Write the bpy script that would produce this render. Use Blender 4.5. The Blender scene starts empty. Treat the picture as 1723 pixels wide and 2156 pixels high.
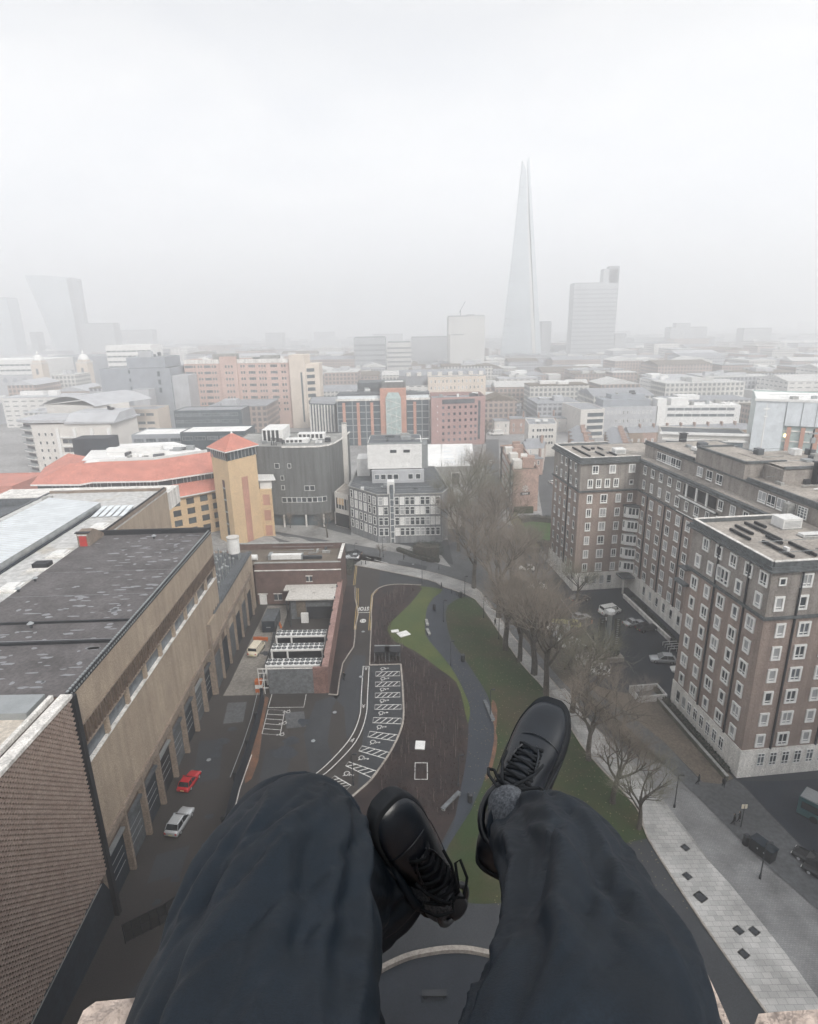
import bpy, bmesh, math, random
from mathutils import Vector, Matrix
R = math.radians
SC = bpy.context.scene
COL = SC.collection
rnd = random.Random(7)

# ---------------- camera: stands on the parapet of the tall gallery tower, 62 m up ----------------
H = 62.0; FPX = 1257.8; CX, CY = 861.5, 1078.0
PIT = math.atan((1078 - 691.3) / 1257.8); ROL = R(1.06)
fwd = Vector((0, math.cos(PIT), -math.sin(PIT)))
_r0 = Vector((1, 0, 0)); _d0 = Vector((0, -math.sin(PIT), -math.cos(PIT)))
rgt = _r0 * math.cos(ROL) + _d0 * math.sin(ROL)
dwn = -_r0 * math.sin(ROL) + _d0 * math.cos(ROL)
cam = bpy.data.cameras.new('camera'); camo = bpy.data.objects.new('camera', cam); COL.objects.link(camo)
m = Matrix.Identity(4)
for i in range(3):
    m[i][0] = rgt[i]; m[i][1] = -dwn[i]; m[i][2] = -fwd[i]
m[2][3] = H
camo.matrix_world = m
cam.sensor_fit = 'VERTICAL'; cam.sensor_height = 36; cam.lens = 36 * FPX / 2156
cam.clip_start = 0.05; cam.clip_end = 20000
SC.camera = camo

# ---------------- sky, sun, exposure ----------------
SUN_EL, SUN_AZ = R(40), R(150)         # azimuth measured from +Y towards +X
w = bpy.data.worlds.new('World'); SC.world = w; w.use_nodes = True
nt = w.node_tree; nt.nodes.clear()
N = nt.nodes.new; L = nt.links.new
out = N('ShaderNodeOutputWorld'); bg = N('ShaderNodeBackground'); bg.inputs['Strength'].default_value = 0.05
sky = N('ShaderNodeTexSky'); sky.sky_type = 'NISHITA'; sky.sun_disc = False
sky.sun_elevation = SUN_EL; sky.sun_rotation = SUN_AZ; sky.air_density = 1.5; sky.dust_density = 4
tc = N('ShaderNodeTexCoord'); mp = N('ShaderNodeMapping'); mp.inputs['Scale'].default_value = (1, 1, 3.2)
nz = N('ShaderNodeTexNoise'); nz.inputs['Scale'].default_value = 2.6; nz.inputs['Detail'].default_value = 5; nz.inputs['Roughness'].default_value = .55
nz.inputs['Distortion'].default_value = .4
cr = N('ShaderNodeValToRGB')
cr.color_ramp.elements[0].position = .32; cr.color_ramp.elements[0].color = (6.8, 7.05, 7.5, 1)
cr.color_ramp.elements[1].position = .72; cr.color_ramp.elements[1].color = (8.6, 8.6, 8.62, 1)
hs = N('ShaderNodeHueSaturation'); hs.inputs['Saturation'].default_value = .25
mx = N('ShaderNodeMixRGB'); mx.inputs['Fac'].default_value = .95
L(tc.outputs['Generated'], mp.inputs['Vector']); L(mp.outputs['Vector'], nz.inputs['Vector']); L(nz.outputs['Fac'], cr.inputs['Fac'])
L(sky.outputs['Color'], hs.inputs['Color']); L(hs.outputs['Color'], mx.inputs['Color1']); L(cr.outputs['Color'], mx.inputs['Color2'])
sx = N('ShaderNodeSeparateXYZ'); mr = N('ShaderNodeMapRange'); mr.inputs['From Min'].default_value = 0; mr.inputs['From Max'].default_value = .38
mr.inputs['To Min'].default_value = 1.6; mr.inputs['To Max'].default_value = .84       # thin overcast, brightest low down
vm = N('ShaderNodeVectorMath'); vm.operation = 'SCALE'
L(tc.outputs['Generated'], sx.inputs['Vector']); L(sx.outputs['Z'], mr.inputs['Value']); L(mx.outputs['Color'], vm.inputs[0]); L(mr.outputs['Result'], vm.inputs['Scale'])
L(vm.outputs['Vector'], bg.inputs['Color']); L(bg.outputs['Background'], out.inputs['Surface'])
sl = bpy.data.lights.new('sun', 'SUN'); sl.energy = 1.5; sl.angle = R(18); sl.color = (1, .96, .9)
so = bpy.data.objects.new('sun', sl); COL.objects.link(so)
sdir = Vector((math.sin(SUN_AZ) * math.cos(SUN_EL), math.cos(SUN_AZ) * math.cos(SUN_EL), math.sin(SUN_EL)))
so.rotation_euler = sdir.to_track_quat('Z', 'Y').to_euler()
SC.view_settings.view_transform = 'Standard'; SC.view_settings.look = 'None'
SC.view_settings.exposure = 1.44; SC.view_settings.gamma = 1.0; SC.view_settings.use_curve_mapping = False
SC.render.engine = 'CYCLES'
cy = SC.cycles
cy.use_denoising = True; cy.max_bounces = 14; cy.diffuse_bounces = 2; cy.glossy_bounces = 2
cy.transmission_bounces = 3; cy.volume_bounces = 12; cy.transparent_max_bounces = 6
cy.use_adaptive_sampling = True; cy.adaptive_threshold = 0.02

# ---------------- measuring helpers (photo position of a known height -> place on the site) ----------------
def ray(px, py): return fwd + rgt * ((px - CX) / FPX) + dwn * ((py - CY) / FPX)
def P(px, py, z=0.0):
    v = ray(px, py); t = (z - H) / v.z
    return Vector((v.x * t, v.y * t))
def ZY(px, py, Y):
    v = ray(px, py); t = Y / v.y
    return v.x * t, H + v.z * t
def at(px, py, dist):                      # point at a distance along a sight line
    v = ray(px, py).normalized() * dist
    return Vector((v.x, v.y, H + v.z))

# ---------------- materials ----------------
MATS = {}
def mat(name, col, rough=.8, var=.18, scale=.6, metal=0, spec=.3, col2=None, fine=0, bump=0, stretch=None, emit=None, thr=None, alpha=None, bscale=None, streak=0):
    """noise-mottled surface; col2 = second colour showing in blotches (thr = (lo, hi) noise range)"""
    if name in MATS: return MATS[name]
    M = bpy.data.materials.new(name); M.use_nodes = True; MATS[name] = M
    t = M.node_tree; b = t.nodes['Principled BSDF']; n = t.nodes.new; l = t.links.new
    b.inputs['Roughness'].default_value = rough; b.inputs['Metallic'].default_value = metal
    b.inputs['Specular IOR Level'].default_value = spec
    tc = n('ShaderNodeTexCoord'); src = tc.outputs['Object']
    if stretch:
        mp = n('ShaderNodeMapping'); mp.inputs['Scale'].default_value = stretch; l(src, mp.inputs['Vector']); src = mp.outputs['Vector']
    nz = n('ShaderNodeTexNoise'); nz.inputs['Scale'].default_value = scale; nz.inputs['Detail'].default_value = 6; nz.inputs['Roughness'].default_value = .62
    l(src, nz.inputs['Vector'])
    c2 = col2 or [max(0, c * (1 - var * 1.3)) for c in col]; c1 = col if col2 else [min(1, c * (1 + var)) for c in col]
    cr = n('ShaderNodeValToRGB'); lo, hi = thr or (.33, .67)
    cr.color_ramp.elements[0].position = lo; cr.color_ramp.elements[0].color = (*c2, 1)
    cr.color_ramp.elements[1].position = hi; cr.color_ramp.elements[1].color = (*c1, 1)
    l(nz.outputs['Fac'], cr.inputs['Fac']); last = cr.outputs['Color']
    if fine:
        n2 = n('ShaderNodeTexNoise'); n2.inputs['Scale'].default_value = fine; n2.inputs['Detail'].default_value = 3
        l(tc.outputs['Object'], n2.inputs['Vector'])
        r2 = n('ShaderNodeValToRGB'); r2.color_ramp.elements[0].position = .35; r2.color_ramp.elements[0].color = (.78, .78, .78, 1)
        r2.color_ramp.elements[1].position = .65; r2.color_ramp.elements[1].color = (1.18, 1.18, 1.18, 1)
        l(n2.outputs['Fac'], r2.inputs['Fac'])
        mu = n('ShaderNodeMixRGB'); mu.blend_type = 'MULTIPLY'; mu.inputs['Fac'].default_value = 1
        l(last, mu.inputs['Color1']); l(r2.outputs['Color'], mu.inputs['Color2']); last = mu.outputs['Color']
    if streak:
        m4 = n('ShaderNodeMapping'); m4.inputs['Scale'].default_value = (1.1, 1.1, .06); l(tc.outputs['Object'], m4.inputs['Vector'])
        n4 = n('ShaderNodeTexNoise'); n4.inputs['Scale'].default_value = .9; n4.inputs['Detail'].default_value = 5; l(m4.outputs['Vector'], n4.inputs['Vector'])
        r4 = n('ShaderNodeValToRGB'); r4.color_ramp.elements[0].position = .35; r4.color_ramp.elements[0].color = (1 - streak,) * 3 + (1,)
        r4.color_ramp.elements[1].position = .6; r4.color_ramp.elements[1].color = (1.08, 1.08, 1.08, 1); l(n4.outputs['Fac'], r4.inputs['Fac'])
        mu = n('ShaderNodeMixRGB'); mu.blend_type = 'MULTIPLY'; mu.inputs['Fac'].default_value = 1
        l(last, mu.inputs['Color1']); l(r4.outputs['Color'], mu.inputs['Color2']); last = mu.outputs['Color']
    l(last, b.inputs['Base Color'])
    if bump:
        n3 = n('ShaderNodeTexNoise'); n3.inputs['Scale'].default_value = bscale or fine or scale * 8; n3.inputs['Detail'].default_value = 4
        l(tc.outputs['Object'], n3.inputs['Vector'])
        bp = n('ShaderNodeBump'); bp.inputs['Strength'].default_value = bump; bp.inputs['Distance'].default_value = .05
        l(n3.outputs['Fac'], bp.inputs['Height']); l(bp.outputs['Normal'], b.inputs['Normal'])
    if emit:
        b.inputs['Emission Color'].default_value = (*emit[:3], 1); b.inputs['Emission Strength'].default_value = emit[3]
    if alpha is not None: b.inputs['Alpha'].default_value = alpha
    return M
def brickmat(name, col, col2, mortar, bw=.45, bh=.15, ms=.02, rough=.9, vert=True, patch=.25, off=.5):
    """courses of units on walls (any wall direction) or on the ground (vert=False)"""
    if name in MATS: return MATS[name]
    M = bpy.data.materials.new(name); M.use_nodes = True; MATS[name] = M
    t = M.node_tree; b = t.nodes['Principled BSDF']; n = t.nodes.new; l = t.links.new
    b.inputs['Roughness'].default_value = rough; b.inputs['Specular IOR Level'].default_value = .2
    tc = n('ShaderNodeTexCoord'); sp = n('ShaderNodeSeparateXYZ'); l(tc.outputs['Object'], sp.inputs['Vector'])
    cb = n('ShaderNodeCombineXYZ')
    if vert:
        ad = n('ShaderNodeMath'); ad.operation = 'ADD'; l(sp.outputs['X'], ad.inputs[0]); l(sp.outputs['Y'], ad.inputs[1])
        l(ad.outputs[0], cb.inputs['X']); l(sp.outputs['Z'], cb.inputs['Y'])
    else:
        l(sp.outputs['X'], cb.inputs['X']); l(sp.outputs['Y'], cb.inputs['Y'])
    br = n('ShaderNodeTexBrick'); br.inputs['Scale'].default_value = 1; br.offset = off
    br.inputs['Brick Width'].default_value = bw; br.inputs['Row Height'].default_value = bh; br.inputs['Mortar Size'].default_value = ms
    br.inputs['Color1'].default_value = (*col, 1); br.inputs['Color2'].default_value = (*col2, 1); br.inputs['Mortar'].default_value = (*mortar, 1)
    l(cb.outputs['Vector'], br.inputs['Vector'])
    nz = n('ShaderNodeTexNoise'); nz.inputs['Scale'].default_value = patch; nz.inputs['Detail'].default_value = 6; l(tc.outputs['Object'], nz.inputs['Vector'])
    r2 = n('ShaderNodeValToRGB'); r2.color_ramp.elements[0].position = .3; r2.color_ramp.elements[0].color = (.68, .68, .68, 1)
    r2.color_ramp.elements[1].position = .7; r2.color_ramp.elements[1].color = (1.22, 1.22, 1.22, 1); l(nz.outputs['Fac'], r2.inputs['Fac'])
    mu = n('ShaderNodeMixRGB'); mu.blend_type = 'MULTIPLY'; mu.inputs['Fac'].default_value = 1
    l(br.outputs['Color'], mu.inputs['Color1']); l(r2.outputs['Color'], mu.inputs['Color2']); l(mu.outputs['Color'], b.inputs['Base Color'])
    return M

# ---------------- mesh building ----------------
class MB:
    def __init__(s): s.v = []; s.f = []; s.m = []; s.mi = 0
    def quad(s, *p):
        k = len(s.v); s.v += [tuple(q) for q in p]; s.f.append(tuple(range(k, k + len(p)))); s.m.append(s.mi)
    def box(s, x0, y0, z0, x1, y1, z1, fr=None):
        c = [(x0, y0, z0), (x1, y0, z0), (x1, y1, z0), (x0, y1, z0), (x0, y0, z1), (x1, y0, z1), (x1, y1, z1), (x0, y1, z1)]
        if fr: c = [fr(*q) for q in c]
        k = len(s.v); s.v += [tuple(q) for q in c]
        for f in ((0, 3, 2, 1), (4, 5, 6, 7), (0, 1, 5, 4), (1, 2, 6, 5), (2, 3, 7, 6), (3, 0, 4, 7)):
            s.f.append(tuple(k + i for i in f)); s.m.append(s.mi)
    def prism(s, pts, z0, z1, top=True, bottom=False, sides=True):
        n = len(pts); k = len(s.v)
        a = sum(pts[i][0] * pts[(i + 1) % n][1] - pts[(i + 1) % n][0] * pts[i][1] for i in range(n))
        if a < 0: pts = pts[::-1]
        g = z1 if callable(z1) else (lambda x, y: z1)
        s.v += [(p[0], p[1], z0) for p in pts] + [(p[0], p[1], g(p[0], p[1])) for p in pts]
        if sides:
            for i in range(n):
                j = (i + 1) % n; s.f.append((k + i, k + j, k + n + j, k + n + i)); s.m.append(s.mi)
        if top: s.f.append(tuple(range(k + n, k + 2 * n))); s.m.append(s.mi)
        if bottom: s.f.append(tuple(range(k + n - 1, k - 1, -1))); s.m.append(s.mi)
    def tube(s, pts, rad, n=6, cap=True):
        k0 = len(s.v); P_ = [Vector(p) for p in pts]
        if not hasattr(rad, '__len__'): rad = [rad] * len(P_)
        up = None
        for i, p in enumerate(P_):
            d = (P_[min(i + 1, len(P_) - 1)] - P_[max(i - 1, 0)]).normalized()
            if up is None: up = d.orthogonal().normalized()
            e1 = (up - d * up.dot(d))
            e1 = e1.normalized() if e1.length > 1e-6 else d.orthogonal().normalized()
            up = e1; e2 = d.cross(e1)
            for j in range(n):
                a = 2 * math.pi * j / n; s.v.append(tuple(p + (e1 * math.cos(a) + e2 * math.sin(a)) * rad[i]))
        for i in range(len(P_) - 1):
            for j in range(n):
                a = k0 + i * n + j; b = k0 + i * n + (j + 1) % n; s.f.append((a, b, b + n, a + n)); s.m.append(s.mi)
        if cap:
            s.f.append(tuple(k0 + j for j in range(n - 1, -1, -1))); s.m.append(s.mi)
            e = k0 + (len(P_) - 1) * n; s.f.append(tuple(e + j for j in range(n))); s.m.append(s.mi)
    def cyl(s, x, y, z0, z1, r, n=12, r2=None): s.tube([(x, y, z0), (x, y, z1)], [r, r if r2 is None else r2], n)
    def strip(s, pts, wid, z, closed=False):
        """flat ribbon along a polyline"""
        P_ = [Vector(p[:2]) for p in pts]; n = len(P_); Lf = []; Rt = []
        for i in range(n):
            a = P_[i - 1] if (i > 0 or closed) else P_[i]; b = P_[(i + 1) % n] if (i < n - 1 or closed) else P_[i]
            d = (b - a).normalized(); q = Vector((-d.y, d.x)) * wid / 2; Lf.append(P_[i] + q); Rt.append(P_[i] - q)
        for i in range(n if closed else n - 1):
            j = (i + 1) % n
            s.quad((*Rt[i], z), (*Rt[j], z), (*Lf[j], z), (*Lf[i], z))
    def kerb(s, pts, wid, z0, z1, closed=False):
        P_ = [Vector(p[:2]) for p in pts]; n = len(P_); Lf = []; Rt = []
        for i in range(n):
            a = P_[i - 1] if (i > 0 or closed) else P_[i]; b = P_[(i + 1) % n] if (i < n - 1 or closed) else P_[i]
            d = (b - a).normalized(); q = Vector((-d.y, d.x)) * wid / 2; Lf.append(P_[i] + q); Rt.append(P_[i] - q)
        for i in range(n if closed else n - 1):
            j = (i + 1) % n
            s.quad((*Rt[i], z1), (*Rt[j], z1), (*Lf[j], z1), (*Lf[i], z1))
            s.quad((*Rt[i], z0), (*Rt[j], z0), (*Rt[j], z1), (*Rt[i], z1))
            s.quad((*Lf[j], z0), (*Lf[i], z0), (*Lf[i], z1), (*Lf[j], z1))
        if not closed:
            for i, q in ((0, 1), (n - 1, -1)):
                a, b = (Lf[i], Rt[i]) if q == 1 else (Rt[i], Lf[i])
                s.quad((*a, z0), (*b, z0), (*b, z1), (*a, z1))
    def build(s, name, mats, parent=None, org=None, smooth=False, me_only=False):
        if not isinstance(mats, (list, tuple)): mats = [mats]
        if org is None: org = ORG.get(parent.name, Vector((0, 0, 0))) if parent else Vector((0, 0, 0))
        me = bpy.data.meshes.new(name)
        me.from_pydata([(a - org[0], b - org[1], c - org[2]) for a, b, c in s.v], [], s.f)
        for mm in mats: me.materials.append(mm)
        if len(mats) > 1: me.polygons.foreach_set('material_index', s.m)
        if smooth: me.polygons.foreach_set('use_smooth', [True] * len(s.f))
        me.update()
        if me_only: return me
        o = bpy.data.objects.new(name, me); COL.objects.link(o)
        if parent: o.parent = parent; ORG[o.name] = org
        elif org is not None and (org[0] or org[1] or org[2]): o.location = org
        return o
ORG = {}
def thing(name, label, cat, loc=(0, 0, 0), group=None, rz=0):
    o = bpy.data.objects.new(name, None); COL.objects.link(o); o.empty_display_size = .1
    loc = Vector((loc[0], loc[1], loc[2] if len(loc) > 2 else 0)); o.location = loc; o.rotation_euler = (0, 0, rz)
    o['label'] = label; o['category'] = cat
    if group: o['group'] = group
    ORG[o.name] = loc
    return o
def tag(o, label, cat, group=None, kind=None):
    if label: o['label'] = label
    if cat: o['category'] = cat
    if group: o['group'] = group
    if kind: o['kind'] = kind
    return o
def struct(o, kind='structure'): o['kind'] = kind; return o
def inst(me, name, loc=(0, 0, 0), rz=0, parent=None, sc=None, world=True):
    o = bpy.data.objects.new(name, me); COL.objects.link(o)
    loc = Vector(loc)
    if parent:
        o.parent = parent
        if world: loc = loc - ORG.get(parent.name, Vector((0, 0, 0)))
    o.location = loc; o.rotation_euler = (0, 0, rz)
    if sc: o.scale = sc if hasattr(sc, '__len__') else (sc, sc, sc)
    return o
def copy_tree(o, parent=None):
    c = o.copy(); COL.objects.link(c); c.parent = parent
    for ch in o.children: copy_tree(ch, c)
    return c
class Fr:
    """local frame: a = across (to the right), b = away; ang turns it anticlockwise"""
    def __init__(s, x, y, ang):
        s.o = Vector((x, y)); s.ang = ang; s.w = Vector((math.cos(ang), math.sin(ang))); s.u = Vector((-math.sin(ang), math.cos(ang)))
    def __call__(s, a, b, z=None):
        p = s.o + s.w * a + s.u * b
        return (p.x, p.y) if z is None else (p.x, p.y, z)
# windows: mesh pairs (frame, pane) facing -Y, origin at the centre of the opening
WIN = {}
def winmesh(key, w, h, fr=.16, d=.1, mull=(), trans=(), frame='white_frame', glass='glass_dark', sill=0):
    if key in WIN: return WIN[key]
    a = MB(); W, Hh = w / 2, h / 2
    a.box(-W, -d, -Hh, -W + fr, .02, Hh); a.box(W - fr, -d, -Hh, W, .02, Hh)
    a.box(-W + fr, -d, Hh - fr, W - fr, .02, Hh); a.box(-W + fr, -d, -Hh, W - fr, .02, -Hh + fr)
    for x in mull: a.box(x - .05, -d * .8, -Hh + fr, x + .05, .02, Hh - fr)
    for z in trans: a.box(-W + fr, -d * .78, z - .05, W - fr, .02, z + .05)
    if sill: a.box(-W - .05, -d - sill, -Hh - .1, W + .05, .02, -Hh + .003)
    b = MB(); b.quad((-W + fr, -.02, -Hh + fr), (W - fr, -.02, -Hh + fr), (W - fr, -.02, Hh - fr), (-W + fr, -.02, Hh - fr))
    gl = glass if isinstance(glass, (list, tuple)) else [glass]
    WIN[key] = (a.build('window', MATS[frame], me_only=True), [b.build('pane', MATS[g], me_only=True) for g in gl])
    return WIN[key]
def place_win(key, parent, A, B, s, z, off=.03, pane=True, wr=rnd):
    """window on the wall that runs from A to B (left to right as seen from outside), s metres along"""
    A = Vector(A[:2]); B = Vector(B[:2]); t = (B - A).normalized(); nrm = Vector((t.y, -t.x)); p = A + t * s + nrm * off
    me, pm = WIN[key]; ang = math.atan2(t.y, t.x)
    o = inst(me, 'window', (p.x, p.y, z), ang, parent)
    if pane: inst(wr.choice(pm), 'pane', (0, 0, 0), 0, o, world=False)
    return o
def win_bulk(mb_frame, mb_pane, A, B, s, z, w, h, fr=.12, off=.04):
    """the same kind of window added to one mesh (for repeats past the hundred that show largest)"""
    A = Vector(A[:2]); B = Vector(B[:2]); t = (B - A).normalized(); nrm = Vector((t.y, -t.x))
    def q(x, z_, o): p = A + t * (s + x) + nrm * o; return (p.x, p.y, z_)
    W, Hh = w / 2, h / 2
    for x0, x1, z0, z1 in ((-W, -W + fr, -Hh, Hh), (W - fr, W, -Hh, Hh), (-W + fr, W - fr, Hh - fr, Hh), (-W + fr, W - fr, -Hh, -Hh + fr)):
        mb_frame.quad(q(x0, z + z0, off), q(x1, z + z0, off), q(x1, z + z1, off), q(x0, z + z1, off))
    mb_pane.quad(q(-W + fr, z - Hh + fr, off), q(W - fr, z - Hh + fr, off), q(W - fr, z + Hh - fr, off), q(-W + fr, z + Hh - fr, off))

# ---------------- palette ----------------
mat('white_frame', (.82, .82, .80), .6, .06); mat('glass_dark', (.035, .045, .055), .12, .3, 1.2, spec=.6)
mat('glass_mid', (.13, .15, .17), .2, .3, 1.2, spec=.5); mat('curtain', (.36, .37, .38), .5, .12, 1)
mat('dark_metal', (.03, .034, .04), .5, .1); mat('black', (.012, .014, .018), .6, .1)
mat('concrete', (.3, .3, .29), .9, .2, .3, fine=3); mat('stone_white', (.70, .68, .65), .85, .1, .4, fine=6, streak=.25)
mat('grey_metal', (.32, .34, .35), .45, .1, metal=.4); mat('white_paint', (.7, .7, .69), .6, .08, .8)
# ================= right: tall brick block with courtyard =================
mat('brown_brick', (.34, .27, .235), .9, .16, .25, fine=7, col2=(.27, .215, .19), streak=.16)
mat('grey_lead', (.10, .11, .115), .7, .2, .5, fine=2); mat('roof_gravel', (.34, .31, .28), .95, .2, .35, fine=2.5)
mat('grey_brick', (.29, .265, .245), .9, .15, .4, fine=6, streak=.2)
mat('stone_base', (.80, .78, .74), .85, .08, .4, fine=6, streak=.15)
FR = Fr(46, 70, R(5.7))
GL = ['glass_dark', 'glass_dark', 'glass_mid', 'curtain', 'curtain']
winmesh('r2', 1.75, 2.2, .27, .16, (0,), (-.5,), glass=GL); winmesh('r1', 1.35, 2.1, .26, .16, (), (-.5,), glass=GL)
winmesh('rb', 1.1, 2.1, .1, .08, (0,), (.5, -.6), glass=['glass_dark', 'glass_mid']); winmesh('rt', 1.6, 2.0, .24, .16, (0,), (-.45,), glass=GL)
winmesh('rs', 1.0, 1.1, .16, .12, (), (), glass=GL); winmesh('rg', 2.0, 1.9, .14, .1, (-.35, .35), (-.35, .1, .5), glass=['glass_mid'])
winmesh('rbay', 1.1, 2.4, .2, .2, (), (-.5,), glass=GL)
bx = FR(0, 0)
RB = thing('apartment_block', 'tall brown brick block with white framed windows around a car court', 'building', (bx[0], bx[1], 0))
foot = [(0, 0), (48, 0), (48, 82), (2, 82), (0, 64 + 16)]
near = [(0, 0), (48, 0), (48, 18), (0, 18)]; lw = [(0, 64), (16, 64), (16, 82), (0, 80)]; spine = [(14, 18), (34, 18), (34, 82), (14, 82)]
def FP(pts): return [FR(*p) for p in pts]
LH = [0, 4.6, 25.0, 31.9]
U = [(0, 0), (48, 0), (48, 18), (34, 18), (34, 82), (0, 82), (0, 64), (14, 64), (14, 18), (0, 18)]
def offs(pts, d):
    """polygon grown outwards by d (axis-aligned corners)"""
    n = len(pts); o = []
    ar = sum(pts[i][0] * pts[(i + 1) % n][1] - pts[(i + 1) % n][0] * pts[i][1] for i in range(n))
    sg = 1 if ar > 0 else -1
    for i in range(n):
        p0, p1, p2 = Vector(pts[i - 1]), Vector(pts[i]), Vector(pts[(i + 1) % n])
        d1 = (p1 - p0).normalized(); d2 = (p2 - p1).normalized()
        n1 = Vector((d1.y, -d1.x)) * sg; n2 = Vector((d2.y, -d2.x)) * sg
        den = 1 + n1.dot(n2); q = p1 + (n1 + n2) * (d / max(den, .2)); o.append((q.x, q.y))
    return o
b = MB(); b.prism(FP(offs(U, .12)), -.2, 4.6, top=True); b.build('ground_floor', MATS['stone_base'], RB)
b = MB(); b.prism(FP(U), 4.6, 25.0, top=False); b.build('wall', MATS['brown_brick'], RB)
b = MB(); b.prism(FP(U), 25.2, 31.7, top=False); b.build('upper_wall', MATS['grey_brick'], RB)
b = MB(); b.prism(FP(offs(U, .35)), 24.9, 25.25, bottom=True); b.build('string_course', MATS['grey_lead'], RB)
b = MB(); b.prism(FP(offs(U, .7)), 31.7, 31.95, bottom=True); b.prism(FP(offs(U, .45)), 31.95, 32.35, bottom=True); b.build('cornice', MATS['grey_lead'], RB)
b = MB(); b.prism(FP(offs(U, .25)), 31.55, 31.7, top=False, bottom=True); b.build('white_moulding', MATS['white_frame'], RB)
b = MB(); b.prism(FP(offs(U, -.3)), 32.3, 32.42, bottom=True); b.build('roof', MATS['roof_gravel'], RB)
# parapets with a pale coping
for (p, q) in [((0, 0), (48, 0)), ((0, 0), (0, 18)), ((0, 18), (14, 18)), ((0, 64), (0, 82)), ((0, 64), (14, 64)), ((0, 82), (14, 82))]:
    b = MB(); c = MB(); k_ = .004 * (p[0] + p[1] * .3) % .02; b.kerb([FR(*p), FR(*q)], .5, 32.3, 33.0 + k_); c.kerb([FR(*p), FR(*q)], .42, 33.0 + k_, 33.1 + k_); c.build('coping', MATS['stone_white'], b.build('parapet', MATS['grey_lead'], RB), org=ORG[RB.name])
# setback storeys along the spine and the tower
b = MB(); b.prism(FP([(16.5, 5), (34, 5), (34, 67), (16.5, 67)]), 32.42, 35.1); b.build('setback_storey', MATS['grey_brick'], RB)
b = MB(); b.prism(FP(offs([(16.5, 5), (34, 5), (34, 67), (16.5, 67)], .3)), 35.1, 35.4, bottom=True); b.build('setback_cornice', MATS['grey_lead'], RB)
b = MB(); b.prism(FP([(17.6, 6), (33, 6), (33, 66), (17.6, 66)]), 35.4, 35.5); b.build('setback_roof', MATS['roof_gravel'], RB)
b = MB(); b.prism(FP([(16.4, 31), (24, 31), (24, 46), (16.4, 46)]), 35.1, 38.2); b.prism(FP([(20, 26), (34, 26), (34, 40), (20, 40)]), 35.5, 38.0)
b.build('lift_tower', MATS['grey_brick'], RB)
b = MB(); b.prism(FP([(16.9, 31.5), (23.5, 31.5), (23.5, 45.5), (16.9, 45.5)]), 38.2, 38.28); b.prism(FP([(20.5, 26.5), (33.5, 26.5), (33.5, 39.5), (20.5, 39.5)]), 38.28, 38.36)
b.build('tower_roof', MATS['roof_gravel'], RB)
b = MB()
for p, q in [((16.5, 31), (24, 31)), ((16.5, 31), (16.5, 46)), ((20, 26), (34, 26)), ((16.5, 46), (24, 46))]: b.kerb([FR(*p), FR(*q)], .5, 38.2, 38.6)
for p, q in [((16.6, 5.2), (16.6, 30)), ((16.6, 47), (16.6, 67))]: b.kerb([FR(*p), FR(*q)], .4, 35.4, 36.0)
b.kerb([FR(26, 6), FR(26, 25)], .5, 35.4, 36.2)
b.build('tower_parapet', MATS['grey_lead'], RB)
# canopies / ledges
for q_ in ((-.9, 17.2, 24.6, .0, 19.4, 24.8), (-.9, 17.2, 21.9, .0, 20.2, 22.3), (13.3, 33, 28.3, 14, 45.5, 28.55)): b = MB(); b.box(*q_, FR); b.build('ledge', MATS['grey_lead'], RB)
b = MB(); b.box(13.1, 33, 25.5, 13.3, 45.5, 25.6, FR); b.box(13.2, 33, 28.56, 13.5, 45.5, 28.8, FR); b.build('balcony_rim', MATS['white_frame'], RB)
b = MB(); b.box(11.5, 20, 3.9, 13.9, 36, 4.25, FR); b.box(10.5, 60.3, 3.9, 13.7, 63.7, 4.2, FR); b.build('entrance_canopy', MATS['grey_lead'], RB)
for t_ in (22, 28, 34): b = MB(); b.box(11.8, t_, 0, 12.2, t_ + .4, 3.9, FR); b.build('canopy_column', MATS['stone_white'], RB)
b = MB(); b.box(11, 60.6, 0, 11.3, 60.9, 3.9, FR); b.build('canopy_column', MATS['stone_white'], RB)
# dark recesses on the top floor
b = MB(); b.box(13.96, 34, 29.0, 14.02, 45, 31.2, FR); b.build('loggia', MATS['black'], RB)
for t_ in (36.5, 40, 43.5): b = MB(); b.box(13.75, t_, 28.8, 13.95, t_ + .5, 31.5, FR); b.build('loggia_column', MATS['white_frame'], RB)
# windows --------------------------------------------------
levs = [6.05, 9.5, 12.95, 16.4, 19.8, 23.2]
wl = []   # (key, A, B, s, z)
A, B = FR(0, 0), FR(48, 0)                      # near wing, face towards the camera
for i, z in enumerate(levs):
    for j, s in enumerate([2.45, 5.8, 9.3, 12.7, 16.1, 19.5]): wl.append(('r2' if j % 2 else 'r1', A, B, s, z))
for s in (1.6, 4.9, 8.4, 11.8): wl.append(('r1', A, B, s, 27.1)); wl.append(('rt' if s > 2 else 'rs', A, B, s, 30.2))
for s in (3, 4.85, 6.7, 8.55, 10.4, 12.2): wl.append(('rb', A, B, s, 2.9))
A, B = FR(0, 18), FR(0, 0)                      # near wing, left face
for i, z in enumerate(levs):
    for j, b_ in enumerate([15.8, 12.4, 9.0, 5.6, 2.3]): wl.append(('r1' if j % 2 == (i % 2) else 'r2', A, B, 18 - b_, z))
for b_ in (14.1, 10.9, 7.5, 4.2, 1.2): wl.append(('rt', A, B, 18 - b_, 30.2))
for b_ in (15.6, 12.4, 5.7, 1.6): wl.append(('r1', A, B, 18 - b_, 27.0))
for b_ in (8.4, 9.3, 10.2): wl.append(('rbay', A, B, 18 - b_, 27.2))
for b_ in (16, 14.3, 12.6, 10.9, 9.2, 7.5, 5.8, 4.1): wl.append(('rb', A, B, 18 - b_, 2.6))
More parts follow.
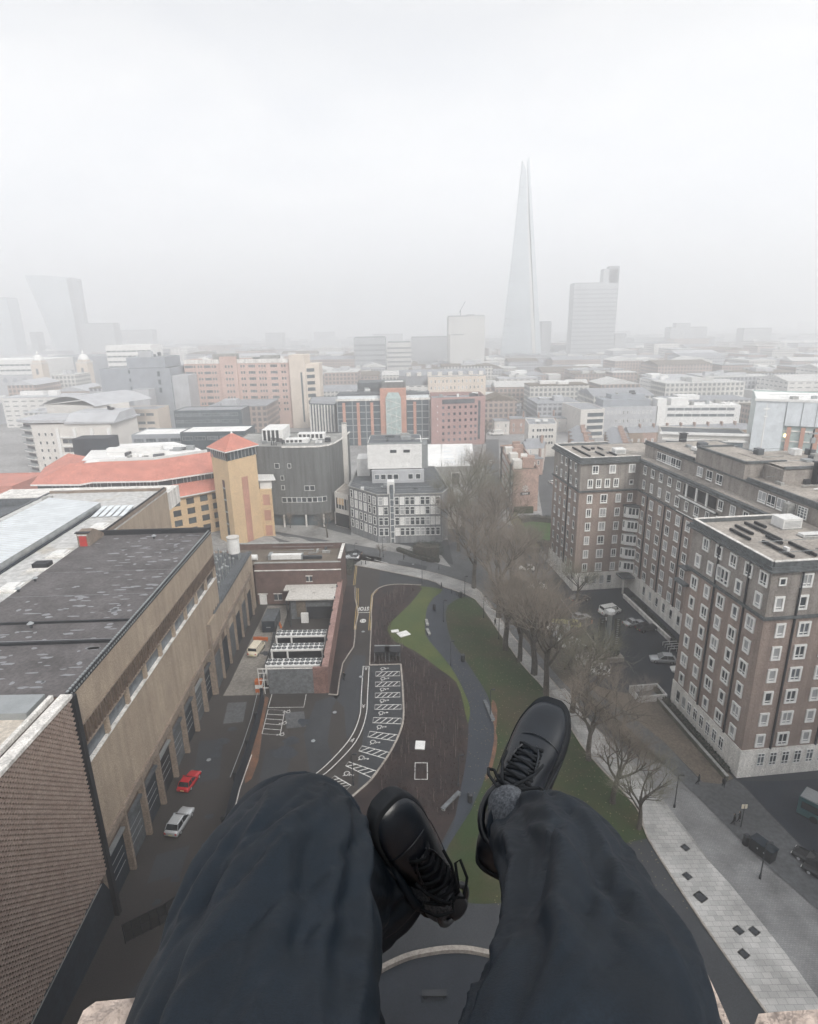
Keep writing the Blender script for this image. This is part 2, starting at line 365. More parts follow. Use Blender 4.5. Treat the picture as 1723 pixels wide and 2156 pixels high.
A, B = FR(0, 64), FR(14, 64)                    # left wing, face towards the camera
for i, z in enumerate(levs):
    for k_, s in (('r1', 2.5), ('r2', 5.95), ('r1', 9.45)): wl.append((k_, A, B, s, z))
for s in (2.4, 4.4, 6.5, 8.6): wl.append(('r1', A, B, s, 26.9))
wl.append(('rs', A, B, 12.3, 26.9)); wl.append(('r1', A, B, 12.3, 23.2))
for s in (3.4, 7.5, 12.2): wl.append(('rt', A, B, s, 30.2))
for s in (3.2, 5.1, 7.0, 8.9): wl.append(('rb', A, B, s, 2.7))
A, B = FR(14, 64), FR(14, 18)                   # recessed face along the court
for i, z in enumerate(levs):
    b_ = 60.4
    while b_ > 19: wl.append(('r2' if rnd.random() < .6 else 'r1', A, B, 64 - b_, z)); b_ -= 3.72
b_ = 60.9
while b_ > 19:
    if not 33.5 < b_ < 45.4: wl.append(('rt', A, B, 64 - b_, 30.3))
    wl.append(('r2' if rnd.random() < .4 else 'r1', A, B, 64 - b_, 27.0)); b_ -= 3.55
for b_ in range(20, 58, 3): wl.append(('rb', A, B, 64 - b_, 2.7))
A, B = FR(0, 82), FR(0, 64)                     # left wing, outer face
far = []
for z in levs + [26.8]:
    for b_ in (79.4, 76.0, 72.7, 69.4, 66.0): far.append((A, B, 82 - b_, z))
for b_ in (76, 73.1, 70, 66.8): far.append((A, B, 82 - b_, 30.3))
A, B = FR(16.5, 67), FR(16.5, 5)
for b_ in (60, 58, 56, 54, 52): wl.append(('rg', A, B, 67 - b_, 33.6))
for b_ in (44, 40.8, 37.6): wl.append(('rg', A, B, 67 - b_, 33.8))
for b_ in (25.5, 23.2, 20.9, 18.6, 16.3): wl.append(('rg', A, B, 67 - b_, 33.7))
A, B = FR(20, 26), FR(34, 26); wl.append(('rt', A, B, 6, 36.7)); 
# the hundred that show largest become parts, the rest one part
cp = Vector((0, 0, H))
def dist(w_): p = Vector(w_[1]).lerp(Vector(w_[2]), 0) + (Vector(w_[2]) - Vector(w_[1])).normalized() * w_[3]; return (Vector((p.x, p.y, w_[4])) - cp).length
wl.sort(key=dist)
for w_ in wl[:100]: place_win(w_[0], RB, *w_[1:], off=.15 if w_[0] == 'rb' else .03)
fm, pm = MB(), MB(); pm2 = MB()
dims = {'r2': (1.75, 2.2, .27), 'r1': (1.35, 2.1, .26), 'rb': (1.1, 2.1, .1), 'rt': (1.6, 2.0, .24), 'rs': (1, 1.1, .16), 'rg': (2, 1.9, .14), 'rbay': (1.1, 2.4, .2)}
def far_win(A, B, s, z, w_, h_, fr_):
    win_bulk(fm, rnd.choice([pm, pm, pm2]), A, B, s, z, w_, h_, fr_, .16)
    A = Vector(A); B = Vector(B); t = (B - A).normalized(); nn = Vector((t.y, -t.x))
    for (x0, x1, z0, z1) in ([(-.06, .06, -h_ / 2, h_ / 2)] if w_ > 1.3 else []) + [(-w_ / 2, w_ / 2, -.58, -.46)]:
        q = lambda x, zz: (*(A + t * (s + x) + nn * .19), z + zz)
        fm.quad(q(x0, z0), q(x1, z0), q(x1, z1), q(x0, z1))
    q = lambda x, zz, o_: (*(A + t * (s + x) + nn * o_), z + zz)
    W_ = w_ / 2 + .03                              # the jambs and sill stand proud of the brickwork
    fm.quad(q(-W_, -h_ / 2 - .1, .22), q(W_, -h_ / 2 - .1, .22), q(W_, -h_ / 2 + .02, .22), q(-W_, -h_ / 2 + .02, .22))
    fm.quad(q(-W_, -h_ / 2 + .02, .22), q(W_, -h_ / 2 + .02, .22), q(W_, -h_ / 2 + .02, 0), q(-W_, -h_ / 2 + .02, 0))
for k_, A, B, s, z in wl[100:]: far_win(A, B, s, z, *dims[k_])
for A, B, s, z in far: far_win(A, B, s, z, 1.2, 2.0, .22)
o = fm.build('window', MATS['white_frame'], RB); o['kind'] = 'stuff'
o2 = pm.build('pane', MATS['glass_dark'], o, org=ORG[RB.name]); o2['kind'] = 'stuff'; o3 = pm2.build('pane', MATS['curtain'], o, org=ORG[RB.name]); o3['kind'] = 'stuff'
# bay windows in the inner corner of the court
for z in levs[:-1]:
    b = MB(); pts = [(11.2, 64), (11.7, 63.1), (13.2, 62.2), (14, 61.9), (14, 64)]
    b.prism(FP(pts), z - 1.35, z + 1.25); bay = b.build('bay', MATS['white_frame'], RB)
    g = MB()
    for (p, q) in [((11.3, 63.85), (11.62, 63.3)), ((11.95, 62.95), (12.45, 62.65)), ((12.6, 62.55), (13.1, 62.26)), ((13.3, 62.15), (13.8, 61.97))]:
        A_, B_ = Vector(FR(*p)), Vector(FR(*q)); t = (B_ - A_).normalized(); nn = Vector((t.y, -t.x)) * .02
        g.quad((*(A_ + nn), z - .5), (*(B_ + nn), z - .5), (*(B_ + nn), z + 1), (*(A_ + nn), z + 1))
    g.build('pane', MATS['glass_dark'], bay, org=ORG[RB.name])
b = MB(); b.prism(FP([(10.9, 64), (11.5, 62.9), (13.2, 61.8), (14, 61.6), (14, 64)]), levs[4] + 1.28, levs[4] + 1.7); b.build('bay_roof', MATS['grey_lead'], RB)
# roof plant: black duct runs on the near and the left wing, white plant boxes
def duct(a0, b0, a1, b1, z, lab):
    t_ = thing('roof_duct', lab, 'roof duct', FR((a0 + a1) / 2, (b0 + b1) / 2, z), 'low dark panels on the apartment block roofs')
    m_ = MB(); m_.kerb([FR(a0, b0), FR(a1, b1)], .35, z + .1, z + .45); m_.build('panel', MATS['black'], t_)
    m_ = MB()
    for k in range(4):
        f_ = (k + .5) / 4; p = FR(a0 + (a1 - a0) * f_, b0 + (b1 - b0) * f_); m_.box(p[0] - .3, p[1] - .08, z, p[0] + .3, p[1] + .08, z + .1)
    m_.build('stand', MATS['grey_metal'], t_)
for i, q in enumerate([(3, 13.5, 3, 9), (4.8, 15, 4.8, 11), (7, 16, 7, 8), (8.6, 16, 8.6, 13.5), (4.2, 8, 4.2, 2), (6.2, 10, 6.2, 6.8), (7.4, 7, 7.4, 2)]):
    duct(*q, 32.42, ['short dark roof panel nearest the outer parapet of the near wing', 'dark roof panel second from the outer parapet of the near wing', 'longest dark roof panel on the near wing', 'short dark roof panel by the white plant box', 'long dark roof panel at the near front corner of the roof', 'short dark roof panel in the middle of the near wing roof', 'long dark roof panel inboard of the front corner one'][i])
for i, q in enumerate([(3.2, 78, 3.2, 67), (6, 79, 6, 74), (6.6, 72, 6.6, 67), (9.3, 77, 9.3, 74), (9.6, 71, 9.6, 67)]):
    duct(*q, 32.42, ['longest dark roof panel on the far wing', 'dark roof panel at the back middle of the far wing', 'dark roof panel at the front middle of the far wing', 'short dark roof panel at the back inner side of the far wing', 'dark roof panel at the front inner side of the far wing'][i])
def plantbox(fr_, a, b_, z, wa, wb, h, lab, name='plant_box', m_='white_paint', nm='roof box'):
    t_ = thing(name, lab, nm, fr_(a, b_, z)); q = MB(); q.box(a - wa / 2, b_ - wb / 2, z + .15, a + wa / 2, b_ + wb / 2, z + h, fr_); q.build('casing', MATS[m_], t_)
    q = MB(); q.box(a - wa / 2 - .15, b_ - wb / 2 - .15, z, a + wa / 2 + .15, b_ + wb / 2 + .15, z + .15, fr_); q.build('plinth', MATS['concrete'], t_)
    q = MB()
    for k in range(5): q.box(a - wa / 2 + .2, b_ - wb / 2 - .03, z + .35 + k * (h - .6) / 5, a + wa / 2 - .2, b_ - wb / 2 - .004, z + .42 + k * (h - .6) / 5, fr_)
    q.build('louvre', MATS['grey_metal'], t_)
plantbox(FR, 12.2, 14, 32.42, 3, 2.6, 1.6, 'white plant box on the near wing roof of the brick block')
plantbox(FR, 12.8, 9.5, 32.42, 3.5, 1.2, .5, 'low white slab cover beside the plant box on the near wing')
plantbox(FR, 11.5, 70, 32.42, 2.6, 2.2, 1.3, 'white plant box on the far wing roof of the brick block')
plantbox(FR, 15.4, 18, 32.42, 1.2, 1.2, 2.4, 'tall pale vent box by the inner corner of the near wing', m_='concrete')
plantbox(FR, 24, 55, 35.5, 5, 3, .8, 'low white plant deck on the spine roof behind the ribbon windows')
plantbox(FR, 21.5, 52, 35.5, 2.5, 2, .6, 'small grey cowl box on the spine roof', m_='concrete')
t_ = thing('roof_mast', 'tall thin white mast standing on the roof of the brick block', 'mast', FR(27, 42, 36)); q = MB()
q.tube([FR(27, 42, 35.5), FR(27, 42, 47)], [.14, .07], 8); q.build('pole', MATS['white_paint'], t_)
q = MB(); q.box(26.4, 41.9, 46, 27.6, 42.1, 46.15, FR); q.box(26.6, 41.9, 44.6, 27.4, 42.1, 44.75, FR); q.build('crossbar', MATS['white_paint'], t_)
t_ = thing('roof_mast', 'short dark aerial mast with white dishes on the brick block roof', 'mast', FR(30, 33, 38)); q = MB()
q.tube([FR(30, 33, 38.3), FR(30, 33, 43.5)], [.16, .1], 8); q.build('pole', MATS['dark_metal'], t_)
q = MB(); q.box(29, 32.9, 42.6, 30.9, 33.1, 42.9, FR); q.box(29.7, 32.8, 41, 30.5, 33.2, 42, FR); q.build('aerial', MATS['grey_metal'], t_)
t_ = thing('chimney_flue', 'black square flue against the tower of the brick block', 'flue', FR(25.8, 25.3, 35.5)); q = MB()
q.box(25.2, 24.9, 35.5, 26.4, 26, 39.2, FR); q.build('shaft', MATS['black'], t_); q = MB(); q.box(25, 24.7, 39.2, 26.6, 26.2, 39.4, FR); q.build('cap', MATS['dark_metal'], t_)
t_ = thing('chimney_flue', 'dark green square flue on the far end of the spine roof', 'flue', FR(25, 66, 35.5)); q = MB()
q.box(24.4, 65.4, 35.5, 25.6, 66.6, 37.4, FR); q.build('shaft', MATS['dark_metal'], t_); q = MB(); q.box(24.2, 65.2, 37.4, 25.8, 66.8, 37.55, FR); q.build('cap', MATS['black'], t_)
# ================= the ground and everything laid or painted on it =================
mat('city_ground', (.27, .27, .27), .9, .25, .05, fine=.8)
mat('asphalt', (.040, .044, .050), .85, .2, .06, fine=9, bump=.2); mat('asphalt_dark', (.020, .026, .036), .8, .3, .08, fine=9, bump=.2)
mat('asphalt_brown', (.050, .045, .042), .9, .25, .07, fine=9, col2=(.034, .031, .03)); mat('asphalt_grey', (.09, .095, .10), .85, .2, .1, fine=2)
mat('path_asphalt', (.026, .035, .050), .55, .3, .1, fine=4, col2=(.014, .020, .030), spec=.4)
mat('concrete_pale', (.22, .205, .185), .9, .2, .15, fine=1.8)
brickmat('paving_pale', (.34, .335, .325), (.26, .26, .255), (.15, .15, .15), 1.1, .75, .02, vert=False, patch=.12)
brickmat('paving_white', (.46, .455, .445), (.36, .36, .355), (.26, .26, .26), .9, .6, .025, vert=False, patch=.25)
brickmat('setts', (.25, .25, .25), (.20, .205, .21), (.16, .16, .165), .32, .2, .02, vert=False, patch=.3)
mat('mulch', (.042, .028, .026), 1, .3, .25, fine=6, col2=(.017, .013, .014), bump=.5); mat('gravel_brown', (.15, .125, .10), 1, .2, .2, fine=3)
mat('lawn_green', (.085, .10, .030), 1, .3, .12, fine=7, col2=(.045, .075, .022), bump=.4); mat('lawn_dark', (.026, .046, .013), 1, .3, .09, fine=7, col2=(.055, .048, .024), thr=(.36, .56), bump=.5)
mat('litter', (.085, .07, .055), 1, .3, .25, fine=4, col2=(.05, .045, .035), bump=.4); mat('grass_bright', (.06, .13, .03), 1, .2, .3, fine=3)
mat('leaf_rust', (.20, .10, .06), 1, .3, .5, fine=5, col2=(.09, .06, .045)); mat('kerb_stone', (.33, .30, .27), .9, .15, .4, fine=3)
mat('line_white', (.6, .6, .58), .7, .15, 2, fine=8); mat('line_yellow', (.5, .36, .14), .7, .15, 2, fine=8)
mat('wet_patch', (.026, .032, .042), .6, .2, .6, fine=3)
g = MB(); g.quad((-6400, -400, 0), (6400, -400, 0), (6400, 8400, 0), (-6400, 8400, 0)); struct(g.build('ground', MATS['city_ground']))
_lz = [0.0]
def sheet(name, px, m_, z, world=False):
    pts = [tuple(p) for p in px] if world else [tuple(P(*p)) for p in px]
    b = MB(); b.prism(pts, 0, z, sides=False); o = b.build(name, MATS[m_]); return struct(o)
def smooth_pts(pts, n=4):
    """Catmull-Rom through world points"""
    P_ = [Vector(p[:2]) for p in pts]; o = []
    for i in range(len(P_) - 1):
        p0 = P_[max(i - 1, 0)]; p1 = P_[i]; p2 = P_[i + 1]; p3 = P_[min(i + 2, len(P_) - 1)]
        for k in range(n):
            t = k / n; o.append(.5 * ((2 * p1) + (p2 - p0) * t + (2 * p0 - 5 * p1 + 4 * p2 - p3) * t * t + (3 * p1 - p0 - 3 * p2 + p3) * t ** 3))
    o.append(P_[-1]); return [tuple(q) for q in o]
def pp(l_): return [tuple(P(*q)) for q in l_]
def za(X, Y): return (482.4 + .36 * X, 1102.6 + .36 * Y)
def zb(X, Y): return ((950 + X / 4.3075) / 1.451, (1900 + Y / 4.3075) / 1.4513)
# site asphalt: service road, yard, car park
sheet('forecourt', [(-38, -20), (48, -20), (60, 60), (45, 172), (-38, 172)], 'asphalt', .003, True)
sheet('yard', [(-38, 20), (-38, 175), (-8, 158), (-8, 20)], 'asphalt_brown', .004, True)
sheet('yard_concrete', [tuple(P(470, 1465)), tuple(P(556, 1463)), (-27.2, 97), (-28.5, 128.5), (-33.8, 128.5), (-33.6, 96)], 'concrete_pale', .008, True)
sheet('road', smooth_pts(pp([(690, 1464), (716, 1460), (722, 1397), (745, 1360), (742, 1325), (750, 1290), (745, 1225), (748, 1192)]), 2) + pp([(800, 1203), (850, 1218), (800, 1230), (784, 1262), (780, 1300), (778, 1400), (846, 1400), (852, 1520), (838, 1560), (800, 1615), (740, 1685), (640, 1760), (560, 1680), (660, 1640), (640, 1560), (680, 1470)]), 'asphalt_dark', .012)
sheet('asphalt_patch', pp([(716, 1460), (700, 1490), (690, 1560), (700, 1600), (655, 1640), (640, 1545), (665, 1478)]), 'asphalt', .016, True)
sheet('approach_road', pp([(700, 1465), (745, 1380), (770, 1380), (764, 1480), (742, 1540), (730, 1560), (725, 1490)]), 'asphalt', .016, True)
# cross street behind the green and the avenue going away
sheet('street', pp([(520, 1090), (735, 1140), (800, 1150), (870, 1168), (960, 1190), (1020, 1235), (1100, 1325), (1180, 1420), (1260, 1520), (1330, 1590), (1310, 1600), (1240, 1530), (1150, 1440), (1080, 1350), (1010, 1248), (950, 1222), (860, 1199), (760, 1184), (735, 1178), (600, 1150)]), 'asphalt_grey', .004, True)
sheet('street', pp([(955, 1190), (940, 1120), (1002, 1000), (1018, 925), (1050, 925), (1052, 1000), (1078, 1090), (1110, 1140), (1165, 1195), (1160, 1260), (1200, 1320), (1080, 1330), (1010, 1240)]), 'asphalt_grey', .008, True)
sheet('pavement', pp([(1004, 1010), (1018, 935), (1024, 935), (1016, 1010), (995, 1060), (970, 1110), (955, 1110)]), 'paving_pale', .12, True)
sheet('pavement', pp([(1052, 1030), (1060, 1100), (1082, 1110), (1120, 1150), (1165, 1200), (1165, 1188), (1095, 1100), (1072, 1080)]), 'paving_pale', .115, True)
sheet('street', pp([(1130, 1010), (1148, 960), (1180, 960), (1165, 1100), (1145, 1100)]), 'asphalt_grey', .006, True)
sheet('pavement', pp([(570, 1118), (735, 1146), (800, 1156), (890, 1178), (950, 1195), (930, 1170), (860, 1150), (740, 1128), (580, 1085)]), 'paving_pale', .095, True)
sheet('square', pp([(570, 1060), (735, 1060), (740, 1128), (700, 1135), (575, 1128)]), 'asphalt_grey', .012, True)
sheet('path', smooth_pts(pp([(700, 1148), (660, 1142), (630, 1132), (600, 1130)]), 3) + pp([(575, 1122), (575, 1130), (600, 1138), (650, 1152), (690, 1156)]), 'paving_pale', .016, True)
# the pale walk under the plane trees
walkL = smooth_pts(pp([(746, 1190), (800, 1200), (905, 1222), (935, 1236), (1000, 1262), (1050, 1330), (1100, 1400), (1150, 1455), (1200, 1530), (1240, 1590), (1340, 1700), (1364, 1765), (1480, 1945), (1640, 2170)]), 3)
walkR = smooth_pts(pp([(760, 1180), (860, 1195), (950, 1217), (1010, 1245), (1080, 1340), (1150, 1420), (1250, 1530), (1330, 1600), (1400, 1690), (1500, 1820), (1620, 1985), (1760, 2170)]), 3)
n1 = int(len(walkL) * .62)
sheet('pavement', walkL + walkR[::-1], 'paving_pale', .10, True)
sheet('pavement', pp([(1345, 1705), (1364, 1765), (1480, 1945), (1640, 2170), (1770, 2170), (1655, 2010), (1600, 1940), (1535, 1860), (1488, 1810), (1440, 1750), (1398, 1705), (1350, 1640), (1290, 1570), (1250, 1530), (1215, 1480), (1190, 1450), (1160, 1455), (1200, 1515), (1240, 1580)]), 'paving_white', .122, True)
sheet('verge', pp([(1035, 1262), (1110, 1350), (1180, 1430), (1270, 1520), (1340, 1590), (1400, 1610), (1320, 1480), (1220, 1380), (1180, 1340), (1165, 1250), (1090, 1200)]), 'litter', .02, True)
sheet('lane', pp([(1330, 1600), (1400, 1690), (1500, 1820), (1620, 1985), (1780, 2190), (1900, 2190), (1900, 2000), (1723, 1905), (1600, 1800), (1480, 1670), (1400, 1590), (1330, 1560)]), 'setts', .02, True)
sheet('pavement', pp([(1400, 1612), (1480, 1690), (1600, 1810), (1760, 1950), (1850, 1950), (1800, 1900), (1650, 1745), (1565, 1655), (1545, 1640), (1515, 1652), (1470, 1640), (1400, 1565), (1330, 1505), (1260, 1466), (1235, 1440), (1225, 1448), (1330, 1540)]), 'asphalt_grey', .107, True)
sheet('gravel_strip', pp([(1240, 1440), (1290, 1455), (1370, 1470), (1400, 1480), (1470, 1555), (1545, 1640), (1515, 1652), (1480, 1648), (1400, 1565), (1320, 1500), (1260, 1462)]), 'gravel_brown', .112, True)
sheet('side_road', pp([(1560, 1645), (1650, 1740), (1800, 1895), (1950, 1900), (1900, 1600), (1723, 1640), (1640, 1645)]), 'asphalt_dark', .03, True)
sheet('car_court', [FR(-5, 18), FR(-6, 21), FR(-11, 24), FR(-13.5, 40), FR(-14, 72), FR(0, 72), FR(0, 64), FR(14, 64), FR(14, 18)], 'asphalt_dark', .03, True)
sheet('planting', [FR(-13.5, 30), FR(-9.5, 28), FR(-5.5, 30), FR(-4.5, 33), FR(-7, 62), FR(-14, 62)], 'litter', .04, True)
# the green
green = smooth_pts(pp([za(1110, 370), za(1250, 385)]) + pp([(935, 1236), (1000, 1262), (1050, 1330), (1100, 1400), (1150, 1455), (1200, 1530), (1240, 1590), (1340, 1700), (1366, 1765)]), 2)
sheet('lawn', pp([(1000, 1262), (1050, 1330), (1100, 1400), (1150, 1455), (1200, 1530), (1240, 1590), (1340, 1700), (1364, 1765), (1300, 1780), (1200, 1830), (1080, 1900), (1000, 1905), (935, 1882), (915, 1840), (935, 1790), (988, 1710)]) + smooth_pts(pp([za(1480, 1532), za(1540, 1350), za(1560, 1220), za(1540, 1100), za(1510, 1000), za(1450, 900), za(1370, 780), za(1300, 680), za(1270, 560), za(1280, 480), za(1340, 440)]), 2) + pp([(975, 1256)]), 'lawn_dark', .035, True)
sheet('lawn', smooth_pts(pp([za(1110, 365), za(1250, 385), za(1200, 430), za(1160, 490), za(1150, 560), za(1150, 650), za(1200, 720), za(1260, 790), za(1330, 890), za(1400, 1040), za(1410, 1110), za(1396, 1170), za(1370, 1050), za(1330, 930), za(1230, 850), za(1080, 740), za(970, 690), za(935, 640), za(935, 590), za(1060, 470), za(1130, 380)]), 2), 'lawn_green', .04, True)
sheet('planting_bed', smooth_pts(pp([za(823, 828), za(830, 620), za(842, 420), za(865, 385), za(920, 362), za(1000, 355), za(1125, 362)]), 2) + smooth_pts(pp([za(1130, 380), za(1060, 470), za(935, 590), za(935, 640), za(970, 690), za(1080, 740), za(1230, 850), za(1330, 930), za(1390, 1100), za(1400, 1250), za(1385, 1532)]), 2) + pp([(962, 1712), (930, 1775), (880, 1840), (830, 1830), (770, 1760), (735, 1690)]) + pp([zb(870, 1980), zb(1040, 1730), zb(1165, 1480), zb(1218, 1290), zb(1220, 1100), zb(1190, 560)]), 'mulch', .03, True)
sheet('path', smooth_pts(pp([za(1250, 385), za(1200, 430), za(1160, 490), za(1150, 560), za(1150, 650), za(1200, 720), za(1260, 790), za(1330, 890), za(1390, 1010), za(1405, 1120), za(1400, 1250), za(1385, 1400), za(1360, 1532)]), 2) + pp([(955, 1740), (925, 1790), (890, 1840), (860, 1880), (945, 1888), (925, 1830), (945, 1780), (990, 1710)]) + smooth_pts(pp([za(1480, 1532), za(1540, 1350), za(1560, 1220), za(1540, 1100), za(1510, 1000), za(1450, 900), za(1370, 780), za(1300, 680), za(1270, 560), za(1280, 480), za(1340, 440)]), 2) + pp([(975, 1254), (935, 1238)]), 'path_asphalt', .036, True)
sheet('leaf_litter', smooth_pts(pp([za(1560, 1220), za(1570, 1090), za(1545, 1030), za(1535, 1080), za(1550, 1180), za(1550, 1260), za(1530, 1380), za(1500, 1490), za(1520, 1480), za(1560, 1350), za(1570, 1250)]), 2), 'leaf_rust', .046, True)
sheet('leaf_litter', pp([(516, 1600), (530, 1560), (545, 1500), (560, 1466), (566, 1470), (557, 1510), (550, 1560), (545, 1600), (530, 1640), (516, 1650)]), 'leaf_rust', .016, True)
sheet('planting', pp([(725, 1234), (745, 1234), (748, 1262), (755, 1290), (748, 1322), (746, 1362), (722, 1398), (712, 1462), (695, 1462), (704, 1380), (716, 1300)]), 'mulch', .04, True)
# forecourt below the tower with its curved bench wall
sheet('forecourt', [(-37, 15), (-24.5, 54), (-20, 52), (-10, 52), (3, 51.5), (10, 51), (22, 51), (28, 56), (31.5, 45), (40, 20), (30, 10)], 'asphalt', .05, True)
arc = smooth_pts(pp([(700, 2110), (790, 2052), (850, 2022), (895, 2010), (950, 2003), (1005, 2007), (1080, 2030), (1150, 2080)]), 4)
b = MB(); b.kerb(arc, .5, .05, .55); tag(b.build('curved_bench', MATS['kerb_stone']), 'long curved pale stone bench wall at the foot of the tower', 'bench')
sheet('planting_bed', arc + [(8, 35), (-6, 35)], 'asphalt_dark', .06, True)
t_ = thing('bench', 'dark slab bench inside the curved stone wall', 'bench', (*P(915, 2098), 0)); p = P(915, 2098)
b = MB(); b.box(p.x - 1.2, p.y - .3, .42, p.x + 1.2, p.y + .3, .52); b.build('seat', MATS['dark_metal'], t_)
for s_ in (-.9, .9):
    b = MB(); b.box(p.x + s_ - .08, p.y - .25, .06, p.x + s_ + .08, p.y + .25, .42); b.build('leg', MATS['dark_metal'], t_)
# wet and oily stains
for i, (x, y, r_) in enumerate([(470, 1560, 1.2), (455, 1590, 1.0), (490, 1535, .9), (462, 1575, .7), (370, 1850, .8), (440, 1720, .7), (600, 1585, 2.2), (612, 1560, 1.8), (640, 1520, 1.6), (560, 1375, 1.3), (575, 1378, .9), (330, 1900, .6), (430, 1780, .6)]):
    c = P(x, y); rr = random.Random(i)
    sheet('stain', [(c.x + math.cos(a) * r_ * rr.uniform(.5, 1.1), c.y + math.sin(a) * r_ * rr.uniform(.4, .9)) for a in [k * math.pi / 6 for k in range(12)]], 'wet_patch', .02 + i * .0006, True)
# ---- painted lines ----
Z = .024
ln = MB()
for l_ in ([zb(768, 590), zb(745, 1010), zb(735, 1190), zb(680, 1400), zb(590, 1580), zb(440, 1760), zb(200, 1990), zb(0, 2120), (640, 1668)],
           [zb(690, 585), zb(665, 960), zb(655, 1180), zb(610, 1350), zb(545, 1490), zb(430, 1650), zb(200, 1890), zb(0, 2050), (630, 1652)]):
    ln.strip(smooth_pts(pp(l_), 3), .14, Z)
ln.strip(pp([zb(690, 587), zb(768, 587)]), .14, Z + .001)
# white edge lines at the turn
ln.strip(pp([za(722, 520), za(826, 519)]), .22, Z)
ln.strip(pp([(573, 1462), (565, 1490), (640, 1489), (645, 1462)]), .12, Z)
q = [(565, 1494), (600, 1496), (590, 1548), (552, 1545)]; W4 = [Vector(P(*k)) for k in q]
ln.strip([tuple(k) for k in W4], .1, Z + .001, closed=True)
for k in range(1, 5): ln.strip([tuple(W4[0].lerp(W4[3], k / 5)), tuple(W4[1].lerp(W4[2], k / 5))], .1, Z + .002)
hatches = [[(855, 660), (1170, 655), (1170, 712), (855, 717)], [(850, 795), (1172, 788), (1175, 845), (850, 852)], [(847, 940), (1172, 932), (1175, 990), (847, 1000)],
           [(843, 1095), (1190, 1090), (1188, 1150), (843, 1155)], [(825, 1262), (1190, 1270), (1185, 1345), (815, 1330)], [(775, 1443), (1145, 1490), (1110, 1568), (750, 1515)],
           [(675, 1635), (1030, 1720), (990, 1805), (632, 1700)], [(500, 1845), (862, 1965), (790, 2050), (460, 1895)], [(315, 2030), (530, 2154), (470, 2210), (235, 2090)]]
for h_ in hatches:
    W4 = [Vector(P(*zb(*k))) for k in h_]
    ln.strip([tuple(k) for k in W4], .14, Z + .001, closed=True)
    for k in range(1, 5):
        a_ = W4[0].lerp(W4[1], min(1, k / 4.6 + .06)); b_ = W4[3].lerp(W4[2], max(0, k / 4.6 - .17)); ln.strip([tuple(a_), tuple(b_)], .14, Z + .002)
struct(ln.build('road_marking', MATS['line_white']))
def symbol(cx, cy, ang, s=1.0, kind='chair'):
    b = MB(); c, sn = math.cos(ang), math.sin(ang)
    def T(x, y): return (cx + (x * c - y * sn) * s, cy + (x * sn + y * c) * s)
    if kind == 'chair':
        b.strip([T(-.1 + .42 * math.cos(a), -.25 + .42 * math.sin(a)) for a in [math.pi * (.65 + 1.35 * k / 12) for k in range(13)]], .12 * s, Z)
        b.strip([T(-.2, .55), T(-.15, 0), T(.3, 0), T(.5, -.5), T(.68, -.45)], .13 * s, Z + .001); b.strip([T(-.2, .3), T(.2, .3)], .1 * s, Z + .002)
        b.strip([T(-.22 + .12 * math.cos(a), .78 + .12 * math.sin(a)) for a in [k * math.pi / 4 for k in range(8)]], .12 * s, Z + .002, closed=True)
    else:   # walking figure
        b.strip([T(0, .3), T(0, -.1), T(.3, -.55)], .14 * s, Z); b.strip([T(0, -.1), T(-.3, -.55)], .14 * s, Z + .001); b.strip([T(-.3, .0), T(0, .28), T(.3, .0)], .12 * s, Z + .002)
        b.strip([T(.09 * math.cos(a), .5 + .09 * math.sin(a)) for a in [k * math.pi / 3 for k in range(6)]], .12 * s, Z + .002, closed=True)
    struct(b.build('road_marking', MATS['line_white']))
for i, k in enumerate([(965, 620), (967, 752), (960, 893), (960, 1042), (945, 1205), (922, 1390), (835, 1590), (683, 1800), (488, 2010)]):
    c_ = P(*zb(*k)); symbol(c_.x, c_.y, R([90, 90, 90, 90, 88, 82, 74, 66, 60][i]) + math.pi, .95)
c_ = P(*zb(215, 2175)); 
for k in ((728, 615), (695, 1110), (548, 1560)): c_ = P(*zb(*k)); symbol(c_.x, c_.y, R(180 if k[0] > 600 else -30), .8, 'walk')
for k in ((605, 1498), (597, 1522), (592, 1546)): c_ = P(*k); symbol(c_.x, c_.y, R(90), .75)
ye = MB()
for l_ in ([za(746, 240), za(732, 360)], [za(752, 378), za(752, 460), za(737, 620)], [za(838, 425), za(829, 520), za(822, 625)], [za(866, 388), za(842, 412), za(838, 425)]):
    for d_ in (-.18, .18):
        pts = [Vector(k) for k in pp(l_)]; ye.strip([(k.x + d_, k.y) for k in pts], .12, .05)
struct(ye.build('road_marking', MATS['line_yellow']))
fc = bpy.data.curves.new('road_marking', 'FONT'); fc.body = 'STOP'; fc.size = 1.0; fc.align_x = 'CENTER'; fc.offset = .03; fc.space_character = 1.1
fo = bpy.data.objects.new('road_marking', fc); COL.objects.link(fo); c_ = P(*za(787, 488)); fo.location = (c_.x, c_.y, .026); fo.rotation_euler = (0, 0, math.pi); fo.scale = (1.05, 2.6, 1)
fc.materials.append(MATS['line_white']); struct(fo)
c_ = P(*za(784, 569)); b = MB(); b.prism([(c_.x + .7 * math.cos(a), c_.y + .9 * math.sin(a)) for a in [k * math.pi / 8 for k in range(16)]], 0, .026, sides=False)
struct(b.build('road_marking', MATS['line_white']))
b = MB(); b.strip([(c_.x - .35, c_.y - .4), (c_.x - .35, c_.y + .4), (c_.x + .05, c_.y + .4), (c_.x + .05, c_.y - .4)], .12, .029, closed=True); b.strip([(c_.x + .35, c_.y - .4), (c_.x + .35, c_.y + .4)], .12, .029)
struct(b.build('road_marking', MATS['asphalt_dark']))
b = MB()
